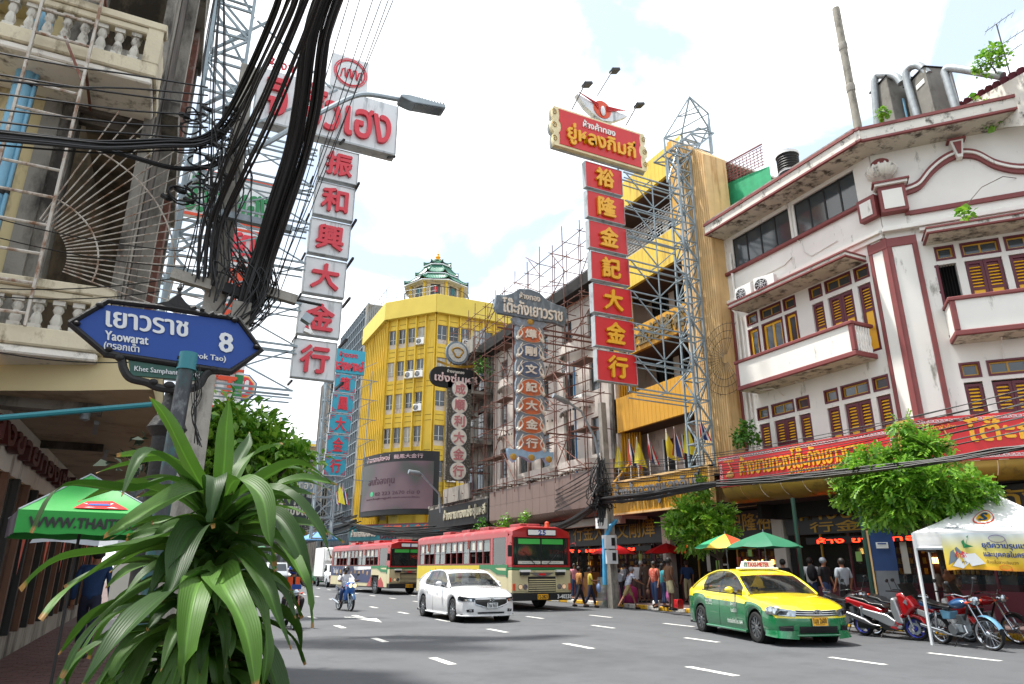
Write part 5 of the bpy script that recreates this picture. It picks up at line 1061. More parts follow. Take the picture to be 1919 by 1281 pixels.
# curved canopy fascia and its soffit
z1c,z0c = 4.0,3.5
m_creams = mat('smooth_cream','b9ab82',.7,var=.06,vs=1)
fa = [at(-350,735,Z=z0c),at(0,731,Z=z0c),at(150,731,Z=z0c),at(245,729,Z=z0c),at(288,729,Z=z0c)]
fp = [V((p.x,p.y,0)) for p in fa]+[V((-.36,9.6,0)),V((-.36,30,0))]
b = B(TL); vs = [];
for p in fp: vs += [(p.x,p.y,z0c),(p.x,p.y,4.02)]
b.add(vs,[(2*i,2*i+2,2*i+3,2*i+1) for i in range(len(fp)-1)]); b.build('canopy_fascia',m_creams,lb)
b = B(TL); vs = [];
for p in fp: vs += [(p.x,p.y,4.0),(p.x-.12,p.y+.15,4.12),(p.x,p.y-.02,4.12)]
b.add(vs,[(3*i,3*i+3,3*i+5,3*i+2) for i in range(len(fp)-1)]+[(3*i+2,3*i+5,3*i+4,3*i+1) for i in range(len(fp)-1)]); b.build('mossy_edge',m_olddark,lb)
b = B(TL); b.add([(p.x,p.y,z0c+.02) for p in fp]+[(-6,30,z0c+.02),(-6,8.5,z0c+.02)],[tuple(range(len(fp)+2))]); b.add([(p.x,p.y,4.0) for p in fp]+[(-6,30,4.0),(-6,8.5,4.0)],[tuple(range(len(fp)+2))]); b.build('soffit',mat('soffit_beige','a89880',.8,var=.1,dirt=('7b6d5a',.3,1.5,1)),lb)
# shop wall along the pavement: sign fascia, glass and mullions
b = B(TL); b.box(-2.3,-2.1,8,30,2.75,3.5,m_pink); b.box(-2.3,-2.1,8,30,.14,.5,m_old); b.box(-6,-5.8,8,30,0,3.5,m_dark); b.build('shop_fascia',None,lb)
FW = FR(LL,(-2.1,8,0),(0,1))
b = B(FW); letters('','ห้างขายทองเซ่งซุ่นหลี',1.0,12.0,2.9,3.35,-.02,mat('dull_red_letter','4a1612',.5),b=b,bold=.02,ext=.12); b.build('shop_lettering',None,lb)
for k in range(24):
 y = 8+.85*k; b = B(TL); b.box(-2.2,-2.06,y,y+.12,.5,2.75); b.build('mullion',m_iron if k % 2 else m_wood,lb)
 b = B(TL); b.box(-2.16,-2.14,y+.12,y+.85,.5,2.75); b.build('shop_glass',m_shopglass,lb)
 if k % 3 == 0: b = B(TL); b.add([(-2.05,y+.45,2.5),(-2.05,y+.62,2.0),(-2.05,y+.45,1.4),(-2.05,y+.3,2.0)],[(0,1,2,3)]); b.build('paper_ornament',m_orange,lb)
for k in range(10): b = B(TL); y = 8.5+2*k; b.box(-4.8,-4.0,y,y+1.3,.1,1.1,m_wood); b.box(-4.8,-4.0,y,y+1.3,1.1,1.3,m_lampon if k % 3 == 0 else m_glassg); b.build('shop_counter',None,lb)
for px,py in ((180,800),(198,850),(163,765)):
 p = at(px,py,Z=3.45); t = thing('tube_lamp','unlit tube lamp on the beige soffit, %s' % {800: 'the middle one',850: 'the farthest',765: 'the nearest, a small round fitting'}[py],'lamp',p,.1,'lamps under the left canopy'); b = B();
 if py == 765: b.lathe([(.05,-.02),(.06,-.14),(.02,-.16)],10); b.box(-.08,.08,-.02,.1,-.0,.05)
 else: b.box(-.03,.03,-.6,.3,-.06,-.01)
 b.build('fitting',m_steel,t)
b = B(); b.tube([at(0,782,Y=8.3),at(285,757,Y=8.3)],.03,8); tag(b.build('awning_bar',m_teal),'dark teal bar running under the left canopy','bar')
# ladder, pipes
t = thing('steel_ladder','rusty white steel ladder fixed up the left building','ladder',(-2.2,9.2,3.9)); r0 = at(92,420,Y=8.9); xr = at(203,0,Y=8.9)
l0 = at(0,420,Y=8.9); xa,xb = r0.x,r0.x-.62
b = B(MX.Translation((2.2,-9.2,-3.9))); b.beam((xa,8.9,4.1),(xa,8.9,12),.055,.03); b.beam((xb,8.9,4.1),(xb,8.9,12),.055,.03); m_lad = mat('ladder_paint','b5b0a6',.6,var=.1,rust=('7a5a42',.5,8,.6)); b.build('rail',m_lad,t)
for k in range(21): z = 4.25+.37*k; b = B(MX.Translation((2.2,-9.2,-3.9))); b.tube([(xa,8.9,z),(xb,8.9,z)],.019,6); b.build('rung',m_lad,t)
for k,z in enumerate((7.6,8.9)): b = B(MX.Translation((2.2,-9.2,-3.9))); b.beam((xa,8.9,z),(xa-.05,10,z+.1),.03,.03); b.beam((xa-.3,8.9,z+.4),(xa,8.9,z-.2),.03,.03); b.build('stay',m_rust,t)
for i,(px,r,lbl) in enumerate(((20,.06,'left thick'),(37,.065,'right thick'),(52,.028,'thin'))):
 p = at(px,210,Y=9.5); b = B(); b.tube([(0,0,-3),(0,0,6)],r,10); o = b.build('water_pipe',m_pvc); o.location = p; tag(o,'light blue plastic water pipe on the left building, the %s one' % lbl,'pipe','blue pipes on the left building')
 for z in (-1.2,0.4,1.6): b = B(); b.lathe([(r*1.2,z),(r*1.2,z+.08)],10); b.build('pipe_clip',m_iron if i else m_steel,o)
p = at(30,300,Y=9.6); b = B(); b.tube([(0,0,-4),(0,0,6)],.03,6); o = b.build('conduit',m_conc); o.location = p; tag(o,'thin grey conduit between the blue pipes','pipe')
fan('spike_fan','large fan of rusty spikes spreading from the left building across the loggia',at(28,475,Y=8.95),2.3,-14,72,22,(1,0,0),(0,0,1),m_lad,(.36,.72),.008,.22)
# ---------------------------------------------------------------- utility pole with its cables
PX0,PY0 = .13,9.0
up = thing('utility_pole','square concrete utility pole draped in black cables on the left pavement','utility pole',(PX0,PY0,.14))
b = B(); b.add([(-.17,-.16,0),(.17,-.16,0),(.17,.16,0),(-.17,.16,0),(-.11,-.10,8.25),(.09,-.10,8.25),(.09,.10,8.25),(-.11,.10,8.25)],[(0,1,5,4),(1,2,6,5),(2,3,7,6),(3,0,4,7),(4,5,6,7)]); b.build('shaft',m_conc,up,bev=.02)
UO = V((PX0,PY0,.14))
for p_,q_,h_,m_ in (((322,512),(398,535),.13,m_conc),((420,538),(478,560),.13,m_iron),((385,393),(548,430),.09,m_steel),((490,542),(556,562),.12,m_conc)):
 b = B(); b.beam(at(*p_,Y=8.78)-UO,at(*q_,Y=8.78)-UO,.1,h_); b.build('crossarm',m_,up)
b = B(); b.tube([at(550,560,Y=8.78)-UO,at(603,571,Y=8.78)-UO],.02,6); b.build('bracket_tube',m_iron,up)
b = B(); b.box(.2,.42,-.35,-.1,4.0,4.55); b.build('junction_box',m_conc,up)
for z in (7.3,6.9,6.5,6.1,5.7): b = B(); b.lathe([(.03,0),(.05,.03),(.03,.06),(.05,.09),(.03,.12)],8,(-.2,-.15,z)); b.build('insulator',m_iron,up)
t = thing('security_camera','small white security camera and box hanging at the tip of the bracket tube','camera',at(575,600,Y=8.8)); b = B(); b.box(-.07,.06,-.06,.06,-.03,.08,None,MX.Rotation(.5,4,'Y')); b.build('box',m_steel,t); b = B(); b.box(.02,.12,-.04,.03,-.16,-.11,None,MX.Rotation(.3,4,'Y')); b.tube([(0,0,.1),(.05,0,-.1),(.1,0,-.18)],.012,5); b.build('camera_body',m_bwhite,t)
rnd = random.Random(21)
def cable(name,par,pts,r=.012,n=5): b = B(); b.tube(pts,r,n); return b.build(name,m_cable,par)
def bundle(label,px,n,spread,r,Y0,seed=0,ends=None,name='cable_bundle',wob=.03):
 """strands following the pixel path px = [(x, y, Y, spread)] with their own wander"""
 rn = random.Random(seed); t = thing(name,label,'cables',at(px[0][0],px[0][1],Y=px[0][2])); O = V(t.location)
 base = [at(p[0],p[1],Y=p[2]) for p in px]
 for k in range(n):
  ax,ay,az = rn.uniform(-1,1),rn.uniform(-1,1),rn.uniform(-1,1); pts = []
  for i,c in enumerate(base):
   s_ = px[i][3] if len(px[i]) > 3 else spread
   pts.append(c+V((ax*s_+rn.uniform(-wob,wob)*s_,ay*s_*.7,az*s_*.6+rn.uniform(-wob,wob)*s_))-O)
  cable('cable',t,[tuple(p) for p in catmull(pts,5)],r*rn.uniform(.6,1.25))
 return t
# the heavy drop from overhead down to the cross arm
bundle('thick black cable bundle sweeping from overhead down to the left pole\'s cross arm',[(640,-60,6.4,.12),(595,60,6.9,.14),(575,200,7.5,.15),(555,290,7.9,.14),(520,400,8.3,.13),(495,480,8.6,.12),(480,530,8.7,.14),(455,600,8.8,.1)],46,.1,.022,7,1)
bundle('second looser bundle of black cables left of the thick one',[(590,-50,6.2,.14),(540,70,6.8,.18),(480,210,7.5,.2),(430,330,8.2,.16),(395,420,8.6,.14),(385,520,8.7,.12)],14,.1,.013,7,2)
bundle('bundle of black cables running left from the pole across the old building',[(-40,250,7.2,.1),(80,262,7.6,.1),(190,272,8.0,.09),(300,268,8.4,.09),(370,265,8.7,.09),(420,235,8.8,.08),(470,150,8.2,.1),(530,20,7,.12),(545,-40,6.6,.12)],16,.1,.017,7,3)
bundle('slack black cable pair bending under the main left bundle up to the pole',[(150,270,8,.03),(230,288,8.3,.03),(330,315,8.6,.03),(400,310,8.8,.03),(440,280,8.7,.03),(500,180,8.1,.05),(560,40,7.2,.05),(580,-30,6.8,.05)],5,.1,.016,7,4)
bundle('knotted cluster of small cable loops on the cross arm',[(430,560,8.7,.2),(450,500,8.7,.25),(480,540,8.7,.2),(440,610,8.7,.15),(500,560,8.7,.15),(470,480,8.7,.2)],18,.1,.010,7,5,wob=.4)
bundle('vertical strands of black cable hanging beside the pole',[(415,-40,8.8,.05),(405,120,8.8,.2),(400,260,8.8,.2),(395,400,8.8,.18),(370,520,8.8,.2)],12,.1,.008,7,6)
bundle('thin twisted strands dropping behind the street sign',[(430,250,8.7,.2),(440,330,8.7,.25),(425,420,8.7,.2),(445,500,8.7,.2)],14,.1,.009,7,7,wob=.8)
for i,(y0,y1,ym) in enumerate(((97,163,140),(138,195,178),(175,215,207),(205,238,232),(228,262,250),(150,178,165))):
 pts = [at(-30,y0-4,Y=7.3),at(120,(y0*2+y1)/3+2,Y=7.9),at(250,ym,Y=8.4),at(390,y1,Y=8.8)]; t = tag(cable('overhead_cable',None,[tuple(p) for p in catmull(pts,5)],.012),'single black cable crossing the left building to the pole, number %s from the top' % ('one two three four five six'.split()[i]),'cable','single cables crossing the old building')
 t['label'] = ('highest thin cable crossing the old stone balcony to the pole','cable crossing the loggia just under the upper balcony','twisted cable crossing the middle of the loggia opening','fourth cable down, crossing the loggia above the thick bundle','cable just above the thick left bundle','faint cable close under the highest one')[i]
lp = thing('cable_coils','black coils of spare cable tied on the front of the utility pole','cables',(PX0-.2,PY0-.25,6.8))
for k in range(15):
 cx,cz,r = rnd.uniform(-.5,.15),rnd.uniform(-.85,.7),rnd.uniform(.07,.16); a0 = rnd.random()*6; b = B(); b.tube([(cx+r*cos(a0+a),-.05+.06*sin(a*1.3+k),cz+r*.75*sin(a0+a)) for a in [j*.45 for j in range(15)]],.013,5); b.build('coil',m_cable,lp)
for k in range(12): b = B(); x,z = rnd.uniform(-.6,.3),rnd.uniform(-1.0,.7); b.tube([(x,-.03,z),(x+.05,-.06,z-.04),(x+.1,-.02,z-.02)],.035,6); b.build('splice',m_iron,lp)
for i,(xa,ya,Ya,xc,yc,Yc) in enumerate(((680,-20,7,505,560,8.8),(705,-20,7.2,515,545,8.8),(722,-20,7.2,500,575,8.8),(735,-20,7.3,520,560,8.8),(745,-20,7.3,490,590,8.8),(660,-20,7,470,600,8.8))):
 t = tag(cable('overhead_cable',None,[tuple(p) for p in sag(at(xa,ya,Y=Ya),at(xc,yc,Y=Yc),.05,10)],.006,4),('thin wire just right of the thick cable bundle','thin wire second right of the thick cable bundle','thin wire crossing the white box sign, third from the bundle','thin wire crossing the round emblem box, fourth from the bundle','outermost thin wire at the right of the cable fan','thin wire close against the thick cable bundle')[i],'cable','thin wires right of the thick bundle')
for i,(xa,ya,xc,yc) in enumerate(((0,410,350,470),(0,445,350,500),(0,540,330,520),(0,555,300,545),(0,660,290,675))):
 tag(cable('overhead_cable',None,[tuple(p) for p in sag(at(xa,ya,Y=8.6),at(xc,yc,Y=8.8),.06,10)],.007,4),('thin wire sagging across the spike fan','second thin wire across the spike fan','thin wire along the lower balcony rail','thin wire along the lower balusters','thin wire running across the cream canopy fascia')[i],'cable','thin wires low on the old building')
# ---------------------------------------------------------------- LED street lamp over the road
A0 = V((.3,9.0,6.2)); t = thing('street_lamp','grey LED street lamp on a curved arm in front of the white Thai sign','street lamp',A0)
arm_ = [at(505,265,Y=9.0),at(560,232,Y=9.05),at(620,200,Y=9.1),at(660,181,Y=9.15),at(690,176,Y=9.2),at(740,184,Y=9.25),at(752,186,Y=9.25)]
b = B(); b.tube([tuple(p-A0) for p in catmull([V((.2,9.0,6.95))]+arm_,5)],.04,8); b.build('arm',m_steel,t)
b = B(); h0 = at(748,186,Y=9.25)-A0; h1 = at(831,203,Y=9.3)-A0; d = (h1-h0).normalized(); sd = V((0,1,0)); u_ = d.cross(sd).normalized(); u_ = u_ if u_.z > 0 else -u_
T_ = MX(((d.x,sd.x,u_.x,h0.x),(d.y,sd.y,u_.y,h0.y),(d.z,sd.z,u_.z,h0.z),(0,0,0,1))); LL_ = (h1-h0).length
b = B(T_); b.prism([(0,-.03),(.12,-.07),(.2,-.09),(LL_,-.07),(LL_,.0),(.2,.05),(.12,.05),(0,.03)],-.13,.13); o = b.build('housing',m_steel,t,bev=.02)
b = B(T_)
for k in range(11): b.box(.22+.055*k,.23+.055*k,-.12,.12,.0,.05)
b.build('cooling_fin',m_steel,o); b = B(T_ @ MX.Translation((0,0,-.092)) @ MX.Rotation(-.02,4,'Y')); b.box(.25,LL_-.05,-.11,.11,-.005,.004); b.build('lens',m_glassg,t)
# ---------------------------------------------------------------- street name sign in the foreground
SY = 3.4; O = V((-.05,SY,2.3)); rx = radians(-1.5)
t = thing('street_sign','blue arrow-ended street name sign in black iron frame reading Yaowarat 8','street sign',O)
def sp(px,py,Y=SY): p = at(px,py,Y=Y)-O; return (p.x,p.z)
face = [sp(145,600),sp(203,572),sp(440,600),sp(484,655),sp(432,690),sp(208,652),sp(180,650)]
face = [sp(140,603),sp(200,570),sp(443,600),sp(486,655),sp(430,690),sp(195,655)]
b = B(); b.prism(face,0,.03); b.build('plate',m_bluesign,t)
b = B(); b.prism([sp(240,668),sp(385,688),sp(370,712),sp(245,702)],.002,.026); b.build('lower_plate',m_greensign,t)
fr_ = [(p[0],0,p[1]) for p in [sp(131,605),sp(203,563),sp(300,574),sp(385,588),sp(447,597),sp(490,656),sp(433,697),sp(385,690),sp(240,668),sp(198,662),sp(131,605)]]
b = B(); b.tube(fr_,.014,8); b.tube([(p[0],-.012,p[2]) for p in fr_],.007,6) ; b.build('frame',m_iron,t)
b = B(); ls = [sp(195,662),sp(225,668),sp(232,690),sp(245,708),sp(275,716),sp(300,726),sp(340,730),sp(372,722),sp(385,702),sp(400,694),sp(433,697)]
b.tube([(p.x,p.y,p.z) for p in catmull([(q[0],0,q[1]) for q in ls],5)],.018,8)
for px,py,r in ((225,670,.022),(288,716,.02),(400,692,.02),(318,722,.024),(188,572,.018),(145,606,.015),(480,650,.015),(440,600,.016),(205,655,.016)): q = sp(px,py); b.ball((q[0],-.008,q[1]),(r,.02,r*.8),10,6)
q = sp(332,575); b.add([(q[0]-.09,-.012,q[1]),(q[0]-.04,-.014,q[1]+.02),(q[0],-.016,q[1]+.065),(q[0]+.04,-.014,q[1]+.02),(q[0]+.09,-.012,q[1]-.01),(q[0]-.09,.03,q[1]),(q[0],.03,q[1]+.065),(q[0]+.09,.03,q[1]-.01)],[(0,1,2,3,4),(0,5,6,2,1),(2,6,7,4,3)])
for k in range(5): b.tube([(q[0]+s_*(.06+.04*k),-.01,q[1]-.005*k+.012*sin(k*2)) for s_ in (1,)] + [(q[0]+.08+.04*k,-.01,q[1]-.008*k+.012)],.012,6)
b.lathe([(.005,0),(.012,.015),(.006,.03),(.014,.045),(.002,.075)],8,(q[0],0,q[1]+.05)); b.build('scrollwork',m_iron,t)
def slet(txt,a,c,d,m_,bold=.0015,par=None):
 """letters in the parallelogram whose lower-left, lower-right and upper-left pixels are a, c, d"""
 A,C_,D = (sp(*a),sp(*c),sp(*d)); bb = B(); letters('',txt,0,1,0,1,0,m_,b=bb,ext=.02)
 b = B(); outs = []
 for k,(ox,oz) in enumerate(((0,0),(bold,0),(-bold,bold*.4),(0,-bold*.5))):
  b.add([(A[0]+(C_[0]-A[0])*p[0]+(D[0]-A[0])*p[2]+ox,-.003-.0004*k+p[1]*.1,A[1]+(C_[1]-A[1])*p[0]+(D[1]-A[1])*p[2]+oz) for p in bb.v],bb.f,m_)
 return b.build('lettering',None,t)
slet('เยาวราช',(200,611),(352,631),(201,582),m_silver,.0035); slet('Yaowarat',(197,636),(278,646),(198,619),m_silver,.0016); slet('(ตรอกเต๊า',(195,656),(261,664),(196,637),m_silver,.001)
slet('8',(412,658),(436,661),(412,622),m_silver,.0045); slet('(Trok Tao)',(352,672),(423,680),(353,659),m_silver,.001); slet('Khet Samphanthawong',(252,697),(374,709),(253,685),m_silver,.0005)
b = B(); z0 = -2.3+.14; b.lathe([(.07,z0),(.075,z0+.3),(.055,z0+.5),(.05,-.3),(.055,-.28),(.06,-.15),(.04,-.08),(.03,0)],16,(-.02,.05,0)); b.lathe([(.06,-.22),(.085,-.18),(.06,-.13)],16,(-.02,.05,0)); b.build('iron_post',m_iron,t)
pp = at(345,690,Y=3.1); pt_ = at(347,660,Y=3.1); t2 = thing('steel_post','teal paint peeling steel post with a collar in front of the blue street sign','post',(pp.x+.01,3.1,.14)); b = B(); H_ = pt_.z-.14; b.tube([(-.03,0,0),(0,0,H_)],.031,20); b.build('tube',m_post,t2,sharp=60)
b = B(); b.tube([(0,0,H_-.07),(0,0,H_)],.036,20); b.build('collar',m_teal,t2); b = B(); b.tube([(0,0,H_-.075),(0,0,H_-.068)],.039,20); b.build('band',m_teal,t2)
for k in range(2): b = B(); b.box(-.042,-.034,-.01,.01,H_-.03-.02*k,H_-.02-.02*k); b.build('bolt',m_iron,t2)
bundle('frayed dark green string tied round the post under the sign',[(365,690,3.1,.01),(372,730,3.1,.012),(368,780,3.1,.014),(374,830,3.1,.012)],7,.01,.0022,3,31,name='frayed_string',wob=1.5)
# ---------------------------------------------------------------- dracaena in the foreground
m_vein = 0
def dmat():
 M = bpy.data.materials.new('broad_leaf'); M.use_nodes = True; t = M.node_tree; n = t.nodes; l = t.links; bs_ = n['Principled BSDF']; o = n['Material Output']
 uv = n.new('ShaderNodeUVMap'); sx = n.new('ShaderNodeSeparateXYZ'); l.new(uv.outputs[0],sx.inputs[0])
 wv = n.new('ShaderNodeMath'); wv.operation = 'MULTIPLY'; wv.inputs[1].default_value = 80; l.new(sx.outputs[0],wv.inputs[0])
 sn = n.new('ShaderNodeMath'); sn.operation = 'SINE'; l.new(wv.outputs[0],sn.inputs[0])
 oi = n.new('ShaderNodeObjectInfo'); r = n.new('ShaderNodeValToRGB'); e = r.color_ramp.elements; e[0].color = (*rgb('1f3d0e'),1); e[1].color = (*rgb('4a6f26'),1); l.new(oi.outputs['Random'],r.inputs[0])
 # leaf tips and bases: darker margin to pale middle band, dry brown at the tip
 tp = n.new('ShaderNodeMapRange'); tp.inputs['From Min'].default_value = .972; tp.inputs['From Max'].default_value = .985; l.new(sx.outputs[1],tp.inputs[0])
 m1 = n.new('ShaderNodeMix'); m1.data_type = 'RGBA'; l.new(tp.outputs[0],m1.inputs['Factor']); l.new(r.outputs[0],m1.inputs['A']); m1.inputs['B'].default_value = (*rgb('8a6a3c'),1)
 ab = n.new('ShaderNodeMath'); ab.operation = 'MULTIPLY_ADD'; ab.inputs[1].default_value = .04; ab.inputs[2].default_value = 1; l.new(sn.outputs[0],ab.inputs[0])
 vm = n.new('ShaderNodeVectorMath'); vm.operation = 'SCALE'; l.new(m1.outputs['Result'],vm.inputs[0]); l.new(ab.outputs[0],vm.inputs['Scale'])
 mr_ = n.new('ShaderNodeMath'); mr_.operation = 'SUBTRACT'; mr_.inputs[1].default_value = .5; l.new(sx.outputs[0],mr_.inputs[0]); mb = n.new('ShaderNodeMath'); mb.operation = 'ABSOLUTE'; l.new(mr_.outputs[0],mb.inputs[0])
 mq = n.new('ShaderNodeMapRange'); mq.inputs['From Min'].default_value = .02; mq.inputs['From Max'].default_value = .07; mq.inputs['To Min'].default_value = 1.5; mq.inputs['To Max'].default_value = 1; l.new(mb.outputs[0],mq.inputs[0])
 nz = n.new('ShaderNodeTexNoise'); nz.inputs['Scale'].default_value = 9; nz.inputs['Detail'].default_value = 6; tcn_ = n.new('ShaderNodeTexCoord'); l.new(tcn_.outputs['Object'],nz.inputs['Vector']); nr = n.new('ShaderNodeMapRange'); nr.inputs['To Min'].default_value = .65; nr.inputs['To Max'].default_value = 1.3; l.new(nz.outputs[0],nr.inputs[0])
 mt_ = n.new('ShaderNodeMath'); mt_.operation = 'MULTIPLY'; l.new(mq.outputs[0],mt_.inputs[0]); l.new(nr.outputs[0],mt_.inputs[1]); v2 = n.new('ShaderNodeVectorMath'); v2.operation = 'SCALE'; l.new(vm.outputs[0],v2.inputs[0]); l.new(mt_.outputs[0],v2.inputs['Scale']); vm = v2
 l.new(vm.outputs[0],bs_.inputs['Base Color']); bs_.inputs['Roughness'].default_value = .5; bs_.inputs['Specular IOR Level'].default_value = .35
 bp = n.new('ShaderNodeBump'); bp.inputs['Strength'].default_value = .14; bp.inputs['Distance'].default_value = .003; l.new(sn.outputs[0],bp.inputs['Height']); l.new(bp.outputs[0],bs_.inputs['Normal'])
 ts = n.new('ShaderNodeBsdfTranslucent'); l.new(vm.outputs[0],ts.inputs[0]); ms = n.new('ShaderNodeMixShader'); ms.inputs[0].default_value = .3; l.new(bs_.outputs[0],ms.inputs[1]); l.new(ts.outputs[0],ms.inputs[2]); l.new(ms.outputs[0],o.inputs[0]); return M
m_drac = dmat()
def bigleaf(par,base,path,w,seed,roll=0,fold=.25,name='leaf'):
 """a broad strap leaf along the path (world points), folded on its midrib, wavy margin"""
 rn = random.Random(seed); P = catmull(path,5); K = len(P); ln = [0]
 for i in range(1,K): ln.append(ln[-1]+(P[i]-P[i-1]).length)
 vs = []; uvs = []; nv = 6; ph = rn.random()*6; cam_ = V((0,0,EYE))
 for i,p in enumerate(P):
  u = ln[i]/ln[-1]; d = (P[min(i+1,K-1)]-P[max(i-1,0)]).normalized(); side = d.cross(V((0,0,1)));
  if side.length < .25: side = d.cross(V((sin(seed),cos(seed),.2)))
  side.normalize(); nrm = side.cross(d).normalized(); side = (MX.Rotation(roll*u+roll*.3,3,d) @ side); nrm = side.cross(d).normalized()
  ww = w*(.28+.72*min(1,u/.3)**.8)*(1-max(0,(u-.45)/.55)**2.2)+.0015
  for j in range(nv+1):
   v = 2*j/nv-1; z = abs(v)*fold*ww+.12*w*sin(u*9+ph+(2 if v > 0 else 0))*abs(v)**2
   q = p+side*v*ww*.5*(1-.12*fold)+nrm*z; vs.append(tuple(q-base)); uvs.append((j/nv,u))
 fs = [(i*(nv+1)+j,(i+1)*(nv+1)+j,(i+1)*(nv+1)+j+1,i*(nv+1)+j+1) for i in range(K-1) for j in range(nv)]
 me = bpy.data.meshes.new(name); me.from_pydata(vs,[],fs); me.materials.append(m_drac); uvl = me.uv_layers.new(name='UVMap')
 for lp_ in me.loops: uvl.data[lp_.index].uv = uvs[lp_.vertex_index]
 me.shade_smooth(); o = bpy.data.objects.new(name,me); COL.objects.link(o); o.parent = par; return o
DB = at(405,1010,Y=2.05); dr = thing('dracaena_plant','large green strap-leaved plant filling the foreground left of the road','plant',(DB.x,DB.y,.14)); DO = V((DB.x,DB.y,.14))
b = B(); b.tube([(0,0,0),(.01,0,.5),(-.01,.01,1.0),(0,0,DB.z-.14-.03)],[.035,.03,.026,.02],10); b.build('stem',m_bark,dr)
def dl(pts,w,seed,roll=0,fold=.25):
 w *= .6
 bigleaf(dr,DO,[at(x,y,Y=Y) for x,y,Y in pts],w,seed,roll,fold)
c0 = (405,960,2.05)
hand = [ # hero leaves traced on their own depth: start near the crown, then bend outwards
([(410,950,2.05),(420,880,2.02),(425,800,2.0),(430,745,1.98)],.085,.2),([(400,950,2.05),(350,860,1.9),(310,780,1.85),(280,742,1.8)],.07,.5),([(420,950,2.05),(450,880,2.1),(480,850,2.15),(530,830,2.2)],.075,-.2),
([(415,940,2.05),(445,870,2.15),(465,830,2.25),(468,808,2.3)],.07,0),([(410,960,2.05),(480,905,2.0),(560,870,1.95),(625,905,1.9)],.07,-.4),([(415,965,2.05),(500,885,2.1),(570,880,2.15),(612,905,2.2)],.06,.3),
([(420,970,2.0),(500,920,1.9),(560,940,1.85),(615,1003,1.8)],.075,.5),([(420,980,2.0),(520,925,1.85),(590,980,1.8),(622,1045,1.78)],.075,.3),([(425,985,2.0),(500,960,1.8),(550,1010,1.7),(588,1115,1.65)],.085,.6),
([(415,960,1.98),(440,900,1.85),(490,930,1.75),(505,1010,1.7),(515,1060,1.7)],.085,.3),([(400,965,2.0),(400,905,1.8),(405,900,1.7),(395,960,1.66),(398,990,1.66)],.09,0),([(395,960,2.0),(370,920,1.85),(290,950,1.7),(195,1005,1.6)],.095,-.5),
([(390,965,2.0),(330,900,1.9),(250,920,1.8),(120,910,1.7),(60,998,1.66)],.055,.4),([(392,960,2.0),(330,870,1.95),(240,870,1.9),(180,885,1.9)],.05,.2),([(390,955,2.0),(330,880,1.8),(270,850,1.7),(228,930,1.64)],.07,-.3),
([(395,1000,2.0),(330,1000,1.8),(230,1030,1.65),(110,1050,1.55),(38,1105,1.5)],.085,.25),([(400,1010,2.0),(300,1020,1.75),(200,1060,1.6),(120,1110,1.5),(75,1160,1.45)],.085,.4),([(405,1000,1.95),(370,990,1.8),(340,1030,1.7),(320,1100,1.62),(298,1128,1.6)],.12,-.2),
([(400,1010,1.95),(340,1040,1.75),(300,1090,1.65),(258,1150,1.6)],.1,.3),([(410,1030,1.95),(460,1045,1.8),(500,1100,1.7),(522,1160,1.66),(545,1217,1.64)],.07,.4),([(425,1000,1.95),(520,1010,1.75),(562,1070,1.65),(578,1120,1.63),(585,1176,1.62)],.07,.2),
([(420,1000,1.95),(500,1020,1.8),(545,1050,1.72),(570,1090,1.68)],.06,-.3),([(405,1060,1.9),(420,1100,1.6),(460,1180,1.5),(480,1290,1.46)],.13,.2),([(400,1070,1.9),(370,1100,1.6),(350,1200,1.5),(345,1300,1.48)],.115,-.1),
([(400,1080,1.9),(320,1110,1.6),(240,1180,1.45),(150,1300,1.4)],.12,.3),([(400,1060,1.95),(280,1100,1.7),(170,1180,1.55),(115,1270,1.5)],.07,.3),([(410,1080,1.95),(470,1110,1.8),(500,1200,1.75),(492,1290,1.72)],.09,-.3)]
for i,(p,w,rl) in enumerate(hand): dl(p,w,i,rl)
rnd = random.Random(4)
for k in range(230):     # the rest of the rosette and the hanging lower whorls
 a = k*2.399; lvl = (k/230)**1.25; zc = DB.z-.02-.8*lvl; L_ = rnd.uniform(.30,.48)*(1 if lvl > .25 else .8); el = radians(72-95*min(1,lvl*1.5)+rnd.uniform(-10,10)); d = V((cos(a),sin(a),0))
 L_ *= 1-.45*max(0,-d.y); L_ *= .72 if d.x > .3 and lvl > .2 else 1; L_ *= 1-.32*max(0,min(1,(lvl-.25)*2.5))
 p0 = V((DB.x,DB.y,zc)); pts = [p0]; p = p0.copy(); e_ = el
 for s_ in range(4): p = p+(d*cos(e_)+V((0,0,sin(e_))))*L_/4*1.15; e_ -= radians(18+30*min(lvl,.5)+rnd.uniform(0,14)); e_ = max(e_,radians(-88)); pts.append(p.copy())
 bigleaf(dr,DO,pts,rnd.uniform(.032,.055),100+k,rnd.uniform(-.5,.5))
for k in range(150):    # the lowest whorls hang straight down round the stem
 a = k*2.399+1; d = V((cos(a),sin(a),0)); zc = DB.z-.25-.75*(k/150); r_ = rnd.uniform(.08,.20); L_ = rnd.uniform(.34,.5); p0 = V((DB.x,DB.y,zc)); q_ = p0+d*r_+V((0,0,rnd.uniform(-.08,.04)))
 bigleaf(dr,DO,[p0,p0.lerp(q_,.6)+V((0,0,.04)),q_,q_+d*.06-V((0,0,L_*.5)),q_+d*.03-V((0,0,L_))],rnd.uniform(.04,.06),400+k,rnd.uniform(-.8,.8))
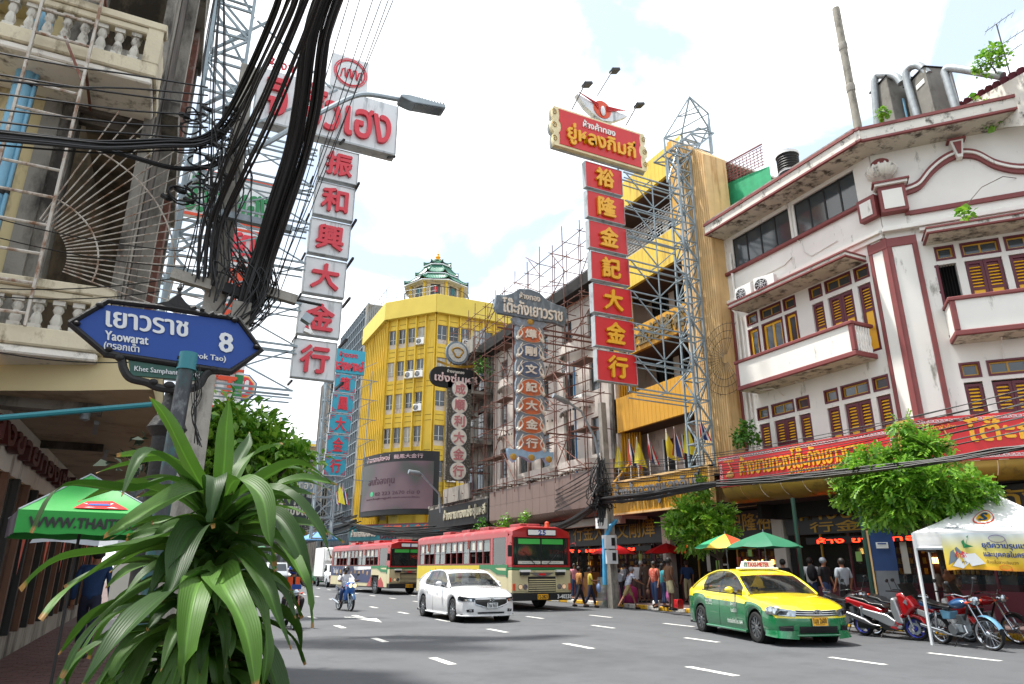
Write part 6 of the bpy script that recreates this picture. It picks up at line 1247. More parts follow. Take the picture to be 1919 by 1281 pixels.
# ---------------------------------------------------------------- market umbrella on the left
C = at(118,985,Y=6.6); UZ = C.z; m_ug = mat('umbrella_green','12822c',.6,var=.08,vs=4,bump=.15,bs=12); m_ub = mat('umbrella_navy','1a2236',.6,var=.1)
a0 = at(28,987,Y=6.3); a1 = at(300,992,Y=6.5); wu = (a1-a0).xy.length; ud = (a1-a0).normalized(); un = V((-ud.y,ud.x,0)); R_ = wu*.5/sin(pi/8)*.92 if 0 else wu
t = thing('market_umbrella','green and navy market umbrella with a web address on its valance at the left','umbrella',(a0.x,a0.y,.14)); O = V((a0.x,a0.y,.14)); depth = 1.0
cs = [a0,a1,a1+ud*.0+un*1.1+V((0,0,0)),a0+un*1.1]; z_r = a0.z-O.z+.13; cs = [V((c.x-O.x,c.y-O.y,0)) for c in (a0,a1)];
cen = (cs[0]+cs[1])/2+un*.65; cs = [cs[0],cs[1],cs[1]+un*1.3,cs[0]+un*1.3]; wv = .17
apex = V((cen.x,cen.y,z_r+.36))
for i,m_ in enumerate((m_ug,m_ub,m_ug,m_ub)):
 A,C_ = cs[i],cs[(i+1) % 4]; b = B(); b.grid(lambda u,v: tuple((A.lerp(C_,u)+V((0,0,z_r))).lerp(apex,v)+V((0,0,-.05*sin(pi*v)*sin(pi*u)))),10,6); b.build('panel',m_,t)
 b = B(); b.grid(lambda u,v: tuple(A.lerp(C_,u)*1+V((0,0,z_r-wv*v+.006*sin(u*20)*v))),14,2); o = b.build('valance',m_,t)
 if i == 0:
  bb = B(); letters('','WWW.THAITPI.COM',.08,.97,z_r-.125,z_r-.05,0,m_black,b=bb,ext=.02,bold=.004)
  b = B(); b.add([tuple(A.lerp(C_,p[0])+V((0,0,p[2]))-un*(.008-p[1]*.1)) for p in bb.v],bb.f,m_black); b.build('lettering',None,o)
  nn = (C_-A).cross(apex-V((A.x,A.y,z_r))).normalized(); nn = nn if nn.y < 0 or nn.z > 0 else -nn
  b = B(); f = lambda u,v: tuple((A.lerp(C_,u)+V((0,0,z_r))).lerp(apex,v)+nn*.01*(1 if nn.z > 0 else -1)+V((0,0,-.05*sin(pi*v)*sin(pi*u))))
  def patch(pl,m_,e): b.add([tuple(V(f(u,v))+V((0,-e,e))) for u,v in pl],[tuple(range(len(pl)))],m_)
  patch([(.34,.1),(.78,.1),(.74,.38),(.44,.38)],m_red,.0); patch([(.42,.12),(.52,.2),(.4,.3),(.5,.28),(.55,.37),(.6,.28),(.72,.3),(.63,.2),(.7,.12),(.57,.16)],m_bwhite,.004); patch([(.45,.2),(.66,.2),(.65,.27),(.47,.27)],m_bluesign,.008); b.build('printed_star',None,o)
 if i == 3:
  bb = B(); letters('','0 1234',.1,.9,z_r-.13,z_r-.04,0,m_bwhite,b=bb,ext=.02); b = B(); b.add([tuple(A.lerp(C_,1-p[0])+V((0,0,p[2]))-ud*(.008-p[1]*.1)) for p in bb.v],bb.f,m_bwhite) if 0 else None
for i in range(4): b = B(); b.tube([tuple(cs[i]+V((0,0,z_r))),tuple(apex)],.008,5); b.build('rib',m_steel,t)
b = B(); b.tube([(cen.x,cen.y,0),(cen.x,cen.y,z_r+.36)],.012,8); b.build('pole',m_iron,t)
g = at(160,1000,Y=8.5); t = thing('plastic_awning','grey translucent plastic sheet stretched below the green umbrella','awning',g); b = B(); b.grid(lambda u,v: (-.45+.9*u,-.1+.6*v,-.1+.2*v+.02*sin(u*7)),8,3); b.build('sheet',mat('plastic_sheet','a9afb4',.4,alpha=.8),t)
# notice boards and bins on the left pavement behind the plant
b = B(); p = at(265,1080,Y=11); b.box(p.x-.35,p.x+.15,11,11.05,.9,1.9); tag(b.build('notice_board',m_paper),'white notice sheet behind the plant, left of the pole','notice')
b = B(); p = at(205,1200,Z=.14); b.box(-.16,.16,-.16,.16,0,.42); o = b.build('market_stall',m_tarp,bev=.03); o.location = (p.x,p.y,.14); tag(o,'low stall covered in pale cloth behind the plant','stall')
# ---------------------------------------------------------------- trees
def tree(label,base,blobs,n,size,m,trunk,pair=False,name='street_tree',cat='tree',aspect=.45,extra=None,droop=.3):
 t = thing(name,label,cat,base); O = V(base)
 if trunk:
  b = B(); cz = blobs[0][2]-O.z; b.tube([(0,0,0),(.05,.03,cz*.3),(-.03,.05,cz*.55),(0,0,cz*.85)],[.11*trunk,.09*trunk,.07*trunk,.05*trunk],8); b.build('trunk',m_bark,t)
  b = B()
  for k,bl in enumerate(blobs): c = V(bl[:3])-O; s_ = V((0,0,cz*.55+.1*(k % 3))); b.tube([tuple(s_),tuple(s_.lerp(c,.5)+V((0,0,-.1))),tuple(c)],[.05*trunk,.03*trunk,.012],6)
  for k in range(16):
   bl = random.choice(blobs); c = V(bl[:3])-O; d = V((random.gauss(0,1),random.gauss(0,1),random.gauss(0,.7))).normalized(); b.tube([tuple(c),tuple(c+V((d.x*bl[3],d.y*bl[4],d.z*bl[5]))*.95)],[.018,.005],4)
  b.build('limb',m_bark,t)
 bl = [(x-O.x,y-O.y,z-O.z,a,c,d) for x,y,z,a,c,d in blobs]
 foliage('crown',bl,n,size,m,t,droop,aspect,pair=pair)
 return t
def bp(px,py,Y,r,rz=None,ry=None): p = at(px,py,Y=Y); return (p.x,p.y,p.z,r,ry or r,rz or r*.7)
tree('light green street tree with feathery drooping leaves behind the taxi',(16.9,18.6,.14),[bp(1310,982,18.6,0.645,.6),bp(1280,965,18.9,0.473,.45),bp(1344,986,18.2,0.516,.45),bp(1310,939,18.6,0.387,.45),bp(1301,1012,18.6,0.516,.3),bp(1357,961,18.3,0.387,.3),bp(1318,913,18.5,0.189,.3),bp(1262,982,18.8,0.258,.2),bp(1366,995,18.0,0.258,.2)],1500,.24,m_leaf1,.6,True)
tree('large light green street tree with feathery leaves in front of the red signs',(16.9,11.0,.14),[bp(1690,900,10.6,0.883,.5),bp(1634,900,11.3,0.651,.45),bp(1755,904,10.0,0.698,.5),bp(1607,881,11.6,0.465,.35),bp(1700,946,10.6,0.744,.35),bp(1700,853,10.6,0.465,.35),bp(1718,820,10.4,0.279,.3),bp(1825,913,9.4,0.419,.28),bp(1793,937,9.6,0.372,.2),bp(1597,923,11.8,0.372,.3),bp(1662,955,11,0.558,.25),bp(1751,941,10.2,0.465,.25),bp(1737,834,10.2,0.465,.2),bp(1644,853,11.2,0.465,.2),bp(1690,797,10.6,0.233,.2)],3000,.23,m_leaf1,.9,True)
tree('dense bright green tree behind the utility pole, left of the road',(.55,12,.14),[bp(458,838,12,.8,.6),bp(418,818,12.3,.7,.6),bp(498,858,11.7,.6,.45),bp(458,898,12,.7,.5),bp(528,848,11.5,.45,.28),bp(563,856,11.3,.35,.14),bp(408,888,12.3,.7,.6),bp(488,808,12,.4,.3),bp(428,778,12.2,.35,.25),bp(468,948,12,.45,.3)],6000,.17,m_leaf1,.8,aspect=.24)
tree('spray of dark oval leaves hanging behind the street sign',(-.2,4.6,2.0),[bp(275,855,4.6,.12,.1),bp(245,870,4.6,.1,.05),bp(290,830,4.7,.1,.1)],60,.075,m_leaf3,0,name='leafy_branch',cat='branch',aspect=.3)
for i,(px,py,X,r,n,lab) in enumerate(((1400,815,18.0,.5,420,'potted shrub on the canopy beside the white building downpipes'),(950,980,17.3,.5,200,'weed growing on the fascia edge behind the bus roof'),(985,968,17.3,.35,120,'small weed above the bus with the orange beacon'),(905,985,17.3,.5,200,'leafy weed on the fascia above the rear of the nearer bus'),(1860,110,20.5,.5,240,'small sapling rooted on the parapet at the upper right'),(1655,212,18.6,.18,60,'little plant beside the left roof duct'),(905,690,17.9,.8,260,'bush on a balcony beside the oval black sign'),(640,930,17,.8,200,'green shrub high on the far lattice block'))):
 p = at(px,py,X=X); tree(lab,tuple(p-V((0,0,r))),[(p.x,p.y,p.z,r,r,r*.8),(p.x,p.y,p.z+r*.7,r*.5,r*.5,r*.4),(p.x-.1,p.y+r*.6,p.z-r*.2,r*.5,r*.5,r*.4)],n,.13 if i != 7 else .3,m_leaf1 if i in (1,2,4,5) else m_leaf2,.25 if i in (0,4) else 0,name='shrub',cat='shrub')
t = thing('twig','thin bare stem with a few green leaves hanging before the pediment of the white building','plant',at(1800,420,Y=9.5)); O = V(t.location)
for pth,lv in (([(1925,300),(1900,240),(1870,205),(1845,190)],((1835,185),(1850,195),(1825,178),(1862,232),(1848,238),(1870,225))),([(1925,335),(1880,330),(1840,350),(1810,385)],((1805,395),(1815,400),(1798,402)))):
 b = B(); b.tube([tuple(at(x,y,Y=9.5)-O) for x,y in pth],.012,4); b.build('stem',m_bark,t)
 foliage('leaves',[(*(at(x,y,Y=9.5)-O),.12,.12,.1) for x,y in lv],45,.14,m_leaf1,t,.2,.7)
# ---------------------------------------------------------------- right pole, cables and lamps
rp_ = thing('utility_pole','concrete utility pole with grey meter boxes on the right kerb beside the pedestrians','utility pole',(16.0,24.0,0)); p1 = at(1125,860,Y=24.3)
b = B(); b.add([(x*s_+dx,y*s_,z) for s_,dx,z in ((.17,.1,0),(.12,p1.x-16.0,8.2)) for x,y in ((-1,-1),(1,-1),(1,1),(-1,1))],[(0,1,5,4),(1,2,6,5),(2,3,7,6),(3,0,4,7),(4,5,6,7)]); b.build('shaft',m_conc,rp_)
for px,py,s_ in ((1141,1015,.26),(1143,1043,.26)): p = at(px,py,Y=23.8)-V((16,24,0)); b = B(); b.box(p.x-s_,p.x+s_,-.4,-.12,p.z-s_*1.0,p.z+s_*1.0); o = b.build('meter_box',m_signwhite,rp_,bev=.01); b = B(); b.box(p.x,p.x+.16,-.42,-.395,p.z-.14,p.z+.16); b.build('meter_window',m_dark,o)
p = at(1127,980,Y=23.8)-V((16,24,0)); b = B(); b.box(p.x-.2,p.x+.2,-.35,-.1,p.z-.2,p.z+.2); b.build('junction_box',m_tarp,rp_)
b = B(); q = [at(1134,1095,Y=23.8),at(1133,1010,Y=23.8),at(1145,985,Y=23.8),at(1155,975,Y=23.9)]; b.tube([tuple(a-V((16,24,0))) for a in q],.09,8); b.build('blue_conduit',mat('pipe_blue2','3f9ac8',.5),rp_)
bundle('matted knot of black cables wrapped round the right utility pole',[(1125,860,23.9,.12),(1122,900,23.8,.25),(1128,940,23.7,.35),(1118,935,23.6,.3),(1130,910,23.7,.2),(1125,980,23.7,.12)],30,.1,.022,7,41,wob=.9)
cA = at(1122,938,Y=23.8)
def run(label,a,c,n,r,spread,sg_,seed,group=None):
 rn = random.Random(seed); t = thing('cable_bundle',label,'cables',a,0,group); a,c = V(a),V(c)
 for k in range(n):
  o = V((rn.uniform(-1,1),0,rn.uniform(-1,1)))*spread; pts = sag(a,c,sg_*rn.uniform(.85,1.2),12); pts = [p-a+o*(.5+.5*sin(pi*i/12+rn.random()))+V((0,0,rn.uniform(-.02,.02))) for i,p in enumerate(pts)]; cable('cable',t,[tuple(p) for p in pts],r,5)
run('thick black cable bundle running from the right pole past the brown fascia',tuple(cA),tuple(at(985,985,Y=39)*1.0),14,.045,.16,.55,51)
run('black cable bundle running from the right pole over the yellow lettered fascia to the right',tuple(cA),tuple(at(1345,905,Y=15.3)),12,.035,.12,.05,52)
run('black cable bundle under the red signs behind the large tree, to the right edge',tuple(at(1345,905,Y=15.3)),tuple(at(1935,835,Y=7.5)),10,.02,.09,.1,53)
for i in range(7):
 run('thin parallel cable pair across the louvred windows to the right edge',tuple(at(1125,868+i*9,Y=24)),tuple(at(1935,725+i*13,Y=8)),2,.012,.03,.35,60+i,'thin cables across the right facades')
for i in range(6):
 run('thin cable pair across the brown fascia',tuple(at(1125,868+i*9,Y=24)),tuple(at(960,945+i*7,Y=42)),2,.014,.04,.3,80+i,'thin cables across the brown fascia')
run('tangled black cables crossing the teal board',tuple(at(985,975,Y=39)),tuple(at(670,990,Y=60)),14,.05,.5,.4,90)
run('black cables sagging across the base of the video screen',tuple(at(985,955,Y=39)),tuple(at(640,975,Y=62)),8,.04,.4,.9,91)
run('black cables at the far end of the street behind the second bus',tuple(at(670,975,Y=60)),tuple(at(420,1015,Y=95)),16,.06,.8,.8,92)
run('thin cables strung to the far left over the road',tuple(at(640,960,Y=62)),tuple(at(350,940,Y=60)),6,.035,.5,1.5,93)
fp_ = thing('utility_pole','slim dark utility pole with cable knots below the video screen','utility pole',(at(990,985,Y=39).x,39,0)); b = B(); b.tube([(0,0,0),(0,0,at(985,900,Y=39).z)],.14,8); b.build('shaft',m_conc,fp_)
bundle('knot of black cables on the pole below the video screen',[(985,940,38.8,.3),(990,965,38.7,.5),(980,985,38.7,.5),(995,975,38.7,.4)],22,.3,.035,7,43,wob=1)
def lamp(label,pts,Y,hd,r=.05):
 P_ = [at(x,y,Y=Y) for x,y in pts]; O = P_[0]; t = thing('street_lamp',label,'street lamp',O); b = B(); b.tube([tuple(p-O) for p in P_],r,6); b.build('arm',m_steel,t)
 e = P_[-1]-O; d = (at(*hd,Y=Y)-P_[-1]); b = B(); n_ = d.normalized(); b.tube([tuple(e),tuple(e+d*.2),tuple(e+d)],[r*1.2,r*2.6,r*2.2],8); b.build('lamp_head',m_steel,t); return t
lamp('street lamp on a thin bent arm in front of the video screen',[(985,950),(985,925),(935,870),(905,862),(880,862)][0:4]+[(795,888)] if 0 else [(826,960),(824,925),(790,888)],44,(766,883),.07)
lamp('street lamp on an arm in front of the scaffolded building, right of the ornate sign',[(1127,880),(1115,820),(1090,770),(1068,755)],24.2,(1037,740),.05)
lamp('street lamp with a curved neck at the far end behind the second bus',[(655,1010),(652,985),(640,975),(625,978)],66,(612,985),.09)
# ---------------------------------------------------------------- cars
m_tyre = m_rubber
def wheel(par,x,y,r,w,rimr,out,spokes=10,rm=None,nm='wheel'):
 """out = +1/-1: side the rim faces"""
 b = B(MX.Translation((x,y,r))); b.lathe([(rimr,-w/2),(r-.03,-w/2),(r,-w/2+.03),(r,w/2-.03),(r-.03,w/2),(rimr,w/2),(rimr,-w/2)],28,ax='x',cap=False); o = b.build(nm,m_tyre,par)
 b = B(MX.Translation((x,y,r))); xo = out*(w/2-.02); b.lathe([(rimr,xo-.03*out),(rimr+.005,xo),(rimr-.02,xo),(rimr-.03,xo-.04*out)],28,ax='x',cap=False)
 for k in range(spokes):
  a = 2*pi*k/spokes; da = .09;
  for s_ in (-1,1): b.beam((xo-.01*out,.05*cos(a),.05*sin(a)),(xo-.005*out,(rimr-.01)*cos(a+s_*da),(rimr-.01)*sin(a+s_*da)),.022,.02)
 b.lathe([(.06,xo-.02*out),(.05,xo+.005*out),(.01,xo+.008*out)],12,ax='x'); b.build('rim',rm or m_alu,o)
 b = B(MX.Translation((x,y,r))); b.lathe([(rimr-.01,xo-.06*out),(rimr-.01,xo-.061*out)],20,ax='x'); b.build('wheel_disc',m_black,o); return o
def car(name,label,loc,rz,L,W,paint,top=None,prof=None,gh=None,r=.31,wb=(0,0),two=None,rear='hatch',detail=True,group=None,cat='car',sill=.21):
 """prof: [(y, z_shoulder, z_centre)] front (-y) to rear; gh: [(y, z_roof, w_roof_fraction)], wb: axle positions"""
 t = thing(name,label,cat,loc,rz,group); top = top or paint; hw = W/2; yf,yr = -L/2,L/2
 py,pz,pc = zip(*prof)
 def wy(y):
  a = (y-yf)/.75; c = (yr-y)/.8; k = 1
  if a < 1: k *= .90+.10*(1-(1-max(0,a))**2)
  if c < 1: k *= .91+.09*(1-(1-max(0,c))**2)
  return hw*k
 def sweep(y,x,w):
  q = (abs(x)/w)**3; kf = max(0,1-(y-yf)/.8)**1.5; kr = max(0,1-(yr-y)/.7)**1.5; return .24*q*kf-.18*q*kr
 def zsill(y):
  z = sill;
  for yc in wb:
   R = r+.065; d = abs(y-yc)
   if d < R: z = max(z,r-.01+sqrt(R*R-d*d))
  if y-yf < .3: z = max(z,sill-.03)
  return z
 def sec(y):
  w = wy(y); zs = zsill(y); zb_ = interp(y,py,pz); zc = interp(y,py,pc); zz = lambda f: zs+(zb_-.05-zs)*f
  return [(w*.955,zs),(w*.985,zz(.14)),(w,zz(.35)),(w*.998,zz(.6)),(w*.985,zz(.82)),(w*.955,zb_-.03),(w*.90,zb_+(zc-zb_)*.25),(w*.75,zb_+(zc-zb_)*.6),(w*.4,zc-(zc-zb_)*.08),(0,zc)]
 ys = sorted(set([yf,yf+.03,yf+.07]+[yf+L*k/76 for k in range(77)]+[yc+s_*(r+.065)*cos(a) for yc in wb for a in [pi*k/16 for k in range(17)] for s_ in (1,)]+[yr-.03]))
 lo = B(); hi = B(); rows = [sec(y) for y in ys]; J = len(rows[0])
 split = two if two is not None else 99
 for sgn in (1,-1):
  for (bb,j0,j1) in ((lo,0,min(split,J-1)),(hi,min(split,J-1),J-1)):
   if j0 >= j1: continue
   vs = [(sgn*x,y+sweep(y,x,wy(y)),z) for y,rw in zip(ys,rows) for x,z in rw[j0:j1+1]]; m_ = j1-j0+1
   fs = [(i*m_+j,(i+1)*m_+j,(i+1)*m_+j+1,i*m_+j+1) for i in range(len(ys)-1) for j in range(m_-1)]
   bb.add(vs,fs if sgn > 0 else [f[::-1] for f in fs],None,True)
 # end faces
 def endz(k): return sec(ys[0] if k == 0 else ys[-1])
 bul = lambda z,k: (interp(z,(.15,.3,.45,.58,.68,.8),(.10,-.02,-.05,-.03,.02,.10)) if k == 0 else -interp(z,(.15,.35,.55,.75,1.0),(.06,-.05,-.04,.0,.04)))
 def endp(k,x,z,xj):
  y0_ = yf if k == 0 else yr; return (x,y0_+sweep(y0_,x,wy(y0_))+bul(z,k)*(1-(abs(x)/max(xj,.01))**2)*.9,z)
 for k in (0,1):
  rw = endz(k); n = 16
  zz_ = [p[1] for p in rw];
  for (bb,j0,j1) in ((lo,0,min(split,J-1)),(hi,min(split,J-1),J-1)):
   if j0 >= j1: continue
   vs = [endp(k,rw[j][0]*(-1+2*i/n),rw[j][1],rw[j][0]) for j in range(j0,j1+1) for i in range(n+1)]
   fs = [(j*(n+1)+i,j*(n+1)+i+1,(j+1)*(n+1)+i+1,(j+1)*(n+1)+i) for j in range(j1-j0) for i in range(n)]
   bb.add(vs,fs if k == 0 else [f[::-1] for f in fs],None,True)
 body = lo.build('body',paint,t,sharp=50)
 if hi.v: hi.build('upper_body',top,t,sharp=50)
 b = B(); b.box(-hw+.16,hw-.16,yf+.3,yr-.25,.17,.62); b.box(-hw+.07,hw-.07,yf+.25,yr-.2,sill-.03,sill+.02); b.build('underbody',m_black,t)
 for x_,y_,w_ in ((-.36,.05,.24),(.36,.05,.24),(0,1.0,.6)):
  b = B(); b.box(x_-w_,x_+w_,y_,y_+.16,.5,1.05); b.box(x_-w_,x_+w_,y_-.45,y_+.1,.45,.6)
  if w_ < .5: b.box(x_-.12,x_+.12,y_+.03,y_+.12,1.08,1.25)
  b.build('seat',m_seat,t,bev=.04)
 b = B(); b.box(-hw+.15,hw-.15,-.95,-.6,.75,.97); b.tube([(-.36+.17*cos(a),-.5+.05*sin(a),.92+.17*sin(a)) for a in [2*pi*k/16 for k in range(17)]],.012,5); b.build('dashboard',m_black,t)
 for yc in wb:
  for s_ in (-1,1): b = B(); b.lathe([(r+.06,s_*(hw-.30)),(r+.06,s_*(hw-.05))],24,(0,yc,r),ax='x',cap=False); b.build('wheel_arch',m_black,t)
 for yc in wb:
  for s_ in (-1,1): wheel(t,s_*(hw-.115),yc,r,.2,r*.71,s_)
 # greenhouse
 gy = [g[0] for g in gh]; gz = [g[1] for g in gh]; gw = [g[2] for g in gh]; zbelt = lambda y: interp(y,py,pz)-.02
 ws_end,rw_start = gh[0][3],gh[-1][3]; st = sorted(set([gy[0]+(gy[-1]-gy[0])*k/30 for k in range(31)]+list(gy)+[ws_end,rw_start])); cz = catmull([V((0,y,z)) for y,z in zip(gy,gz)],8); cyy = [p.y for p in cz]; czz = [p.z for p in cz]
 R = []
 for y in st:
  zr = max(interp(y,cyy,czz),zbelt(y)); wb_ = wy(y)*.935; f = (zr-zbelt(y))/max(.01,max(gz)-zbelt(y)); wr = wb_*(1-(1-interp(y,gy,gw))*min(1,f)); bow = .03*min(1,f*2)
  arc = lambda x: zr+bow*(1-(x/wr)**2)
  R.append([(wb_,zbelt(y)),(wb_*.99,zbelt(y)+(zr-zbelt(y))*.35),(wr,zr-.015),(wr*.93,arc(wr*.93)),(wr*.5,arc(wr*.5)),(0,arc(0))])
 gl = {'windscreen': B(),'rear_window': B(),'roof': B(),'side_window': B(),'pillar': B()}
 y_sw0,y_sw1 = gh[1][3],gh[2][3]
 for i in range(len(st)-1):
  ym = (st[i]+st[i+1])/2
  for j in range(5):
   for s_ in (1,-1):
    k_ = ('windscreen' if ym < ws_end else 'rear_window' if ym > rw_start else 'roof') if j >= 2 else ('side_window' if y_sw0 < ym < y_sw1 else 'pillar')
    cur = .10 if k_ != 'roof' else 0
    P_ = lambda i_,j_: (s_*R[i_][j_][0],st[i_]+(cur if 0 else 0),R[i_][j_][1]); q = [P_(i,j),P_(i+1,j),P_(i+1,j+1),P_(i,j+1)]
    gl[k_].add(q,[(0,1,2,3)] if s_ > 0 else [(3,2,1,0)],None,True)
 for k_,bb in gl.items():
  if bb.v:
   o = bb.build(k_,m_carglass2 if k_ in ('windscreen','rear_window','side_window') else top,t,sharp=35)
   me = o.data; import bmesh; bm = bmesh.new(); bm.from_mesh(me); bmesh.ops.remove_doubles(bm,verts=bm.verts,dist=.0008); bm.to_mesh(me); bm.free(); me.shade_smooth(); me.set_sharp_from_angle(angle=radians(30))
 for s_ in (1,-1):
  b = B(); b.tube([(s_*R[i][2][0],st[i],R[i][2][1]+.0) for i in range(len(st)) if R[i][2][1] > zbelt(st[i])+.02],.026,6); b.build('roof_rail',top,t)
  b = B(); b.tube([(s_*R[i][0][0]*1.0,st[i],R[i][0][1]+.012) for i in range(len(st)) if y_sw0-.1 < st[i] < y_sw1+.1],.012,4); b.build('belt_trim',m_black,t)
  for yb_ in gh[3][3] if isinstance(gh[3][3],(list,tuple)) else ():
   i = min(range(len(st)),key=lambda q: abs(st[q]-yb_)); b = B(); b.beam((s_*(R[i][0][0]+.006),st[i],R[i][0][1]),(s_*(R[i][2][0]+.006),st[i]+.05,R[i][2][1]-.01),.05,.012); b.build('door_pillar',m_black,t)
 # seams, handles, mirrors
 for ysm in gh[3][3] if isinstance(gh[3][3],(list,tuple)) else ():
  for s_ in (1,-1): b = B(); b.tube([(s_*(x+.0005),ysm+.02+(.05 if j < 2 else 0),z) for j,(x,z) in enumerate(sec(ysm)[:6])],.0045,4); b.build('door_seam',m_black,t)
 for s_ in (1,-1):
  b = B(); ym = gh[1][3]+.28; b.ball((s_*(hw+.09),ym,zbelt(ym)+.10),(.11,.07,.075),12,8); b.build('wing_mirror',top,t)
  b = B(); b.beam((s_*(hw-.08),ym+.02,zbelt(ym)+.02),(s_*(hw+.02),ym+.01,zbelt(ym)+.06),.06,.03); b.build('mirror_stalk',m_black,t)
  for yh in gh[4][3] if len(gh) > 4 and isinstance(gh[4][3],(list,tuple)) else (): b = B(); b.tube([(s_*(wy(yh)+.015),yh-.09,zbelt(yh)-.13),(s_*(wy(yh)+.025),yh,zbelt(yh)-.125),(s_*(wy(yh)+.015),yh+.09,zbelt(yh)-.13)],.015,6); b.build('door_handle',top,t)
 # a function giving points on the nose: s 0..1 across to the corner, beyond 1 along the flank
 def nose(s,z,e=.01,sgn=1):
  rw = sec(ys[0]); xj = interp(z,[p[1] for p in rw[:7]],[p[0] for p in rw[:7]])
  if s <= 1: p = endp(0,s*xj,z,xj); return (sgn*(p[0]+e*s*.6),p[1]-e,p[2])
  y = yf+(s-1); w = wy(y); rw = sec(y); xj = interp(z,[p[1] for p in rw[:7]],[p[0] for p in rw[:7]]); return (sgn*(xj+e),y+sweep(y,xj,w)-.0*e,z)
 def patch(nm,s0,s1,zlo,zhi,m_,par=None,e=.012,sgn=1,n=14,nz=3):
  b = B(); b.grid(lambda u,v: nose(s0+(s1-s0)*u,zlo(u)+(zhi(u)-zlo(u))*v,e,sgn),n,nz,smooth=True,flip=sgn < 0); return b.build(nm,m_,par or t)
 t_funcs[t.name] = (nose,patch,sec,wy,ys); return t
t_funcs = {}; m_seat = mat('seat_grey','55524c',.8)
m_carglass2 = mat('tinted_glass','161b1e',.04,var=0,spec=.9,alpha=.66); m_carglass = mat('car_glass','0f1518',.04,var=0,spec=.9,coat=.6); m_paintw = mat('paint_white','d9dadb',.25,var=0,coat=1); m_paintg = mat('paint_green','0a6a3c',.25,var=0,coat=1); m_painty = mat('paint_yellow','e3cf22',.28,var=0,coat=1)
m_lampg = mat('headlamp_glass','aeb6bb',.08,.8,var=.5,vs=14); m_lampd = mat('headlamp_dark','3c4146',.08,.7,var=.5,vs=14); m_plate = mat('plate_white','c9ccce',.4,var=0); m_platey = mat('plate_yellow','e2a40f',.4,var=0)
def plate(par,x,y,z,w,h,txt,m_,tm,small=None):
 b = B(); b.box(x-w/2,x+w/2,y,y+.01,z,z+h); o = b.build('number_plate',m_,par,bev=.003,seg=1); b = B();
 for r_ in ((x-w/2-.006,x+w/2+.006,z-.006,z),(x-w/2-.006,x+w/2+.006,z+h,z+h+.006),(x-w/2-.006,x-w/2,z,z+h),(x+w/2,x+w/2+.006,z,z+h)): b.box(r_[0],r_[1],y-.003,y+.01,r_[2],r_[3])
 b.build('plate_frame',m_chrome,o); letters('lettering',txt,x-w*.42,x+w*.42,z+h*(.28 if small else .15),z+h*.9,y,tm,o,.002,.002)
 if small: letters('lettering',small,x-w*.3,x+w*.3,z+h*.07,z+h*.2,y,tm,o,0,.002)
# white hatchback
G = lambda y,z,w=.8,x=None: (y,z,w,x)
wc = car('hatchback_car','white hatchback with dark glass driving ahead of the red and cream bus',(8.72,21.55,0),0,4.46,1.80,m_paintw,
prof=[(-2.23,.68,.70),(-2.1,.76,.80),(-1.7,.84,.92),(-1.0,.93,1.0),(-.6,.96,1.02),(.6,1.0,1.04),(1.5,1.04,1.06),(2.1,1.04,1.06),(2.23,.98,1.0)],
gh=[G(-1.05,.98,.9,-.42),G(-.42,1.34,.80,-.75),G(.1,1.44,.77,1.12),G(.75,1.44,.76,(.28,1.0)),G(1.25,1.39,.75,(-.05,.9)),G(1.75,1.27,.76),G(2.12,1.04,.88,1.45)],r=.325,wb=(-1.35,1.35))
nose,patch,sec_,wy_,ys_ = t_funcs[wc.name]
b = B(); b.grid(lambda u,v: nose(abs(-.62+1.24*u),.40+.30*v-.10*abs(2*u-1)**2*(1-v)*-1.0*v if 0 else (.41+.11*abs(2*u-1)**1.5)+(.64-(.41+.11*abs(2*u-1)**1.5))*v,.012,1 if u >= .5 else -1),24,4); b.build('grille',m_black,wc)
for k in range(6):
 z = .45+.032*k; b = B(); m_ = .56-(.0 if k > 2 else .14*(3-k)/3); b.tube([nose(abs(x),z,.02,1 if x >= 0 else -1) for x in np.linspace(-m_,m_,13)],.006,4); b.build('grille_bar',m_iron,wc)
for s_ in (1,-1):
 b = B(); b.tube([nose(x,.405+.12*(x/.62)**1.5,.022,s_) for x in np.linspace(0,.64,9)]+[nose(.66,.62,.02,s_)],.012,5); b.build('grille_trim',m_chrome,wc)
 patch('headlight',.63,1.38,lambda u: .575+.04*u,lambda u: .665+.075*u-.03*(u > .9),m_lampd,sgn=s_); patch('headlight_lens',.75,1.0,lambda u: .59,lambda u: .655,m_lampg,sgn=s_,e=.018)
 patch('fog_lamp',.66,.88,lambda u: .30,lambda u: .385-.02*u,m_black,sgn=s_); patch('fog_lens',.72,.8,lambda u: .32,lambda u: .365,m_lampg,sgn=s_,e=.02)
b = B(); b.grid(lambda u,v: nose(abs(-.52+1.04*u),.255+.045*v,.012,1 if u >= .5 else -1),16,1); b.build('lower_intake',m_black,wc)
b = B();
for s_ in (1,-1): b.tube([nose(x,.20,.03,s_) for x in np.linspace(0,1,9)]+[nose(1.1,.2,.03,s_),nose(1.45,.2,.03,s_)],.02,6)
for s_ in (1,-1): b.tube([(s_*.885,y,.2) for y in (-.95,-.4,.5,.98)],.025,6)
b.build('lip_spoiler',m_paintw,wc)
em = nose(0,.60,.03); b = B(); b.lathe([(.068,em[1]-.005),(.072,em[1]+.01)],20,(0,0,em[2]),ax='y',cap=False); b.tube([(-.066,em[1],em[2]+.0),(-.04,em[1]-.003,em[2]+.02),(0,em[1]-.006,em[2]-.03),(.04,em[1]-.003,em[2]+.02),(.066,em[1],em[2])],.009,5); b.lathe([(.076,em[1]),(.060,em[1])],20,(0,0,em[2]),ax='y',cap=False); b.build('winged_badge',m_chrome,wc)
plate(wc,0,nose(0,.45,.035)[1],.40,.34,.15,'7กผ 9655',m_plate,m_black)
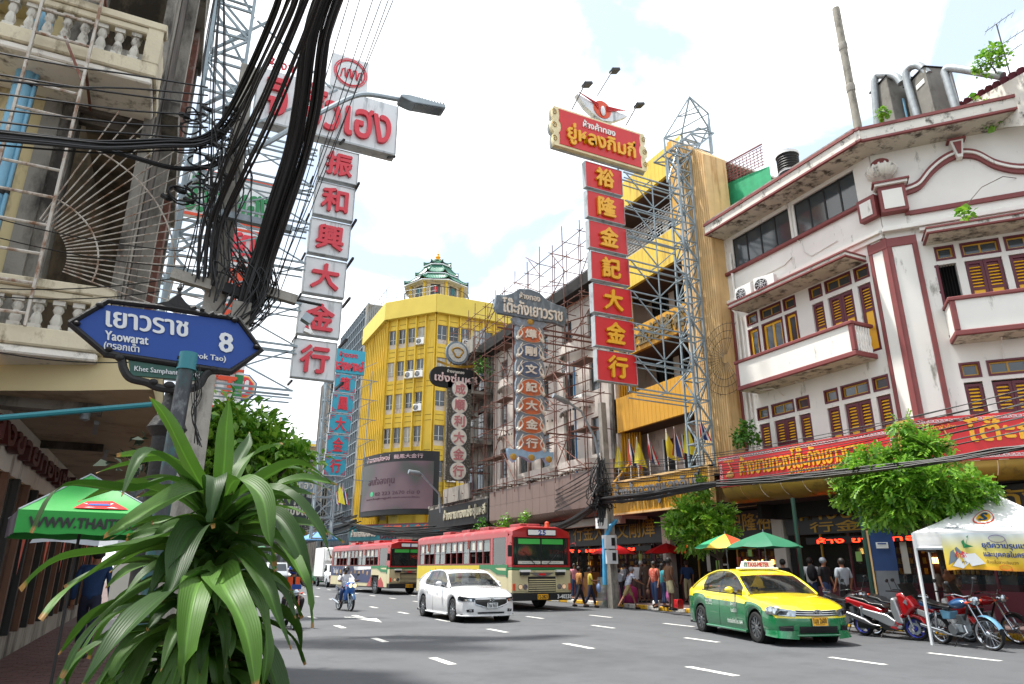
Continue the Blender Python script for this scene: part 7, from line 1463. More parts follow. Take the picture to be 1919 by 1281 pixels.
b = B(); b.tube([(-.4,-.93,1.03),(0,-.97,1.04),(.35,-.9,1.04)],.008,4); b.build('wiper',m_black,wc)
# green and yellow taxi
m_tgl = m_carglass
TX = thing_taxi = car('taxi','green and yellow taxi turning in front of the parked scooters, driver waving',(12.76,12.95,0),radians(-16),4.62,1.78,m_paintg,m_painty,
prof=[(-2.31,.66,.69),(-2.15,.74,.80),(-1.75,.82,.91),(-1.1,.92,.99),(-.6,.95,1.01),(.6,.98,1.02),(1.4,1.01,1.05),(2.1,1.02,1.08),(2.31,.98,1.0)],
gh=[G(-1.12,.97,.9,-.5),G(-.5,1.33,.80,-.8),G(.0,1.45,.77,1.12),G(.55,1.46,.76,(.22,.98)),G(.95,1.40,.76,(-.1,.88)),G(1.3,1.29,.77),G(1.8,1.04,.88,1.1)],r=.31,wb=(-1.36,1.36),two=4)
nose,patch,sec_,wy_,ys_ = t_funcs[TX.name]
for k in range(3):
 z = .60+.038*k; b = B(); b.tube([nose(abs(x),z+.012*(abs(x)/.6)**2,.02,1 if x >= 0 else -1) for x in np.linspace(-.60,.60,15)],.010,5); b.build('grille_bar',m_chrome,TX)
b = B(); b.grid(lambda u,v: nose(abs(-.62+1.24*u),.575+.11*v+.01*abs(2*u-1),.010,1 if u >= .5 else -1),24,3); b.build('grille',m_black,TX)
for s_ in (1,-1):
 patch('headlight',.60,1.42,lambda u: .57+.04*u,lambda u: .68+.10*u-.07*max(0,u-.85)/.15,m_lampg,sgn=s_); patch('headlight_lens',.80,1.0,lambda u: .60,lambda u: .675,m_lampd,sgn=s_,e=.018)
 patch('fog_recess',.66,.95,lambda u: .27+.02*u,lambda u: .40-.02*u,m_black,sgn=s_)
 for q in range(3): b = B(); b.tube([nose(x,.30+.035*q,.02,s_) for x in (.68,.8,.92)],.005,4); b.build('recess_bar',m_iron,TX)
b = B(); b.grid(lambda u,v: nose(abs(-.52+1.04*u),.255+.13*v,.012,1 if u >= .5 else -1),16,2); b.build('lower_intake',m_black,TX)
for q in range(3): b = B(); b.tube([nose(abs(x),.28+.04*q,.022,1 if x >= 0 else -1) for x in np.linspace(-.5,.5,11)],.005,4); b.build('intake_bar',m_iron,TX)
b = B()
for s_ in (1,-1): b.grid(lambda u,v: tuple(V(nose(.55+.9*u,.30-.16*v*(1-.3*u),.02+.05*v,s_))),14,3,flip=s_ < 0)
for s_ in (1,-1): b.tube([nose(x,.215,.035,s_) for x in np.linspace(0,.6,7)],.022,6); b.tube([(s_*.875,y,.2) for y in (-.98,-.4,.5,.98)],.03,6)
b.build('body_kit',m_paintg,TX)
em = nose(0,.645,.03); b = B(); b.tube([(.085*cos(a),em[1],em[2]+.055*sin(a)) for a in [2*pi*k/18 for k in range(19)]],.009,5); b.tube([(.032*cos(a),em[1]-.004,em[2]+.05*sin(a)) for a in [2*pi*k/14 for k in range(15)]],.007,5); b.tube([(.062*cos(a),em[1]-.004,em[2]+.024+.022*sin(a)) for a in [2*pi*k/14 for k in range(15)]],.007,5); b.build('oval_badge',m_chrome,TX)
plate(TX,0,nose(0,.46,.03)[1],.40,.34,.16,'1มข 2600',m_platey,m_black,'กรุงเทพมหานคร')
b = B(); b.prism([(-.42,0),(.42,0),(.36,.15),(-.36,.15)],-.06,.06); b.box(-.5,.5,-.09,.09,-.03,.01); o = b.build('roof_sign',m_bwhite,TX,bev=.012,T=MX.Translation((0,-.1,1.51)))
letters('lettering','TAXI-METER',-.27,.27,.03,.12,-.062,m_red,o,.004,.003); letters('lettering','ก',-.35,-.29,.03,.12,-.062,m_teal,o,.004,.003)
for s_,T_ in ((-1,MX.Translation((0,0,0)) @ MX.Rotation(-pi/2,4,'Z')),):
 x_ = .893
 for txt,y0_,y1_,z0_,z1_ in (('สหกรณ์',-.35,-.62,.70,.78),('1มข2600',-.35,-.62,.56,.64),('ติดต่อแท็กซี่ โทร 1644',-.15,-.85,.33,.43),('เรียก ใช้ได้',.95,.6,.74,.79),('ศูนย์วิทยุ',.95,.6,.67,.70)):
  # lettering on the right flank of the taxi, facing -x
  bb = B(); letters('',txt,0,1,z0_,z1_,0,m_bwhite,b=bb,ext=.004); ya,yb2 = max(y0_,y1_),min(y0_,y1_)
  b = B(); b.add([(-x_-.004+p[1]*.5,ya+(yb2-ya)*p[0],p[2]) for p in bb.v],bb.f); b.build('door_lettering',m_bwhite,TX)
b = B(); bb = B(); letters('','แท็กซี่มิเตอร์สหกรณ์',-.36,.36,0,.05,0,m_orange,b=bb,ext=.004); b.add([(p[0],-.60+p[1]-.01,1.34+p[2]) for p in bb.v],bb.f); b.build('windscreen_lettering',m_orange,TX)
b = B(); b.tube([(-.6,.1,1.42),(-.62,.22,1.95)],.006,4); b.build('aerial',m_black,TX)
b = B(); b.tube([(-.62,-.3,.98),(-.64,-.32,1.12),(-.70,-.36,1.22)],[.035,.028,.024],8)
for k in range(5): b.tube([(-.70,-.36+.0,1.22),(-.72-.02*k*.3,-.38+.018*k,1.27),(-.74,-.39+.022*k,1.31-.012*abs(k-2))],[.012,.01,.006],5)
o = b.build('person',m_skin,None); o.location = TX.location; o.rotation_euler = TX.rotation_euler; tag(o,'taxi driver whose raised hand shows in the open front window of the taxi','person')
b = B(); b.ball((-.38,-.15,1.15),(.09,.10,.13),12,8); b.tube([(-.38,-.12,1.05),(-.38,-.1,.9)],.15,8); b.build('head_and_torso',m_skin2,o)
b = B(); b.tube([(-.4,-1.0,1.03),(0,-1.04,1.04),(.35,-.98,1.04)],.008,4); b.build('wiper',m_black,TX)
# ---------------------------------------------------------------- buses
m_busred = mat('bus_red','a31418',.35,var=.08,vs=1,coat=.3,dirt=('9b4a44',.22,1.5,.4)); m_busred2 = mat('bus_roof_faded','983236',.5,var=.12,vs=1,dirt=('8c6a66',.3,2,.5)); m_bcream = mat('bus_cream','c2b890',.45,var=.06,vs=1,coat=.2,dirt=('8f8563',.25,1.5,.3)); m_bgreen = mat('bus_green','1c7040',.4,var=.08)
m_bwin = mat('bus_window','7f8a88',.12,var=.2,vs=2,alpha=.7); m_wind = mat('bus_windscreen','2a3330',.06,var=.3,vs=1,spec=.8,alpha=.75); m_advy = mat('ad_yellow','c7b020',.5,var=.06,vs=1); m_advb = mat('ad_navy','1a2750',.45,var=.1,vs=1.5)
def bus(label,loc,rz,roof,ad,num,open_,platetxt,side_n):
 t = thing('city_bus',label,'bus',loc,rz,'red and cream city buses'); hw = 1.25; L = 11; f = 0    # front at y=0, rear at y=L
 n = 12; y0w = 1.95; pit = (L-.4-y0w)/n
 for s_ in (-1,1):
  b = B(); wall = []
  X0,X1 = (hw-.05,hw) if s_ > 0 else (-hw,-hw+.05)
  arch = [(2.3-.62,2.3+.62),(7.9-.65,7.9+.65)]
  ops = [(a,c,.3,1.08) for a,c in arch]
  xs = sorted({0.35,L,*[v for a in arch for v in a]})
  for i in range(len(xs)-1):
   a,c = xs[i],xs[i+1]; hole = any(p <= (a+c)/2 <= q for p,q in arch); b.box(X0,X1,a,c,1.08 if hole else .42,1.50,m_bcream)
  b.box(X0,X1,.35,L,1.50,1.62,m_bgreen if 1 else 0); b.box(X0,X1,.35,L,2.62,2.78,m_busred); b.build('side_panel',None,t)
  b = B(); X2,X3 = (hw,hw+.012) if s_ > 0 else (-hw-.012,-hw); b.box(X2,X3,3.0,L-.1,1.0,1.60,ad); b.box(X2,X3,3.4 if ad is m_advy else 3.0,7.2,.62 if ad is m_advb else .8,1.0,ad); o = b.build('advert_panel',None,t)
  if s_ < 0:
   for k in range(9 if ad is m_advb else 8):
    cy = 3.6+.75*k; rr = .13 if ad is m_advb else .16; b = B(); b.lathe([(rr,-hw-.02),(rr,-hw-.012)],14,(0,cy,1.18+.08*(k % 2)),ax='x'); b.lathe([(rr*.7,-hw-.024),(rr*.7,-hw-.02)],12,(0,cy,1.18+.08*(k % 2)),ax='x'); b.build('printed_dish' if ad is m_advb else 'printed_figure',(mat('dish_ochre','a8813f',.5) if ad is m_advb else (m_pink,m_tarp,m_redletter,m_ltblue)[k % 4]),o)
   bb = B(); letters('','อร่อย' if ad is m_advy else 'Thai food',0,1,1.15,1.5,0,m_redletter,b=bb,ext=.004); b = B(); ya = 8.6 if ad is m_advy else 10.4; b.add([(-hw-.028+p[1],ya-1.1*p[0],p[2]) for p in bb.v],bb.f); b.build('lettering',m_redletter if ad is m_advy else m_tarp,o)
   if ad is m_advb: b = B(); b.prism([(3.0,1.58),(6.2,1.58),(6.0,1.35),(3.0,1.42)],0,.006,m_tarp,MX(((0,1,0,-hw-.02),(1,0,0,0),(0,0,1,0),(0,0,0,1)))); b.build('white_swoosh',None,o)
  for k in range(n+1):
   y = y0w+pit*k; b = B(); b.box(X0-.005,X1+.005,y-.035,y+.035,1.62,2.62); b.build('window_pillar',m_rustred,t)
  b = B(); b.box(X0-.01,X1+.01,y0w,L-.4,1.62,1.67); b.box(X0-.01,X1+.01,y0w,L-.4,2.57,2.62); b.box(X0,X1,L-.4,L,1.62,2.62); b.build('window_rail',m_rustred,t)
  for k in range(n):
   y = y0w+pit*k; b = B(); xm = s_*(hw-.025); b.box(xm-.004,xm+.004,y+.035,y+pit-.035,2.15,2.57); b.build('window_pane',m_bwin,t)
   b = B(); b.box(X0+.005,X1-.005,y+.035,y+pit-.035,2.13,2.16); b.build('sash_bar',m_alu,t)
   if (k*7+int(s_)) % 4 == 0 or k in open_: b = B(); b.box(xm-.004,xm+.004,y+.035,y+pit-.035,1.67,2.14); b.build('window_pane',m_bwin,t)
   if k % 3: b = B(); b.box(xm+s_*.006,xm+s_*.01,y+.16,y+.42,2.2,2.5); b.build('window_notice',m_paper,t)
  # driver's side window with dropped green line
  b = B(); b.box(X0,X1,1.72,1.91,1.62,2.62,m_busred); b.box(X0,X1,.35,.5,1.5,2.62,m_busred); o = b.build('cab_side',None,t)
  b = B(); xm = s_*(hw-.02); b.box(xm-.005,xm+.005,.5,1.72,1.55,2.62); b.build('cab_window',m_wind,o)
  b = B(); b.box(X2-.0,X3,.35,.5,1.18,1.62,m_bgreen); b.prism([(.4,1.25),(.4,1.40),(1.2,1.42),(1.9,1.62),(3.0,1.62),(3.0,1.47),(2.0,1.47),(1.3,1.27)],0,.008,m_bgreen,MX(((0,1,0,X3 if s_ > 0 else X2-.008),(1,0,0,0),(0,0,1,0),(0,0,0,1)))); b.build('green_stripe',None,t)
  b = B(); b.prism([(.8,.42),(1.7,.42),(1.68,.75),(1.3,.98),(.95,.70)],0,.01,m_busred,MX(((0,1,0,X3 if s_ > 0 else X2-.01),(1,0,0,0),(0,0,1,0),(0,0,0,1)))); b.build('red_flash',None,t); b = B(); b.prism([(2.9,.42),(3.6,.42),(2.9,1.0)],0,.01,m_busred,MX(((0,1,0,X3 if s_ > 0 else X2-.01),(1,0,0,0),(0,0,1,0),(0,0,0,1)))); b.build('red_flash',None,t)
  for yy in (4.2,9.3): b = B(); b.tube([(s_*(hw+.03),yy,2.25),(s_*(hw+.03),yy,2.6)],.03,6); b.build('side_lamp',m_orange,t)
 # roof: rounded cross section
 def rf(u,v):
  a = pi*u; x = -hw*cos(a); z = 2.76+.28*sin(a)**.6; z -= .10*max(0,1-v*L/.5)**2; return (x*(1-.03*max(0,1-v*L/.4)),.02+v*(L-.02),z)
 b = B(); b.grid(rf,20,24,flip=True); b.build('roof',roof,t)
 for y,x in ((1.6,.1),(4.2,-.1),(6.8,.1),(9,0)): b = B(); b.box(x-.45,x+.45,y-.5,y+.5,3.0,3.17); b.box(x-.2,x+.2,y-.7,y-.5,3.0,3.12); b.build('roof_vent',roof,t,bev=.03)
 # front: slightly raked
 T_ = MX.Rotation(radians(-3),4,'X')
 b = B(); b.box(-hw,hw,.0,.36,.62,1.42,m_bcream); b.box(-hw,hw,.0,.36,1.42,1.52,m_bgreen); b.box(-hw,hw,.0,.36,1.52,1.60,m_busred); o = b.build('front_panel',None,t,bev=.03)
 b = B(); b.box(-hw,hw,-.06,.3,.36,.62,m_iron); b.build('front_bumper',None,t,bev=.03)
 b = B(); b.box(-hw,-hw+.07,.02,.36,1.6,2.66); b.box(hw-.07,hw,.02,.36,1.6,2.66); b.build('corner_pillar',m_busred,t)
 b = B(); b.box(-.02,.02,.05,.09,1.6,2.6); b.build('windscreen_divider',m_black,t)
 for s_ in (-1,1):
  b = B(); b.box(min(s_*.02,s_*.98),max(s_*.02,s_*.98),.06,.075,1.62,2.58); b.build('windscreen',m_wind,t); b = B(); b.box(min(s_*1.01,s_*1.17),max(s_*1.01,s_*1.17),.07,.085,1.62,2.58); b.build('quarter_light',m_wind,t)
  b = B(); b.box(s_*.995-.015,s_*.995+.015,.05,.09,1.6,2.6); b.build('windscreen_post',m_black,t)
  b = B(); b.box(min(s_*.04,s_*.96),max(s_*.04,s_*.96),.045,.055,2.36,2.55); b.build('sun_strip',mat('strip_green','3fb04a',.5,var=.05),t)
  b = B(); b.box(min(s_*.03,s_*.97),max(s_*.03,s_*.97),.045,.055,1.64,1.75); o = b.build('notice_strip',m_paper,t) if num != '1' else None
  if o and num != '1': letters('lettering','รถเมล์ ขสมก',min(s_*.1,s_*.8),max(s_*.1,s_*.8),1.67,1.72,.045,m_teal,o,0,.002)
  b = B(); b.tube([(s_*.25,.03,1.62),(s_*.62,.0,1.95)],.012,4); b.tube([(s_*.50,.02,1.85),(s_*.74,.0,2.1)],.01,4); b.build('wiper',m_black,t)
  b = B(); b.box(min(s_*.58,s_*1.12),max(s_*.58,s_*1.12),-.03,0,.70,.98); hp = b.build('lamp_panel',m_bcream,t,bev=.01);
  for xx,mm_ in ((.72,m_lampg),(.92,mat('lamp_amberwhite','d8b890',.1,.3,var=0,emit=.3))): b = B(); b.lathe([(.095,-.05),(.10,-.03)],18,(s_*xx,0,.84),ax='y',m=m_chrome); b.lathe([(.08,-.056),(.08,-.05)],18,(s_*xx,0,.84),m=mm_,ax='y'); b.build('headlight',None,hp)
  b = B(); b.box(s_*1.17-.05,s_*1.17+.05,-.04,0,.72,.95); b.build('indicator',m_orange,t)
  b = B(); b.box(min(s_*.55,s_*.95),max(s_*.55,s_*.95),-.16,0,1.36,1.44,m_bwhite); b.box(min(s_*.58,s_*.92),max(s_*.58,s_*.92),-.14,0,1.24,1.36,m_black); b.build('air_scoop',None,t)
  b = B(); b.tube([(s_*1.2,.1,2.35),(s_*1.4,-.1,2.42),(s_*1.42,-.15,2.3)],.015,5,m_busred); b.box(s_*1.42-.08,s_*1.42+.08,-.2,-.15,1.9,2.3,m_black); b.build('mirror',None,t)
 b = B(); b.box(-.58,.58,-.012,.0,.66,1.2,m_black); o = b.build('grille',None,t)
 for k in range(6): b = B(); b.box(-.56,.56,-.04,-.012,.70+.075*k,.735+.075*k); b.build('grille_bar',m_bcream,o)
 b = B(); b.prism([(-.5,1.34),(.5,1.34),(.3,1.24),(.1,1.2),(-.1,1.2),(-.3,1.24)],-.03,-.0,m_alu); b.box(-.14,.14,-.04,-.03,1.24,1.31,m_red); b.build('winged_badge',None,t)
 b = B(); b.add([(-hw+.02,.0,2.6),(hw-.02,.0,2.6),(hw-.04,.02,2.82),(hw-.5,.0,2.97),(-hw+.5,.0,2.97),(-hw+.04,.02,2.82),(-hw+.02,.3,2.6),(hw-.02,.3,2.6),(hw-.04,.3,2.82),(hw-.5,.3,3.02),(-hw+.5,.3,3.02),(-hw+.04,.3,2.82)],[(0,1,2,3,4,5),(3,9,10,4),(4,10,11,5),(2,8,9,3),(1,7,8,2),(5,11,6,0),(0,6,7,1)]); b.build('header_panel',m_busred,t)
 b = B(); b.box(-.62,.62,-.05,.0,2.66,2.9,m_dark); b.box(-.59,.59,-.055,-.05,2.69,2.87,m_bwhite); o = b.build('route_box',None,t,bev=.006,seg=1)
 letters('lettering',num,-.16 if num != '1' else -.03,.16 if num != '1' else .03,2.70,2.86,-.056,mat('route_blue','1a2a8c',.5),o,.008,.003)
 b = B(); b.box(-.22,.22,-.075,-.06,.4,.58); o = b.build('number_plate',m_platey,t); letters('lettering',platetxt,-.19,.19,.43,.55,-.075,m_black,o,.003,.003)
 if side_n: letters('fleet_number',side_n,.62,1.22,.42,.56,-.061,m_bwhite,t,.006,.003)
 b = B(); b.lathe([(.10,3.02),(.10,3.06),(.085,3.08),(.085,3.2),(.05,3.23)],12,(.55,.55,0)); b.build('beacon',m_orange if num != '1' else m_steel,t) if num != '1' else None
 b = B(); b.box(-hw+.1,hw-.1,.3,L-.1,.35,.5,m_black); b.box(-hw+.06,hw-.06,.3,L-.2,.9,1.0,m_dark); b.box(-hw,hw,L-.06,L,.4,2.8,m_busred); b.box(-.9,.9,1.2,1.3,1.0,1.6,m_dark); b.build('floor',None,t)
 for yc in (2.3,7.9):
  for s_ in (-1,1): wheel(t,s_*(hw-.17),yc,.5,.28,.29,s_,6,m_steel)
 # seats and a few passengers seen through the open windows
 b = B()
 for k in range(10):
  for x in (-.8,.8): b.box(x-.35,x+.35,2.5+.8*k,2.58+.8*k,1.3,1.95)
 b.build('seat_row',m_dark,t)
 return t
m_rustred = mat('window_frame_maroon','7c3a38',.5,var=.15)
R_ = [at(1048,1135,Z=0)]
bus1 = bus('nearer red and cream bus on route 25 with a yellow advert, behind the white hatchback',(12.8,23.8,0),0,m_busred2,m_advy,'25',(8,),'12-2821','3-40235')
bus2 = bus('farther red and cream bus with a navy food advert, left of the nearer bus',(13.15,41,0),.1,m_busred,m_advb,'1',(4,),'11-9331','')
# ---------------------------------------------------------------- lorry, vans and cars further off
m_navy = m_advb
def boxtruck():
 t = thing('delivery_truck','white pickup lorry with a tall white box body left of the navy-sided bus','truck',(12.75,58.2,0),0); w = .95
 b = B(); b.box(-w,w,1.7,5.4,.8,3.1); b.build('box_body',m_bwhite,t,bev=.04); b = B(); b.box(-w+.1,w-.1,1.4,1.72,2.0,3.05); b.build('wind_deflector',m_bwhite,t,bev=.15,seg=3)
 b = B(); b.prism([(0,.4),(0,.95),(.25,1.1),(.55,1.15),(.95,1.75),(1.7,1.8),(1.7,.4)],-.88,.88,m_paintw,MX(((0,1,0,0),(1,0,0,-.6),(0,0,1,0),(0,0,0,1)))); b.build('cab',None,t,bev=.05)
 b = B(); b.prism([(.62,1.18),(.98,1.70),(1.55,1.72),(1.55,1.15)],-.89,.89,m_carglass,MX(((0,1,0,0),(1,0,0,-.6),(0,0,1,0),(0,0,0,1)))); b.build('side_window',None,t)
 b = B(); b.add([(-.75,-.06,1.17),(.75,-.06,1.17),(.7,.27,1.70),(-.7,.27,1.70)],[(0,1,2,3)],m_carglass); b.build('windscreen',None,t)
 b = B(); b.box(-.5,.5,-.62,-.6,.6,.9,m_black); [b.box(s_*.7-.15,s_*.7+.15,-.63,-.6,.72,.92,m_lampg) for s_ in (-1,1)]; b.build('grille',None,t); b = B(); b.box(-w+.15,w-.15,.3,5.2,.45,.8); b.build('chassis',m_black,t)
 for y in (.1,4.1):
  for s_ in (-1,1): wheel(t,s_*.8,y,.36,.2,.22,s_,6,m_steel)
 b = B(); [b.box(s_*1.02-.06,s_*1.02+.06,.2,.3,1.15,1.45) for s_ in (-1,1)]; b.build('mirror',m_black,t)
 letters('lettering','Lafaa',-.6,.6,2.3,2.5,1.69,m_ltblue,t,0,.004) if 0 else None
boxtruck()
b = B(); b.prism([(0,.35),(0,1.25),(.3,1.45),(2.2,1.45),(3.2,1.2),(3.3,.35)],-.85,.85,m_advb,MX(((0,1,0,0),(1,0,0,0),(0,0,1,0),(0,0,0,1)))); o = b.build('parked_car',None,bev=.12,seg=3) if 0 else None
def van(label,loc,paint,rz=0,w=.95,h=2.0,L=4.8,green=False,grp='vehicles far down the road'):
 t = thing('passenger_van' if h > 1.7 else 'car',label,'van' if h > 1.7 else 'car',loc,rz,grp); TT = MX(((0,1,0,0),(1,0,0,0),(0,0,1,0),(0,0,0,1)))
 p = [(0,.25),(0,.75),(.15,1.0),(.55,1.15),(1.15,h-.12),(1.6,h),(L-.4,h-.02),(L,h-.3),(L,.3)] if h > 1.7 else [(0,.22),(0,.65),(.2,.8),(1.2,.95),(1.9,h-.1),(2.3,h),(3.2,h),(3.8,h-.25),(L,.95),(L,.3)]
 b = B(); b.prism(p,-w,w,paint,TT); b.build('body',None,t,bev=.1,seg=3)
 a,c = ((.62,1.2),(1.12,h-.16)) if h > 1.7 else ((1.28,.98),(1.88,h-.12))
 b = B(); b.add([(-w+.12,a[0]-.03,a[1]),(w-.12,a[0]-.03,a[1]),(w-.2,c[0]-.04,c[1]),(-w+.2,c[0]-.04,c[1])],[(0,1,2,3)]); b.build('windscreen',m_carglass,t)
 b = B(); b.box(-w-.005,w+.005,(1.3 if h > 1.7 else 1.9),L-.7,a[1]+.08,h-.22); b.build('side_window',m_carglass,t)
 b = B(); [b.box(s_*(w-.25)-.16,s_*(w-.25)+.16,-.03,.02,.58,.76) for s_ in (-1,1)]; b.build('headlight',m_lampg,t); b = B(); b.box(-w*.5,w*.5,-.02,.01,.56,.72,m_chrome); b.box(-w*.7,w*.7,-.02,.02,.3,.45,m_black); b.build('grille',None,t); b = B(); b.box(-.2,.2,-.04,-.02,.42,.54); b.build('number_plate',m_plate,t)
 for y in (.8,L-.9):
  for s_ in (-1,1): wheel(t,s_*(w-.09),y,.32,.2,.2,s_,6)
 b = B(); [b.ball((s_*(w+.1),(.95 if h > 1.7 else 1.55),a[1]+.05),(.1,.06,.1),8,6) for s_ in (-1,1)]; b.build('wing_mirror',paint,t)
 return t
m_psilver = mat('paint_silver','a9adb0',.25,.4,var=0,coat=1)
def ground_x(px,Y): return at(px,1100,Y=Y).x
van('silver high-roof passenger van seen head-on beyond the orange-vested rider',(at(520,1095,Z=0).x,at(520,1095,Z=0).y,0),m_psilver)
van('white pickup-style car far down the road, left of the silver van',(at(458,1085,Z=0).x,at(458,1085,Z=0).y-2,0),m_paintw,h=1.72)
van('small white car between the two larger white vehicles far down the road',(at(478,1087,Z=0).x+1.2,78,0),m_paintw,h=1.45,w=.85,L=4.3); van('dark silver car far down the road behind the silver van',(at(492,1087,Z=0).x+.8,84,0),m_psilver,h=1.45,w=.85,L=4.3)
van('bright green three-wheeler-like van partly hidden by the white lorry',(at(578,1092,Z=0).x,66,0),mat('paint_brightgreen','1d9a4a',.3,var=0,coat=1),h=1.8,w=.75,L=3.4)
# ---------------------------------------------------------------- people
import bmesh
def skin_mesh(verts,edges,rad,root=0,sub=1):
 me = bpy.data.meshes.new('skinbase'); me.from_pydata([tuple(v) for v in verts],edges,[]); o = bpy.data.objects.new('skinbase',me); COL.objects.link(o)
 md = o.modifiers.new('s','SKIN'); md.use_smooth_shade = True; md.branch_smoothing = .3
 for i,r in enumerate(rad):
  r = (r,r) if not isinstance(r,tuple) else r; me.skin_vertices[0].data[i].radius = r
 me.skin_vertices[0].data[root].use_root = True
 if sub: o.modifiers.new('d','SUBSURF').levels = sub; o.modifiers['d'].render_levels = sub
 dg = bpy.context.evaluated_depsgraph_get(); m2 = bpy.data.meshes.new_from_object(o.evaluated_get(dg)); bpy.data.objects.remove(o); bpy.data.meshes.remove(me); return m2
PCACHE = {}
def person(label,loc,rz,shirt,trouser,pose='stand',h=1.65,skin=None,hair=None,shorts=False,sleeves=.5,stride=0,arms=None,lean=0,shoes=None,long_hair=False,female=False,group=None,z0=0,helmet=None,bag=None,legs=None):
 """a posed figure, origin between the feet, facing -y; joints in metres for a height of 1.7"""
 skin = skin or m_skin; hair = hair or m_hair; k = h/1.7; t = thing('person',label,'person',loc,rz,group)
 L_ = radians(lean); hip = V((0,0,.92));
 if pose == 'sit': hip = V((0,.0,.50))
 if pose == 'ride': hip = V((0,.12,.80))
 up = V((0,-sin(L_),cos(L_)))
 wst = hip+up*.12; chest = hip+up*.36; neck = hip+up*.52; head = hip+up*.57+V((0,-.02,.01)); top = head+V((0,-.01-.05*sin(L_),.12)); shw = .17 if female else .19
 sh = [chest+up*.09+V((s_*shw,0,0)) for s_ in (-1,1)]
 st = stride
 if legs: hipj,knee,ank = legs
 elif pose == 'sit': hipj = [hip+V((s_*.1,0,0)) for s_ in (-1,1)]; knee = [V((s_*.14,-.42,.50)) for s_ in (-1,1)]; ank = [V((s_*.14,-.40,.08)) for s_ in (-1,1)]
 elif pose == 'ride': hipj = [hip+V((s_*.12,0,0)) for s_ in (-1,1)]; knee = [V((s_*.24,-.28,.72)) for s_ in (-1,1)]; ank = [V((s_*.2,-.05,.30)) for s_ in (-1,1)]
 else: hipj = [hip+V((s_*.09,0,-.03)) for s_ in (-1,1)]; knee = [V((s_*.10,-st*.24*s_-.03,.49)) for s_ in (-1,1)]; ank = [V((s_*.10,-st*.42*s_+(.05 if st and s_ < 0 else 0),.08+(.05 if st and s_ < 0 else 0))) for s_ in (-1,1)]
 toe = [a+V((0,-.15,-.035)) for a in ank]
 aa = arms or [((s_*.06,.03,-.27),(s_*.02,-.10,-.24)) for s_ in (-1,1)]
 elb = [sh[i]+V(aa[i][0]) for i in (0,1)]; wri = [elb[i]+V(aa[i][1]) for i in (0,1)]; hand = [wri[i]+(wri[i]-elb[i]).normalized()*.09 for i in (0,1)]
 v = [hip,wst,chest,neck,head,top]; r = [(.12,.09),(.10,.075),(.135,.095),(.05,.05),(.07,.085),(.066,.085)]; e = [(0,1),(1,2),(2,3),(3,4),(4,5)]
 for i in (0,1):
  n = len(v); v += [sh[i],elb[i],wri[i],hand[i]]; r += [(.055,.055),.037,.025,.032]; e += [(2,n),(n,n+1),(n+1,n+2),(n+2,n+3)]
  n = len(v); v += [hipj[i],knee[i],ank[i],toe[i]]; r += [(.085,.085),.052,.035,(.035,.03)]; e += [(0,n),(n,n+1),(n+1,n+2),(n+2,n+3)]
 me = skin_mesh(v,e,r); me.materials.clear(); me.materials.append(skin); o = bpy.data.objects.new('body',me); COL.objects.link(o); o.parent = t; o.scale = (k,k,k); o.location = (0,0,z0)
 # fingers and thumb
 b = B()
 for i in (0,1):
  d = (wri[i]-elb[i]).normalized(); s_ = d.cross(V((0,1,.2))).normalized()
  for f in range(4): p = hand[i]+s_*(.022*(f-1.5)); b.tube([tuple(p),tuple(p+d*.04),tuple(p+d*(.07-.008*abs(f-1.3))+V((0,-.012,0)))],[.009,.008,.006],5)
  p = wri[i]+d*.04; b.tube([tuple(p),tuple(p+V((0,-.035,0))+d*.03),tuple(p+V((0,-.04,0))+d*.06)],[.011,.009,.007],5)
 q = b.build('fingers',skin,o)
 b = B(); fc = head+V((0,-.085,.055)); b.ball(tuple(fc+V((0,-.01,-.005))),(.014,.02,.022),6,4,skin); [b.ball(tuple(fc+V((s_*.03,.006,.025))),(.012,.008,.007),6,4,m_hair) for s_ in (-1,1)]; b.box(-.022,.022,fc.y-.002,fc.y+.01,fc.z-.045,fc.z-.038,m_lip); [b.ball(tuple(head+V((s_*.085,0,.06))),(.012,.02,.03),6,4,skin) for s_ in (-1,1)]; b.build('face',None,o)
 if helmet: b = B(); b.ball(tuple(head+V((0,.0,.085))),(.135,.15,.135),16,10); b.build('helmet',helmet,o); b = B(); b.ball(tuple(head+V((0,-.05,.07))),(.115,.115,.07),14,8); b.build('visor',m_carglass,o)
 else:
  b = B(); b.ball(tuple(head+V((0,.022,.085))),(.098,.105,.105),14,8);
  if long_hair: b.ball(tuple(head+V((0,.07,-.02))),(.085,.06,.13),12,8)
  b.build('hair',hair,o)
 # clothes: looser surfaces over the same joints
 v = [hip-up*.10,wst,chest,chest+up*.12]; r = [(.185,.15),(.155,.12),(.17,.125),(.095,.08)]; e = [(0,1),(1,2),(2,3)]
 for i in (0,1):
  n = len(v); v += [sh[i]]; r += [(.072,.072)]; e += [(2,n)]
  f = min(1,sleeves*2); v += [sh[i].lerp(elb[i],f)]; r += [.058]; e += [(n,n+1)]
  if sleeves > .5: v += [elb[i].lerp(wri[i],.95)]; r += [.042]; e += [(n+1,n+2)]
 me = skin_mesh(v,e,r); me.materials.clear(); me.materials.append(shirt); q = bpy.data.objects.new('shirt',me); COL.objects.link(q); q.parent = o
 v = [hip+up*.13,hip-V((0,0,.02))]; r = [(.14,.11),(.155,.125)]; e = [(0,1)]
 for i in (0,1):
  n = len(v); v += [hipj[i]+V((0,0,-.04))]; r += [(.098,.1)]; e += [(1,n)]
  if shorts: v += [hipj[i].lerp(knee[i],.95)]; r += [.085]; e += [(n,n+1)]
  else: v += [knee[i],ank[i]+V((0,0,.05))]; r += [.07,.062]; e += [(n,n+1),(n+1,n+2)]
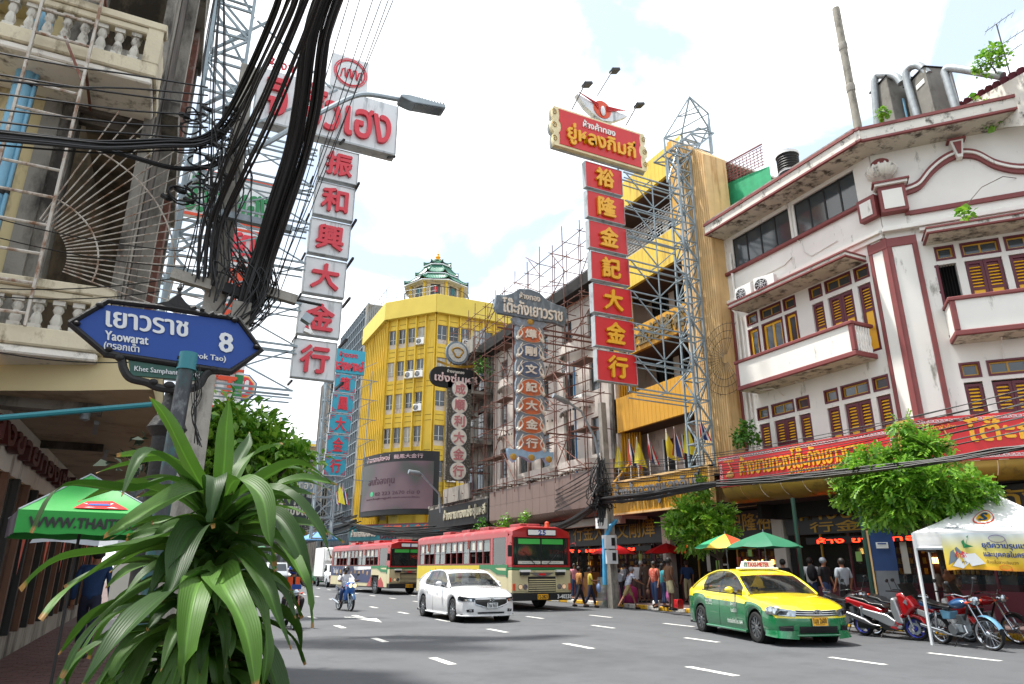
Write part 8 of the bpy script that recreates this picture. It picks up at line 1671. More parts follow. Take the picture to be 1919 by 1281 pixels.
 me = skin_mesh(v,e,r); me.materials.clear(); me.materials.append(trouser); q = bpy.data.objects.new('trousers' if not shorts else 'shorts',me); COL.objects.link(q); q.parent = o
 for i in (0,1):
  b = B(); a = ank[i]; b.tube([tuple(a+V((0,.05,-.04))),tuple(a+V((0,-.04,-.045))),tuple(a+V((0,-.17,-.055)))],[.038,.042,.034],8); b.build('shoe',shoes or m_dark,o)
 if bag:
  side,m_,sz = bag; i = 0 if side < 0 else 1; p = hand[i]; b = B(); b.tube([tuple(p),tuple(p-V((0,0,.1)))],.01,4); b.ball(tuple(p-V((0,0,.12+sz*.5))),(sz*.45,sz*.3,sz*.55),12,8); g = b.build('carrier_bag',m_,None); g.location = loc; g.rotation_euler = (0,0,rz); g.scale = (k,k,k)
  tag(g,'shopping bag hanging from the hand of: '+label if 0 else None,'bag'); g['label'] = bag_label.get(label,'plastic bag in a pedestrian\'s hand');
 return t
bag_label = {}
m_lip = mat('lips','6e3a34',.5,var=0)
def cloth(n,hx,**k): return mat('cloth_'+n,hx,.85,var=.12,vs=6,bump=.2,bs=18,**k)
m_jean = cloth('jeans','2c3f63'); m_dkcl = cloth('dark','1d1a1f'); m_navycl = cloth('navy','1c2238'); m_khaki = cloth('khaki','9a865c'); m_khakil = cloth('sand','b0a582'); m_olive = cloth('uniform_brown','5a4a40')
m_coral = cloth('coral_print','b3503f',dirt=('d8a08a',.35,14,1)); m_cyanc = cloth('turquoise','4fb3bd'); m_brn = cloth('brown','6e4a33'); m_yel = cloth('pale_yellow','d9c455'); m_orp = cloth('ochre_print','b5793a',dirt=('d9b078',.4,16,1)); m_wht = cloth('white','d2d2d4'); m_gry = cloth('grey','8d949c'); m_bluc = cloth('blue_jacket','1d3a63'); m_blk = cloth('black','15151a')
m_pinkcl = cloth('pink','c07c88'); m_stripe = mat('cloth_striped','d0d2da',.8,var=0,dirt=('5a6c9c',.5,2.2,9)); m_pinkbag = mat('bag_pink','b85c96',.4,var=.3,vs=6); m_bluebag = mat('bag_blue','8fa8d4',.4,var=.2); m_creambag = mat('bag_cream','cbbf96',.7)
def gp(px,py,z=0): p = at(px,py,Z=z); return (p.x,p.y,z)
A_fwd = [((-.03,-.12,-.24),(.02,-.2,.02)),((.03,-.12,-.24),(-.02,-.2,.02))]
bag_label['woman in a yellow shirt walking with a pale blue bag beside the bus'] = 'pale blue and white shopping bag held by the woman in yellow'
person('woman in an ochre patterned blouse and dark trousers walking beside the bus front',gp(1087,1137),1.5,m_orp,m_dkcl,stride=.7,h=1.58,female=True,sleeves=.45)
person('woman in a yellow shirt walking with a pale blue bag beside the bus',gp(1108,1138),1.15,m_yel,m_navycl,stride=.5,h=1.55,female=True,bag=(-1,m_bluebag,.36),arms=[((-.05,-.05,-.25),(.04,-.2,.0)),((.05,0,-.25),(-.04,-.16,-.1))])
person('grey-haired woman in a striped shirt and khaki shorts stepping off the kerb',gp(1178,1141,0),1.3,m_stripe,m_khaki,stride=.95,h=1.6,hair=m_greyhair,shorts=True,lean=22,sleeves=.4,arms=[((-.08,-.12,-.22),(-.02,-.2,-.1)),((.08,.06,-.25),(.02,-.1,-.22))])
person('man bending over in pale grey behind the striped-shirt woman',gp(1163,1132,.14),2.6,m_gry,m_dkcl,h=1.6,lean=55,arms=A_fwd)
person('man in a white tee shirt and grey shorts standing with his back to the road',gp(1196,1128,.14),2.7,m_wht,m_olive,h=1.68,shorts=True)
person('officer in a brown uniform with belt seen from behind outside the dark shop',gp(1213,1128,.14),3.0,m_olive,m_olive,h=1.72,sleeves=.95)
bag_label['woman in a coral patterned shirt and jeans standing on the kerb pavement'] = 'tan shoulder bag against the hip of the woman in coral'
person('woman in a coral patterned shirt and jeans standing on the kerb pavement',gp(1230,1138,.14),-1.4,m_coral,m_jean,h=1.62,female=True,long_hair=True,stride=.15,bag=(-1,m_wood,.2))
person('woman in a turquoise blouse standing behind the man in brown',gp(1246,1137,.14),1.2,m_cyanc,m_jean,h=1.55,female=True,long_hair=True,sleeves=.35)
bag_label['man in a brown tee shirt and sand shorts standing at the kerb edge'] = 'round pink plastic bag hanging beside the man in brown'
person('man in a brown tee shirt and sand shorts standing at the kerb edge',gp(1259,1143,.14),1.35,m_brn,m_khakil,h=1.72,shorts=True,skin=m_skin2,bag=(1,m_pinkbag,.4))
person('man in a white tee shirt with a black backpack walking behind the taxi',gp(1530,1150,.14),2.2,m_wht,m_jean,h=1.7,stride=.3)
p = gp(1530,1150,.14); b = B(); b.ball((0,0,1.22),(.19,.12,.26),12,8); b.box(-.1,.1,-.14,-.08,1.08,1.25); o = b.build('backpack',m_blk); o.location = (p[0]-.14,p[1]-.17,p[2]); tag(o,'black backpack on the man in the white tee shirt behind the taxi','backpack')
person('man in a black tee shirt and pale cap behind the taxi bonnet',gp(1556,1152,.14),.1,m_blk,m_jean,h=1.7,hair=m_gry,arms=[((-.08,.0,-.27),(-.02,-.08,-.25)),((.08,0,-.27),(.02,-.08,-.25))])
person('man in a grey shirt with his back turned beside the parked scooters',gp(1592,1158,.14),2.9,m_gry,m_dkcl,h=1.66)
person('dim figure in a dark shirt under the green parasol',gp(1478,1148,.14),2.9,m_blk,m_dkcl,h=1.66); person('pale-shirted person far inside the arcade left of the taxi',(20.1,20.2,.14),1.5,m_khakil,m_dkcl,h=1.6)
person('man in a brown sweater bending under the white tent',gp(1795,1178,.14),-1.0,m_olive,m_dkcl,h=1.65,lean=48,sleeves=.9,arms=A_fwd); person('vendor in black sitting under the tent beside the table',(17.9,8.6,.14),-1.2,m_blk,m_dkcl,'sit',h=1.65); person('vendor in a dark blue apron standing at the far right under the tent',(17.9,7.7,.14),-.7,m_navycl,m_dkcl,h=1.6,sleeves=.9)
person('man in a blue jacket and dark jeans walking away along the left shops',gp(150,1236,.14),3.0,m_bluc,m_navycl,h=1.72,stride=.55,sleeves=.95)
person('shopper in a pale shirt inside the dark shop behind the pole',(19.9,28.6,.14),1.2,m_gry,m_dkcl,h=1.6)
person('young man in a dark tee shirt and white cap waiting behind the officer',gp(1205,1122,.14),.4,m_navycl,m_jean,h=1.7,hair=m_wht)
person('woman in a white blouse standing in the shop doorway left of the officer',gp(1172,1120,.14),-.6,m_wht,m_dkcl,h=1.56,female=True,long_hair=True)
person('woman in a red top facing the road between the pole and the pink sacks',gp(1152,1121,.14),.2,m_coral,m_navycl,h=1.57,female=True)
person('man in a pale yellow polo shirt behind the woman in turquoise',gp(1250,1128,.14),-.3,m_yel,m_dkcl,h=1.67)
person('man in a blue shirt browsing at the stone-pier shop window',gp(1292,1128,.14),2.8,m_bluc,m_khakil,h=1.68)
person('woman in a pink blouse standing outside the dark shop beside the bus',gp(1078,1122,.14),-.4,m_pinkcl,m_jean,h=1.58,female=True)
person('man in a cream shirt walking under the green parasol',gp(1448,1148,.14),1.3,m_khakil,m_navycl,h=1.68,stride=.5)
# passengers behind the bus windows
rnd = random.Random(77)
for bn,bx in (('nearer',bus1),('farther',bus2)):
 for i,(y,c_,hh) in enumerate(((3.0,m_coral,m_hair),(3.9,m_wht,m_hair),(5.5,m_blk,m_hair),(6.4,m_gry,m_hair),(7.3,m_wht,m_hair),(8.9,m_pinkc if 0 else m_orp,m_hair))):
  t = thing('person',('%s-topped passenger in the %s bus, %s open seat behind the cab' % (('coral','white','black','grey','pale','ochre')[i],bn,('first','second','third','fourth','fifth','last')[i])),'person',(bx.location.x-.85,bx.location.y+y,1.1),0,'bus passengers')
  v = [V((0,0,.0)),V((0,0,.35)),V((0,0,.5)),V((0,-.03,.56)),V((0,-.04,.7)),V((-.2,0,.36)),V((-.24,-.1,.12)),V((.2,0,.36)),V((.24,-.1,.12))]
  me = skin_mesh(v[2:5],[(0,1),(1,2)],[.05,.08,.075]); me.materials.clear(); me.materials.append(m_skin); o = bpy.data.objects.new('body',me); COL.objects.link(o); o.parent = t
  me = skin_mesh([v[0],v[1],v[2],v[5],v[6],v[7],v[8]],[(0,1),(1,2),(1,3),(3,4),(1,5),(5,6)],[(.17,.12),(.16,.12),.06,.07,.05,.07,.05]); me.materials.clear(); me.materials.append(c_); o = bpy.data.objects.new('shirt',me); COL.objects.link(o); o.parent = t
  b = B(); b.ball((0,0,.68),(.095,.10,.11),10,7); b.build('hair',hh,t)
t = person('bus driver of the nearer bus behind the windscreen',(bus1.location.x-.75,bus1.location.y+1.3,.75),0,m_gry,m_dkcl,'sit',h=1.6,arms=[((-.05,-.15,-.2),(.05,-.22,.06)),((.05,-.15,-.2),(-.05,-.22,.06))])
# ---------------------------------------------------------------- motorcycles
m_mred = mat('scooter_red','a8141c',.25,var=0,coat=1); m_msilver = mat('scooter_silver','9fa3a6',.3,.5,var=0,coat=.6); m_mblack = mat('scooter_black','141517',.35,var=0,coat=.5); m_mblue = mat('bike_blue','1a4a78',.3,.2,var=.05,coat=.8); m_mcyan = mat('fender_blue','5f93b0',.3,.3,var=.05,coat=.8); m_mviolet = mat('rim_violet','3f47b0',.3,.4,var=0); m_exh = mat('exhaust_grey','77777a',.35,.8,var=.1)
def bwheel(par,y,r,w,rm,spokes,wire,disc=True,steer=0):
 T = MX.Translation((0,y,r)) @ MX.Rotation(steer,4,'Z'); b = B(T); R2 = r-w*.55; b.lathe([(R2,-w*.32),(R2+w*.3,-w*.5),(r-.01,-w*.3),(r,0),(r-.01,w*.3),(R2+w*.3,w*.5),(R2,w*.32),(R2,-w*.32)],32,ax='x',cap=False); o = b.build('wheel',m_rubber,par)
 b = B(T); b.lathe([(R2+.004,-w*.34),(R2-.018,-w*.2),(R2-.018,w*.2),(R2+.004,w*.34)],32,ax='x',cap=False)
 if wire:
  for k in range(18): a = 2*pi*k/18; a2 = a+.5*(1 if k % 2 else -1); b.tube([((.03 if k % 4 < 2 else -.03),.04*cos(a2),.04*sin(a2)),(0,(R2-.015)*cos(a),(R2-.015)*sin(a))],.0035,4)
 else:
  for k in range(spokes): a = 2*pi*k/spokes; b.beam((0,.03*cos(a),.03*sin(a)),(0,(R2-.01)*cos(a+.15),(R2-.01)*sin(a+.15)),.03,.035)
 b.lathe([(.035,-.06),(.055,-.04),(.055,.04),(.035,.06)],14,ax='x'); b.build('rim',rm,o)
 if disc: b = B(T); b.lathe([(.115,-w*.5-.012),(.115,-w*.5-.008)],24,ax='x',cap=False) if 0 else b.lathe([(.12,-w*.5-.012),(.12,-w*.5-.006),(.07,-w*.5-.006),(.07,-w*.5-.012),(.12,-w*.5-.012)],24,ax='x',cap=False); b.build('brake_disc',m_steel,o)
 return o
YZ = MX(((0,1,0,0),(1,0,0,0),(0,0,1,0),(0,0,0,1)))   # prism polygons given as (y, z), thickness along x
def shell(par,nm,poly,hw,m_,bev=.03,x0=0,seg=3): b = B(); b.prism(poly,x0-hw,x0+hw,m_,YZ); return b.build(nm,None,par,bev=bev,seg=seg)
def mirrors(par,y,z,s=.3,up=.22):
 for s_ in (-1,1): b = B(); b.tube([(s_*.2,y,z),(s_*.26,y-.02,z+up*.6),(s_*.3,y-.03,z+up)],.007,5); b.ball((s_*.33,y-.03,z+up+.02),(.06,.015,.04),12,6); b.build('mirror',m_mblack,par)
def scooter(label,loc,rz,body,accent,rim,lean=radians(-6),group='parked scooters and motorcycles',big=True):
 t = thing('scooter',label,'scooter',loc,rz,group); t.rotation_euler = (0,lean,rz)
 bwheel(t,-.66,.255,.12,rim,5,False,steer=.25); bwheel(t,.66,.255,.13,rim,5,False)
 shell(t,'tail_fairing',[(-.02,.62),(.2,.70),(.62,.80),(.93,.86),(.95,.78),(.7,.66),(.35,.52),(.05,.50)],.14,body,.04)
 shell(t,'side_cover',[(-.45,.30),(-.12,.52),(.3,.60),(.6,.66),(.5,.50),(.2,.40),(-.1,.28),(-.40,.22)],.16,accent,.03); shell(t,'floor_tunnel',[(-.5,.3),(-.46,.55),(-.28,.62),(.0,.52),(.2,.3),(.05,.18),(-.38,.2)],.12,m_mblack,.03)
 shell(t,'front_fairing',[(-.58,.50),(-.70,.62),(-.84,.70),(-.74,.86),(-.56,1.0),(-.40,.98),(-.44,.74),(-.46,.52)],.13,body,.07); shell(t,'leg_shield',[(-.50,.34),(-.40,.88),(-.30,.9),(-.24,.62),(-.32,.34)],.17,accent,.05)
 shell(t,'lower_fairing',[(-.50,.56),(-.38,.50),(-.1,.24),(-.30,.2),(-.44,.32)],.16,body,.04)
 shell(t,'seat',[(-.12,.66),(.0,.74),(.3,.76),(.38,.82),(.8,.90),(.84,.86),(.5,.76),(.2,.68)],.13,m_mblack,.05)
 b = B(); b.add([(-.13,-.66,.93),(.13,-.66,.93),(.1,-.52,1.18),(-.1,-.52,1.18)],[(0,1,2,3)]); b.build('windshield',m_carglass,t)
 for s_ in (-1,1): b = B(); b.beam((s_*.04,-.74,.70),(s_*.14,-.62,.84),.05,.09); b.build('headlight',m_lampg,t)
 shell(t,'front_mudguard',[(-.96,.33),(-.86,.50),(-.68,.55),(-.50,.50),(-.56,.46),(-.70,.50),(-.84,.44)],.07,body,.02); b = B(); [b.tube([(s_*.075,-.66,.255),(s_*.08,-.56,.62)],.022,8) for s_ in (-1,1)]; b.build('fork',m_msilver,t)
 b = B(); b.tube([(-.32,-.36,1.06),(-.2,-.42,1.04),(0,-.46,1.0),(.2,-.42,1.04),(.32,-.36,1.06)],.014,6); b.build('handlebar',m_mblack,t); mirrors(t,-.42,1.04)
 b = B(); b.tube([(-.12,.1,.26),(-.15,.3,.28),(-.17,.45,.36),(-.18,.9,.50)],[.02,.03,.06,.055],12); b.build('exhaust',m_exh,t); b = B(); [b.tube([(s_*.14,.55,.35),(s_*.14,.5,.68)],.03,8) for s_ in (-1,1)]; b.build('shock_absorber',m_steel,t)
 b = B(); b.box(-.07,.07,.92,.97,.72,.80); b.build('tail_light',m_mred,t); b = B(); b.box(-.09,.09,.3,.75,.18,.34); b.build('engine',m_iron,t); b = B(); b.tube([(-.05,.1,.2),(-.2,.12,.01)],.012,5); b.build('side_stand',m_iron,t); return t
def motorbike(label,loc,rz,tank,fender,lean=radians(-7),group='parked scooters and motorcycles',wire=True,seatlen=1,shield=None,num=None,rimm=None):
 t = thing('motorcycle',label,'motorcycle',loc,rz,group); t.rotation_euler = (0,lean,rz)
 rm = rimm or m_chrome; bwheel(t,-.66,.30,.09,rm,5,wire,disc=not wire,steer=.2 if lean else 0); bwheel(t,.60,.29,.10,rm,5,wire,disc=False)
 b = B(); [b.tube([(s_*.085,-.66,.30),(s_*.085,-.40,.93)],.018,8) for s_ in (-1,1)]; b.build('fork',m_chrome,t)
 b = B(); b.tube([(0,-.38,.88),(0,-.1,.45),(0,.15,.30),(0,.3,.45)],.022,6); b.tube([(0,-.36,.85),(0,.2,.72),(0,.7,.76)],.02,6); [b.tube([(s_*.08,.2,.3),(s_*.08,.60,.29)],.016,5) for s_ in (-1,1)]; b.build('frame',m_mblack,t)
 b = B(); b.grid(lambda u,v: (.135*sin(pi*(.02+.96*u))**.7*cos(pi*(2*v-.5))*1.0,-.34+.50*u,.80+.10*sin(pi*(.02+.96*u))**.7*sin(pi*(2*v-.5))+.06*(1-u)),12,16,flip=True); b.build('fuel_tank',tank,t)
 shell(t,'seat',[(.05,.78),(.2,.80),(.45,.80),(.72,.86),(.84,.90),(.82,.82),(.5,.74),(.1,.72)],.12,m_mblack,.045); shell(t,'side_cover',[(.08,.68),(.38,.70),(.34,.52),(.14,.52)],.10,fender,.02); shell(t,'tail',[(.6,.76),(.95,.84),(.98,.76),(.65,.68)],.07,tank,.02)
 b = B(); b.box(-.10,.10,-.14,.14,.30,.44,m_steel); b.lathe([(.10,-.16),(.11,-.12),(.11,.12),(.10,.16)],16,(0,.08,.34),m_alu,'x'); [b.box(-.09,.09,-.16,-.02,.44+.03*k,.455+.03*k,m_alu) for k in range(6)]; b.box(-.07,.07,-.15,-.03,.44,.62,m_steel); b.build('engine',None,t)
 b = B(); b.tube([(-.06,-.16,.42),(-.10,-.24,.30),(-.12,-.1,.22),(-.14,.2,.24),(-.15,.35,.28),(-.16,.92,.38)],[.02,.02,.02,.022,.045,.04],10); b.build('exhaust',m_chrome,t)
 b = B(); b.grid(lambda u,v: ((v-.5)*.11,-.66-.345*cos(.35+1.75*u),.30+.345*sin(.35+1.75*u)-.02*(2*v-1)**2),14,4); b.build('front_mudguard',fender,t); b = B(); b.grid(lambda u,v: ((v-.5)*.12,.60+.335*cos(.3+1.6*u),.29+.335*sin(.3+1.6*u)-.02*(2*v-1)**2),12,4); b.build('rear_mudguard',fender,t)
 b = B(); b.lathe([(.02,-.06),(.075,-.02),(.085,.04),(.08,.05)],16,(0,-.52,.90),ax='y',m=m_chrome); b.lathe([(.075,-.065),(.02,-.08)],16,(0,-.52,.90),m=m_lampg,ax='y'); b.build('headlight',None,t)
 for s_ in (-1,1): b = B(); b.tube([(s_*.08,-.5,.88),(s_*.14,-.5,.88)],.01,5); b.ball((s_*.16,-.5,.88),(.035,.03,.028),8,6); b.build('indicator',m_orange,t)
 b = B(); b.tube([(-.36,-.22,1.03),(-.2,-.3,1.04),(-.08,-.38,.98),(.08,-.38,.98),(.2,-.3,1.04),(.36,-.22,1.03)],.012,6); b.build('handlebar',m_chrome,t); b = B(); [b.tube([(s_*.36,-.22,1.03),(s_*.25,-.27,1.035)],.02,6) for s_ in (-1,1)]; b.build('grip',m_mblack,t); mirrors(t,-.3,1.03)
 b = B(); [b.tube([(s_*.12,.55,.33),(s_*.11,.48,.68)],.028,8) for s_ in (-1,1)]; b.build('shock_absorber',m_chrome,t); b = B(); b.tube([(-.05,.05,.25),(-.2,.1,.01)],.012,5); b.build('side_stand',m_iron,t)
 if shield: shell(t,'leg_fairing',[(-.55,.62),(-.62,.85),(-.5,1.02),(-.36,.98),(-.3,.7),(-.2,.4),(-.35,.34)],.16,shield,.06)
 b = B(); b.tube([(.0,.7,.92),(.11,.85,.95),(0,.97,.96),(-.11,.85,.95),(0,.7,.92)],.012,5) if lean else None; b.box(-.08,.08,.93,.97,.72,.80,m_mred) if 0 else None
 if lean: b.build('grab_rail',m_chrome,t)
 return t
def heading(p,q): return atan2(q[0]-p[0],-(q[1]-p[1]))   # -y axis turned to point p -> q
def place(f,r): c = [(f[i]+r[i])/2 for i in (0,1)]; return (c[0],c[1],0),heading(r,f)
f = gp(1725,1200); r = gp(1622,1190); loc,hz = place(f,r); scooter('red and silver maxi scooter with violet front rim parked beside the tent leg',loc,hz,m_mred,m_msilver,m_mviolet)
f = gp(1858,1218); r = gp(1772,1206); loc,hz = place(f,r); motorbike('old blue and chrome motorcycle with wire wheels parked under the tent',loc,hz,m_mblue,m_mcyan)
motorbike('dark motorcycle mostly hidden behind the taxi front, left of the red scooter',(15.55,12.6,0),hz+.05,m_mblack,m_mblack); scooter('black and grey scooter parked behind the red scooter, nearer the pavement',(16.1,11.8,0),hz+.1,m_mblack,m_msilver,m_steel)
scooter('red and white scooter parked just behind the tent leg',(15.9,10.6,0),hz+.05,m_mred,m_bwhite,m_steel); motorbike('maroon motorcycle behind the blue one under the tent',(16.4,9.9,0),hz+.05,m_mred,m_mblack); scooter('black scooter cut off by the right edge of the photo',(15.1,7.35,0),hz+.05,m_mblack,m_mblack,m_steel)
# ridden ones
f = gp(653,1145); M1 = motorbike('blue motorbike with twin round lamps ridden towards the camera',(f[0],f[1]+.65,0),.12,m_mblue,m_mblue,lean=0,group='ridden motorcycles',wire=False,shield=mat('fairing_blue','1f5fae',.25,var=0,coat=1),rimm=m_steel)
b = B(); [b.lathe([(.07,-.02),(.05,-.04)],14,(s_*.08,-.70,.88),ax='y') for s_ in (-1,1)]; b.build('twin_headlight',mat('lamp_warm','e8d0a0',.2,var=0,emit=.8),M1); b = B(); b.add([(-.12,-.60,1.0),(.12,-.60,1.0),(.08,-.5,1.16),(-.08,-.5,1.16)],[(0,1,2,3)]); b.build('windshield',m_bwhite,M1)
RA = [((-.12,-.16,-.2),(-.03,-.24,.02)),((.12,-.16,-.2),(.03,-.24,.02))]
person('rider in a white tee shirt, jeans and dark helmet on the blue motorbike',(f[0],f[1]+.65,0),.12,m_wht,m_jean,'ride',h=1.68,skin=m_skin2,helmet=m_mblack,arms=RA)
f = gp(549,1180); M2 = motorbike('motorcycle with orange and blue trim ridden by the orange-vested rider',(f[0],f[1]+.65,0),.02,m_mblue,m_mblack,lean=0,group='ridden motorcycles',wire=False,rimm=m_steel)
b = B(); b.box(-.12,.12,-.58,-.55,.98,1.10,m_bluesign); [b.tube([(s_*.1,-.6,.4),(s_*.1,-.45,.8)],.02,6,m_orange) for s_ in (-1,1)]; b.build('number_shield',None,M2)
m_vest = mat('vest_orange','d24a14',.6,var=.05)
R2 = person('rider in an orange vest over a black jacket with a blue helmet',(f[0],f[1]+.65,0),.02,m_blk,m_dkcl,'ride',h=1.7,sleeves=.95,helmet=mat('helmet_blue','1c3c9c',.3,var=0,coat=1),arms=RA)
b = B();
for s_ in (-1,1): b.grid(lambda u,v: (s_*(.035+.13*u),-.155+.04*u*u+.02*v,.86+.42*v),4,6,flip=s_ < 0); b.grid(lambda u,v: (s_*(.0+.165*u),.14+.12-.01*u,.86+.42*v),4,6)
b.build('vest',m_vest,R2)
# ---------------------------------------------------------------- tent, parasols, stall goods
T0x = gp(1748,1208); hT = at(1725,998,X=14.6); t = thing('market_tent','white market tent with a yellow printed banner at the right edge','tent',(T0x[0],T0x[1],0)); O = V((T0x[0],T0x[1],0)); dX = (V(gp(1897,1216))-V(T0x)); dX.z = 0; dX.normalize()
W_ = 3.0; nY = V((-dX.y,dX.x,0)); nY = nY if nY.x > 0 else -nY; ze = at(1722,997,Y=T0x[1]).z; zl = ze-.33
c = [V((0,0,0)),dX*W_,dX*W_+nY*W_,nY*W_]; ap = (c[0]+c[2])/2+V((0,0,ze+.95))
o = None
for i in range(4):
 A,C_ = c[i],c[(i+1) % 4]; b = B(); b.grid(lambda u,v: tuple((A.lerp(C_,u)+V((0,0,ze))).lerp(ap,v)+V((0,0,-.10*sin(pi*v)-.03*sin(pi*u)*(1-v)))),10,8); o = b.build('roof_panel',m_tarp,t)
 b = B(); out = (A+C_)/2-(c[0]+c[2])/2; out.z = 0; out.normalize(); b.grid(lambda u,v: tuple(A.lerp(C_,u)+V((0,0,ze-.33*v))+out*(.012*sin(u*31+i)*v+.008*sin(v*14))),26,5); b.build('valance',m_tarp,t)
 b = B(); b.beam(tuple(A),tuple(A+V((0,0,ze-.02))),.045,.045); b.build('leg',m_signwhite,t)
 b = B(); b.beam(tuple(A+V((0,0,ze-.35))),tuple(C_+V((0,0,ze-.35))),.03,.03); b.build('bar',m_steel,t)
# round emblem and print on the near slope
A,C_ = c[0],c[1]; sl = lambda u,v,e=.01: (A.lerp(C_,u)+V((0,0,ze))).lerp(ap,v)+V((0,0,-.10*sin(pi*v)-.03*sin(pi*u)*(1-v)))+(-nY*.5+V((0,0,1))).normalized()*e
for r_,m_,e in ((.19,m_orange,.012),(.165,m_tarp,.016),(.13,m_gold,.02)):
 b = B(); b.grid(lambda u,v: tuple(sl(.40+r_*.75*v*cos(2*pi*u)/1.6*1.2,.42+r_*.9*v*sin(2*pi*u),e)),24,3); b.build('printed_emblem',m_,t)
bb = B(); letters('','S',-.035,.035,-.1,.1,0,m_mblue,b=bb,ext=.004,bold=.008); b = B(); b.add([tuple(sl(.40+p[0]*1.0,.42+p[2]*.9,.026-p[1])) for p in bb.v],bb.f); b.build('printed_letter',m_mblue,t)
bb = B(); letters('','เขตสัมพันธวงศ์ ถนนเยาวราช กรุงเทพมหานคร',.16,.95,.10,.17,0,m_grey,b=bb,ext=.004); b = B(); b.add([tuple(sl(p[0],p[2],.014-p[1])) for p in bb.v],bb.f); b.build('lettering',m_grey,t)
# banner: graded yellow cloth with print
mb_ = bpy.data.materials.new('banner_print'); mb_.use_nodes = True; q = mb_.node_tree; tcn = q.nodes.new('ShaderNodeTexCoord'); sp_ = q.nodes.new('ShaderNodeSeparateXYZ'); q.links.new(tcn.outputs['Object'],sp_.inputs[0]); rr = q.nodes.new('ShaderNodeMapRange'); rr.inputs['From Min'].default_value = zl-.50; rr.inputs['From Max'].default_value = ze; q.links.new(sp_.outputs['Z'],rr.inputs[0]); rp = q.nodes.new('ShaderNodeValToRGB'); e = rp.color_ramp.elements; e[0].position = 0; e[0].color = (*rgb('d8821c'),1); e[1].position = 1; e[1].color = (*rgb('b9c8d8'),1); x = e.new(.18); x.color = (*rgb('dcb420'),1); x = e.new(.55); x.color = (*rgb('cfc468'),1); q.links.new(rr.outputs[0],rp.inputs[0]); q.links.new(rp.outputs[0],q.nodes['Principled BSDF'].inputs['Base Color']); q.nodes['Principled BSDF'].inputs['Roughness'].default_value = .6
bt = thing('banner','yellow and blue printed banner tied along the front of the white tent','banner',O); bz1,bz0 = ze-.06,ze-.78
bp_ = lambda u,z,e=0: O*0+A.lerp(C_,.17+.83*u)-nY*(.05+e+.018*sin(u*22)*(.4+.6*(bz1-z))+.01*sin(u*47+z*9))+V((0,0,z+.02*sin(u*9)-.05*(1-u)*0))
b = B(); b.grid(lambda u,v: tuple(bp_(u,bz0+(bz1-bz0)*v)),60,14); b.build('cloth',mb_,bt)
def bprint(txt,u0,u1,z0,z1,m_,bold=.003):
 bb = B(); letters('',txt,0,1,z0,z1,0,m_,b=bb,ext=.002,bold=bold); b = B(); b.add([tuple(bp_(u0+(u1-u0)*p[0],p[2],.006-p[1])) for p in bb.v],bb.f); b.build('lettering',m_,bt)
bprint('ยุติความรุนแรงต่อเด็ก สตรี',.28,.86,bz0+.40,bz0+.56,m_bluesign); bprint('และบุคคลในครอบครัว',.28,.68,bz0+.23,bz0+.38,m_bluesign); bprint('ด้วยสื่อสารเชิงบวก',.29,.5,bz0+.13,bz0+.2,m_wood,0)
for cx,cz,rx_,rz_ in ((.39,.62,.055,.07),(.41,.06,.04,.05),(.57,.12,.035,.05),(.68,.22,.06,.07),(.79,.05,.03,.04)):
 b = B(); b.tube([tuple(bp_(cx+rx_*cos(a),bz0+cz+rz_*sin(a),.008)) for a in [2*pi*k/20 for k in range(21)]]+[tuple(bp_(cx+rx_*1.1,bz0+cz-rz_*1.3,.008))],.004,4); b.build('speech_bubble',mat('bubble_violet','6a3a9c',.5) if cx < .4 else m_orange,bt)
for pl,m_ in (([(.02,.10),(.08,.18),(.14,.32),(.10,.45),(.05,.36)],m_grey),([(.05,.08),(.12,.02),(.2,.2),(.15,.34),(.09,.2)],m_signwhite),([(.18,.06),(.28,.12),(.22,.32),(.15,.3)],m_signwhite),([(.14,.55),(.20,.68),(.17,.50),(.22,.45),(.15,.42)],m_green)):
 b = B(); b.add([tuple(bp_(u,bz0+z,.010)) for u,z in pl],[tuple(range(len(pl)))]); b.build('printed_shape',m_,bt)
bprint('คำรั้ง',.08,.17,bz0+.24,bz0+.36,m_red,.006); bprint('ครอบครัว',.12,.25,bz0+.12,bz0+.18,m_iron,0)
def parasol(label,loc,h,R,mats,grp=None,n=8):
 t = thing('parasol',label,'parasol',loc,.2,grp)
 for k in range(n):
  a0,a1 = 2*pi*k/n,2*pi*(k+1)/n; b = B(); b.grid(lambda u,v: ((R*(1-v)+.02)*cos(a0+(a1-a0)*u)*(1-.05*sin(pi*u)),(R*(1-v)+.02)*sin(a0+(a1-a0)*u)*(1-.05*sin(pi*u)),h+.42*v**.8-.03*sin(pi*u)*(1-v)),4,6,m=mats[k % len(mats)]); b.build('panel',None,t)
  b = B(); b.tube([(R*cos(a0),R*sin(a0),h),(0,0,h+.42)],.008,4); b.build('rib',m_steel,t)
 b = B(); b.tube([(0,0,0),(0,0,h+.5)],.015,6); b.build('pole',m_steel,t); return t
p = at(1432,1012,Y=15.5); parasol('dark green parasol on the pavement behind the taxi',(p.x,15.5,.14),at(1432,1024,Y=15.5).z-.14,1.05,(mat('parasol_green','1f6a4c',.6,var=.1,vs=4),))
p = at(1360,1010,Y=17); parasol('green and yellow striped parasol partly hidden by the small tree',(p.x,17,.14),at(1360,1026,Y=17).z-.14,.95,(mat('parasol_green2','1f8a5c',.6,var=.1),mat('parasol_yellow','d8b43a',.6,var=.1),m_orange))
for i,(px,z,c_,lab) in enumerate(((1115,1.95,m_red,'red parasol outside the dark shop behind the pole, the left one'),(1197,1.98,m_red,'red parasol outside the dark shop behind the pole, the right one'))): p = at(px,1027,Y=25.5); parasol(lab,(p.x+1.2,25.9+i*-.8,.14),z,.95,(c_,))
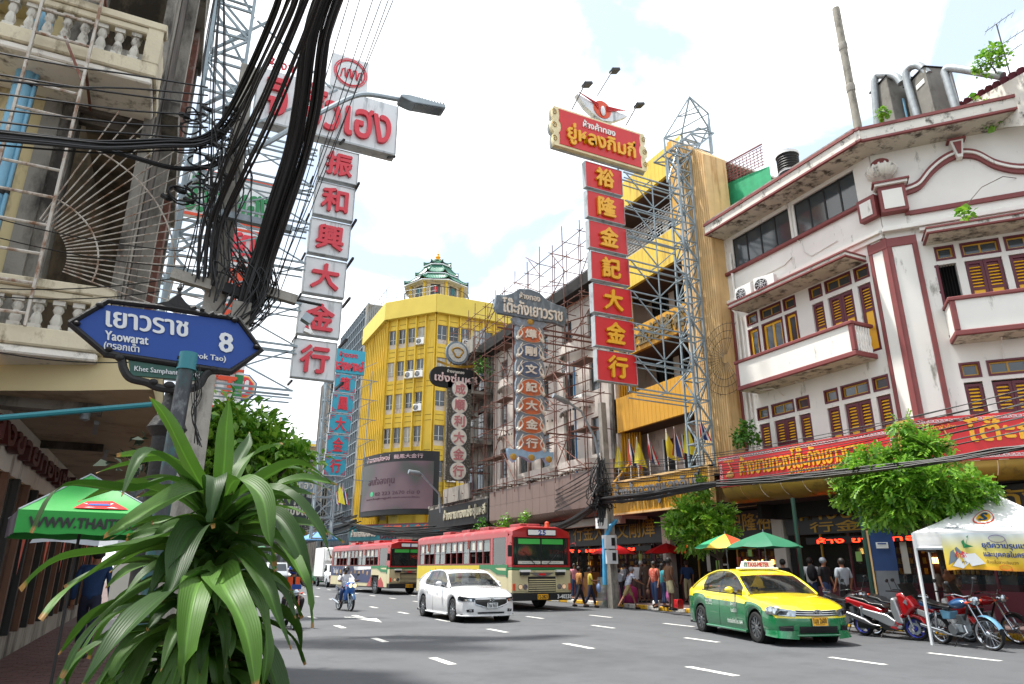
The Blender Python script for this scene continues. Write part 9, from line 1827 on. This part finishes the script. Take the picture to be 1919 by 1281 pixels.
# sack of rubbish, planter, crates, bags on the pavement
def sack(label,loc,m_,s=.5,name='sack',cat='bag',z=0):
 b = B(); rn = random.Random(label); ph = [rn.random()*6 for _ in range(4)]
 b.grid(lambda u,v: ((s*(.75+.25*sin(pi*v))*(1+.08*sin(5*2*pi*u+ph[0])*v) if v < .85 else s*.35)*cos(2*pi*u)*(1-.1*v),(s*(.6+.25*sin(pi*v)) if v < .85 else s*.3)*sin(2*pi*u)*(1+.07*sin(4*2*pi*u+ph[1])),s*1.9*v+.04*s*sin(3*2*pi*u+ph[2])),22,10,flip=False); o = b.build(name,m_); o.location = loc; return tag(o,label,cat)
L_ = gp(1140,1137); bin_ = thing('rubbish_bag_stand','clear plastic rubbish bag full of waste on a stand beside the right pole','rubbish bag',(L_[0]+.1,L_[1]+.2,0)); m_clear = mat('clear_plastic','b9bcb6',.3,var=.1,alpha=.45)
b = B(); b.grid(lambda u,v: ((.42-.06*v+.03*sin(7*2*pi*u))*cos(2*pi*u),(.32+.02*sin(5*2*pi*u))*sin(2*pi*u),1.15*v),24,6); b.build('clear_bag',m_clear,bin_); b = B(); b.tube([(-.38,0,1.15),(.38,0,1.1)],.015,5); b.tube([(.05,-.3,1.1),(.40,-.3,.0)],.015,5); b.box(-.15,.15,-.33,-.3,.98,1.08); b.build('stand',m_mblack,bin_)
rnd = random.Random(9)
for k in range(14): b = B(); b.ball((rnd.uniform(-.22,.22),rnd.uniform(-.15,.15),rnd.uniform(.1,.75)),(rnd.uniform(.08,.14),.1,rnd.uniform(.07,.12)),8,6); b.build('rubbish',(m_pinkbag,m_khaki,m_wht,m_green,m_tarp,m_orp)[k % 6],bin_)
p = gp(1166,1137,0); sack('large pink net sack behind the striped-shirt woman',(p[0]+.2,p[1]+.6,.14),m_pinkbag,.42,'sack'); p = gp(1186,1137,0); sack('bright pink sack right of the striped-shirt woman',(p[0]+.3,p[1]+.6,.14),mat('sack_magenta','a8326a',.5,var=.2),.38,'sack')
p = gp(1152,1130,0); t = thing('potted_plant','leafy green plant in a dark pot between the rubbish bag and the pink sack','plant',(p[0]+.1,p[1]+.3,.14)); b = B(); b.lathe([(.16,0),(.22,.35),(.24,.36),(.2,.36)],14); b.build('pot',m_dark,t); foliage('leaves',[(0,0,.6,.3,.3,.28),(0,.1,.85,.2,.2,.15)],160,.16,m_leaf1,t,.2,.6)
p = gp(1123,1120,.14); b = B(); b.box(-.35,.35,-.3,.3,0,.9); b.box(-.3,.3,-.25,.25,.9,1.15); o = b.build('stacked_crate',mat('carton','9a6a34',.8,var=.15),bev=.02); o.location = (p[0]+.6,p[1]+1.5,.14); tag(o,'brown cartons stacked behind the clear rubbish bag','carton')
for i,(px,py,m_,w,h,lab) in enumerate(((1283,1141,m_mred,.13,.32,'red and blue cool box on the pavement right of the man in brown'),(1240,1137,m_tarp,.08,.22,'white carrier bag on the pavement behind the woman in coral'))): p = gp(px,py,.14); b = B(); b.prism([(-w,0),(w,0),(w*1.1,h*.7),(w*.8,h),(-w*.8,h),(-w*1.1,h*.7)],-.12,.12); o = b.build('bag',m_,bev=.02); o.location = (p[0],p[1]+.3,.14); tag(o,lab,'bag')
def chair(label,loc,rz,m_):
 t = thing('folding_chair',label,'chair',loc,rz,'chairs on the right pavement'); b = B(); b.box(-.2,.2,-.2,.2,.43,.46); b.build('seat',m_,t); b = B(); b.tube([(-.2,.2,.45),(-.2,.26,.9),(.2,.26,.9),(.2,.2,.45)],.012,5); b.box(-.18,.18,.25,.27,.7,.88); b.build('backrest',m_,t)
 for x in (-.19,.19):
  for y in (-.19,.2): b = B(); b.tube([(x,y,.45),(x*1.1,y*1.25,0)],.012,5); b.build('leg',m_steel,t)
chair('grey metal folding chair right of the man in brown',(19.0,20.3,.14),1.3,m_steel); chair('grey chair further right outside the stone-pier shop',(19.2,18.6,.14),1.6,m_steel); chair('red plastic chair beneath the white tent',(17.2,8.0,.14),-.9,m_mred)
t = thing('trestle_table','worn wooden trestle table behind the blue motorcycle','table',(16.4,8.4,0),atan2(dX.y,dX.x)); b = B(); b.box(-.2,1.6,-.3,.3,.82,.87); b.build('table_top',m_pillar,t)
for x in (0,1.4): b = B(); b.beam((x,-.2,0),(x+.08,.2,.82),.04,.04); b.beam((x,.2,0),(x+.08,-.2,.82),.04,.04); b.build('leg',m_steel,t)
p = at(1668,1100,X=16.6); t = thing('bus_stop_panel','leaning blue and grey bus stop panel between the scooters and the tent','sign',(16.7,p.y+.1,.14),-.9); b = B(); b.prism([(-.28,1.3),(.28,1.3),(.28,2.2),(.2,2.4),(0,2.45),(-.2,2.4),(-.28,2.2)],-.03,.03,mat('stop_blue','143a70',.5)); b.box(-.26,.26,-.03,.03,.1,1.3,mat('stop_grey','6c7076',.5)); b.box(-.32,-.28,-.04,.04,0,2.3,m_pillar); b.build('panel',None,t); b = B(); b.box(-.14,.14,-.04,-.03,1.85,2.0,m_signwhite); b.box(-.1,.1,-.045,-.04,1.95,1.98,m_bluesign); b.build('bus_symbol',None,t)
for y,X in ((15.4,17.0),(13.2,17.1)): b = B(); b.tube([(0,0,0),(0,0,3.4)],.06,8); o = b.build('green_post',mat('post_green','163c30',.5)); o.location = (X,y,.14); tag(o,'dark green post on the kerb ' + ('left of the parked scooters' if y > 14 else 'behind the parked scooters'),'post')
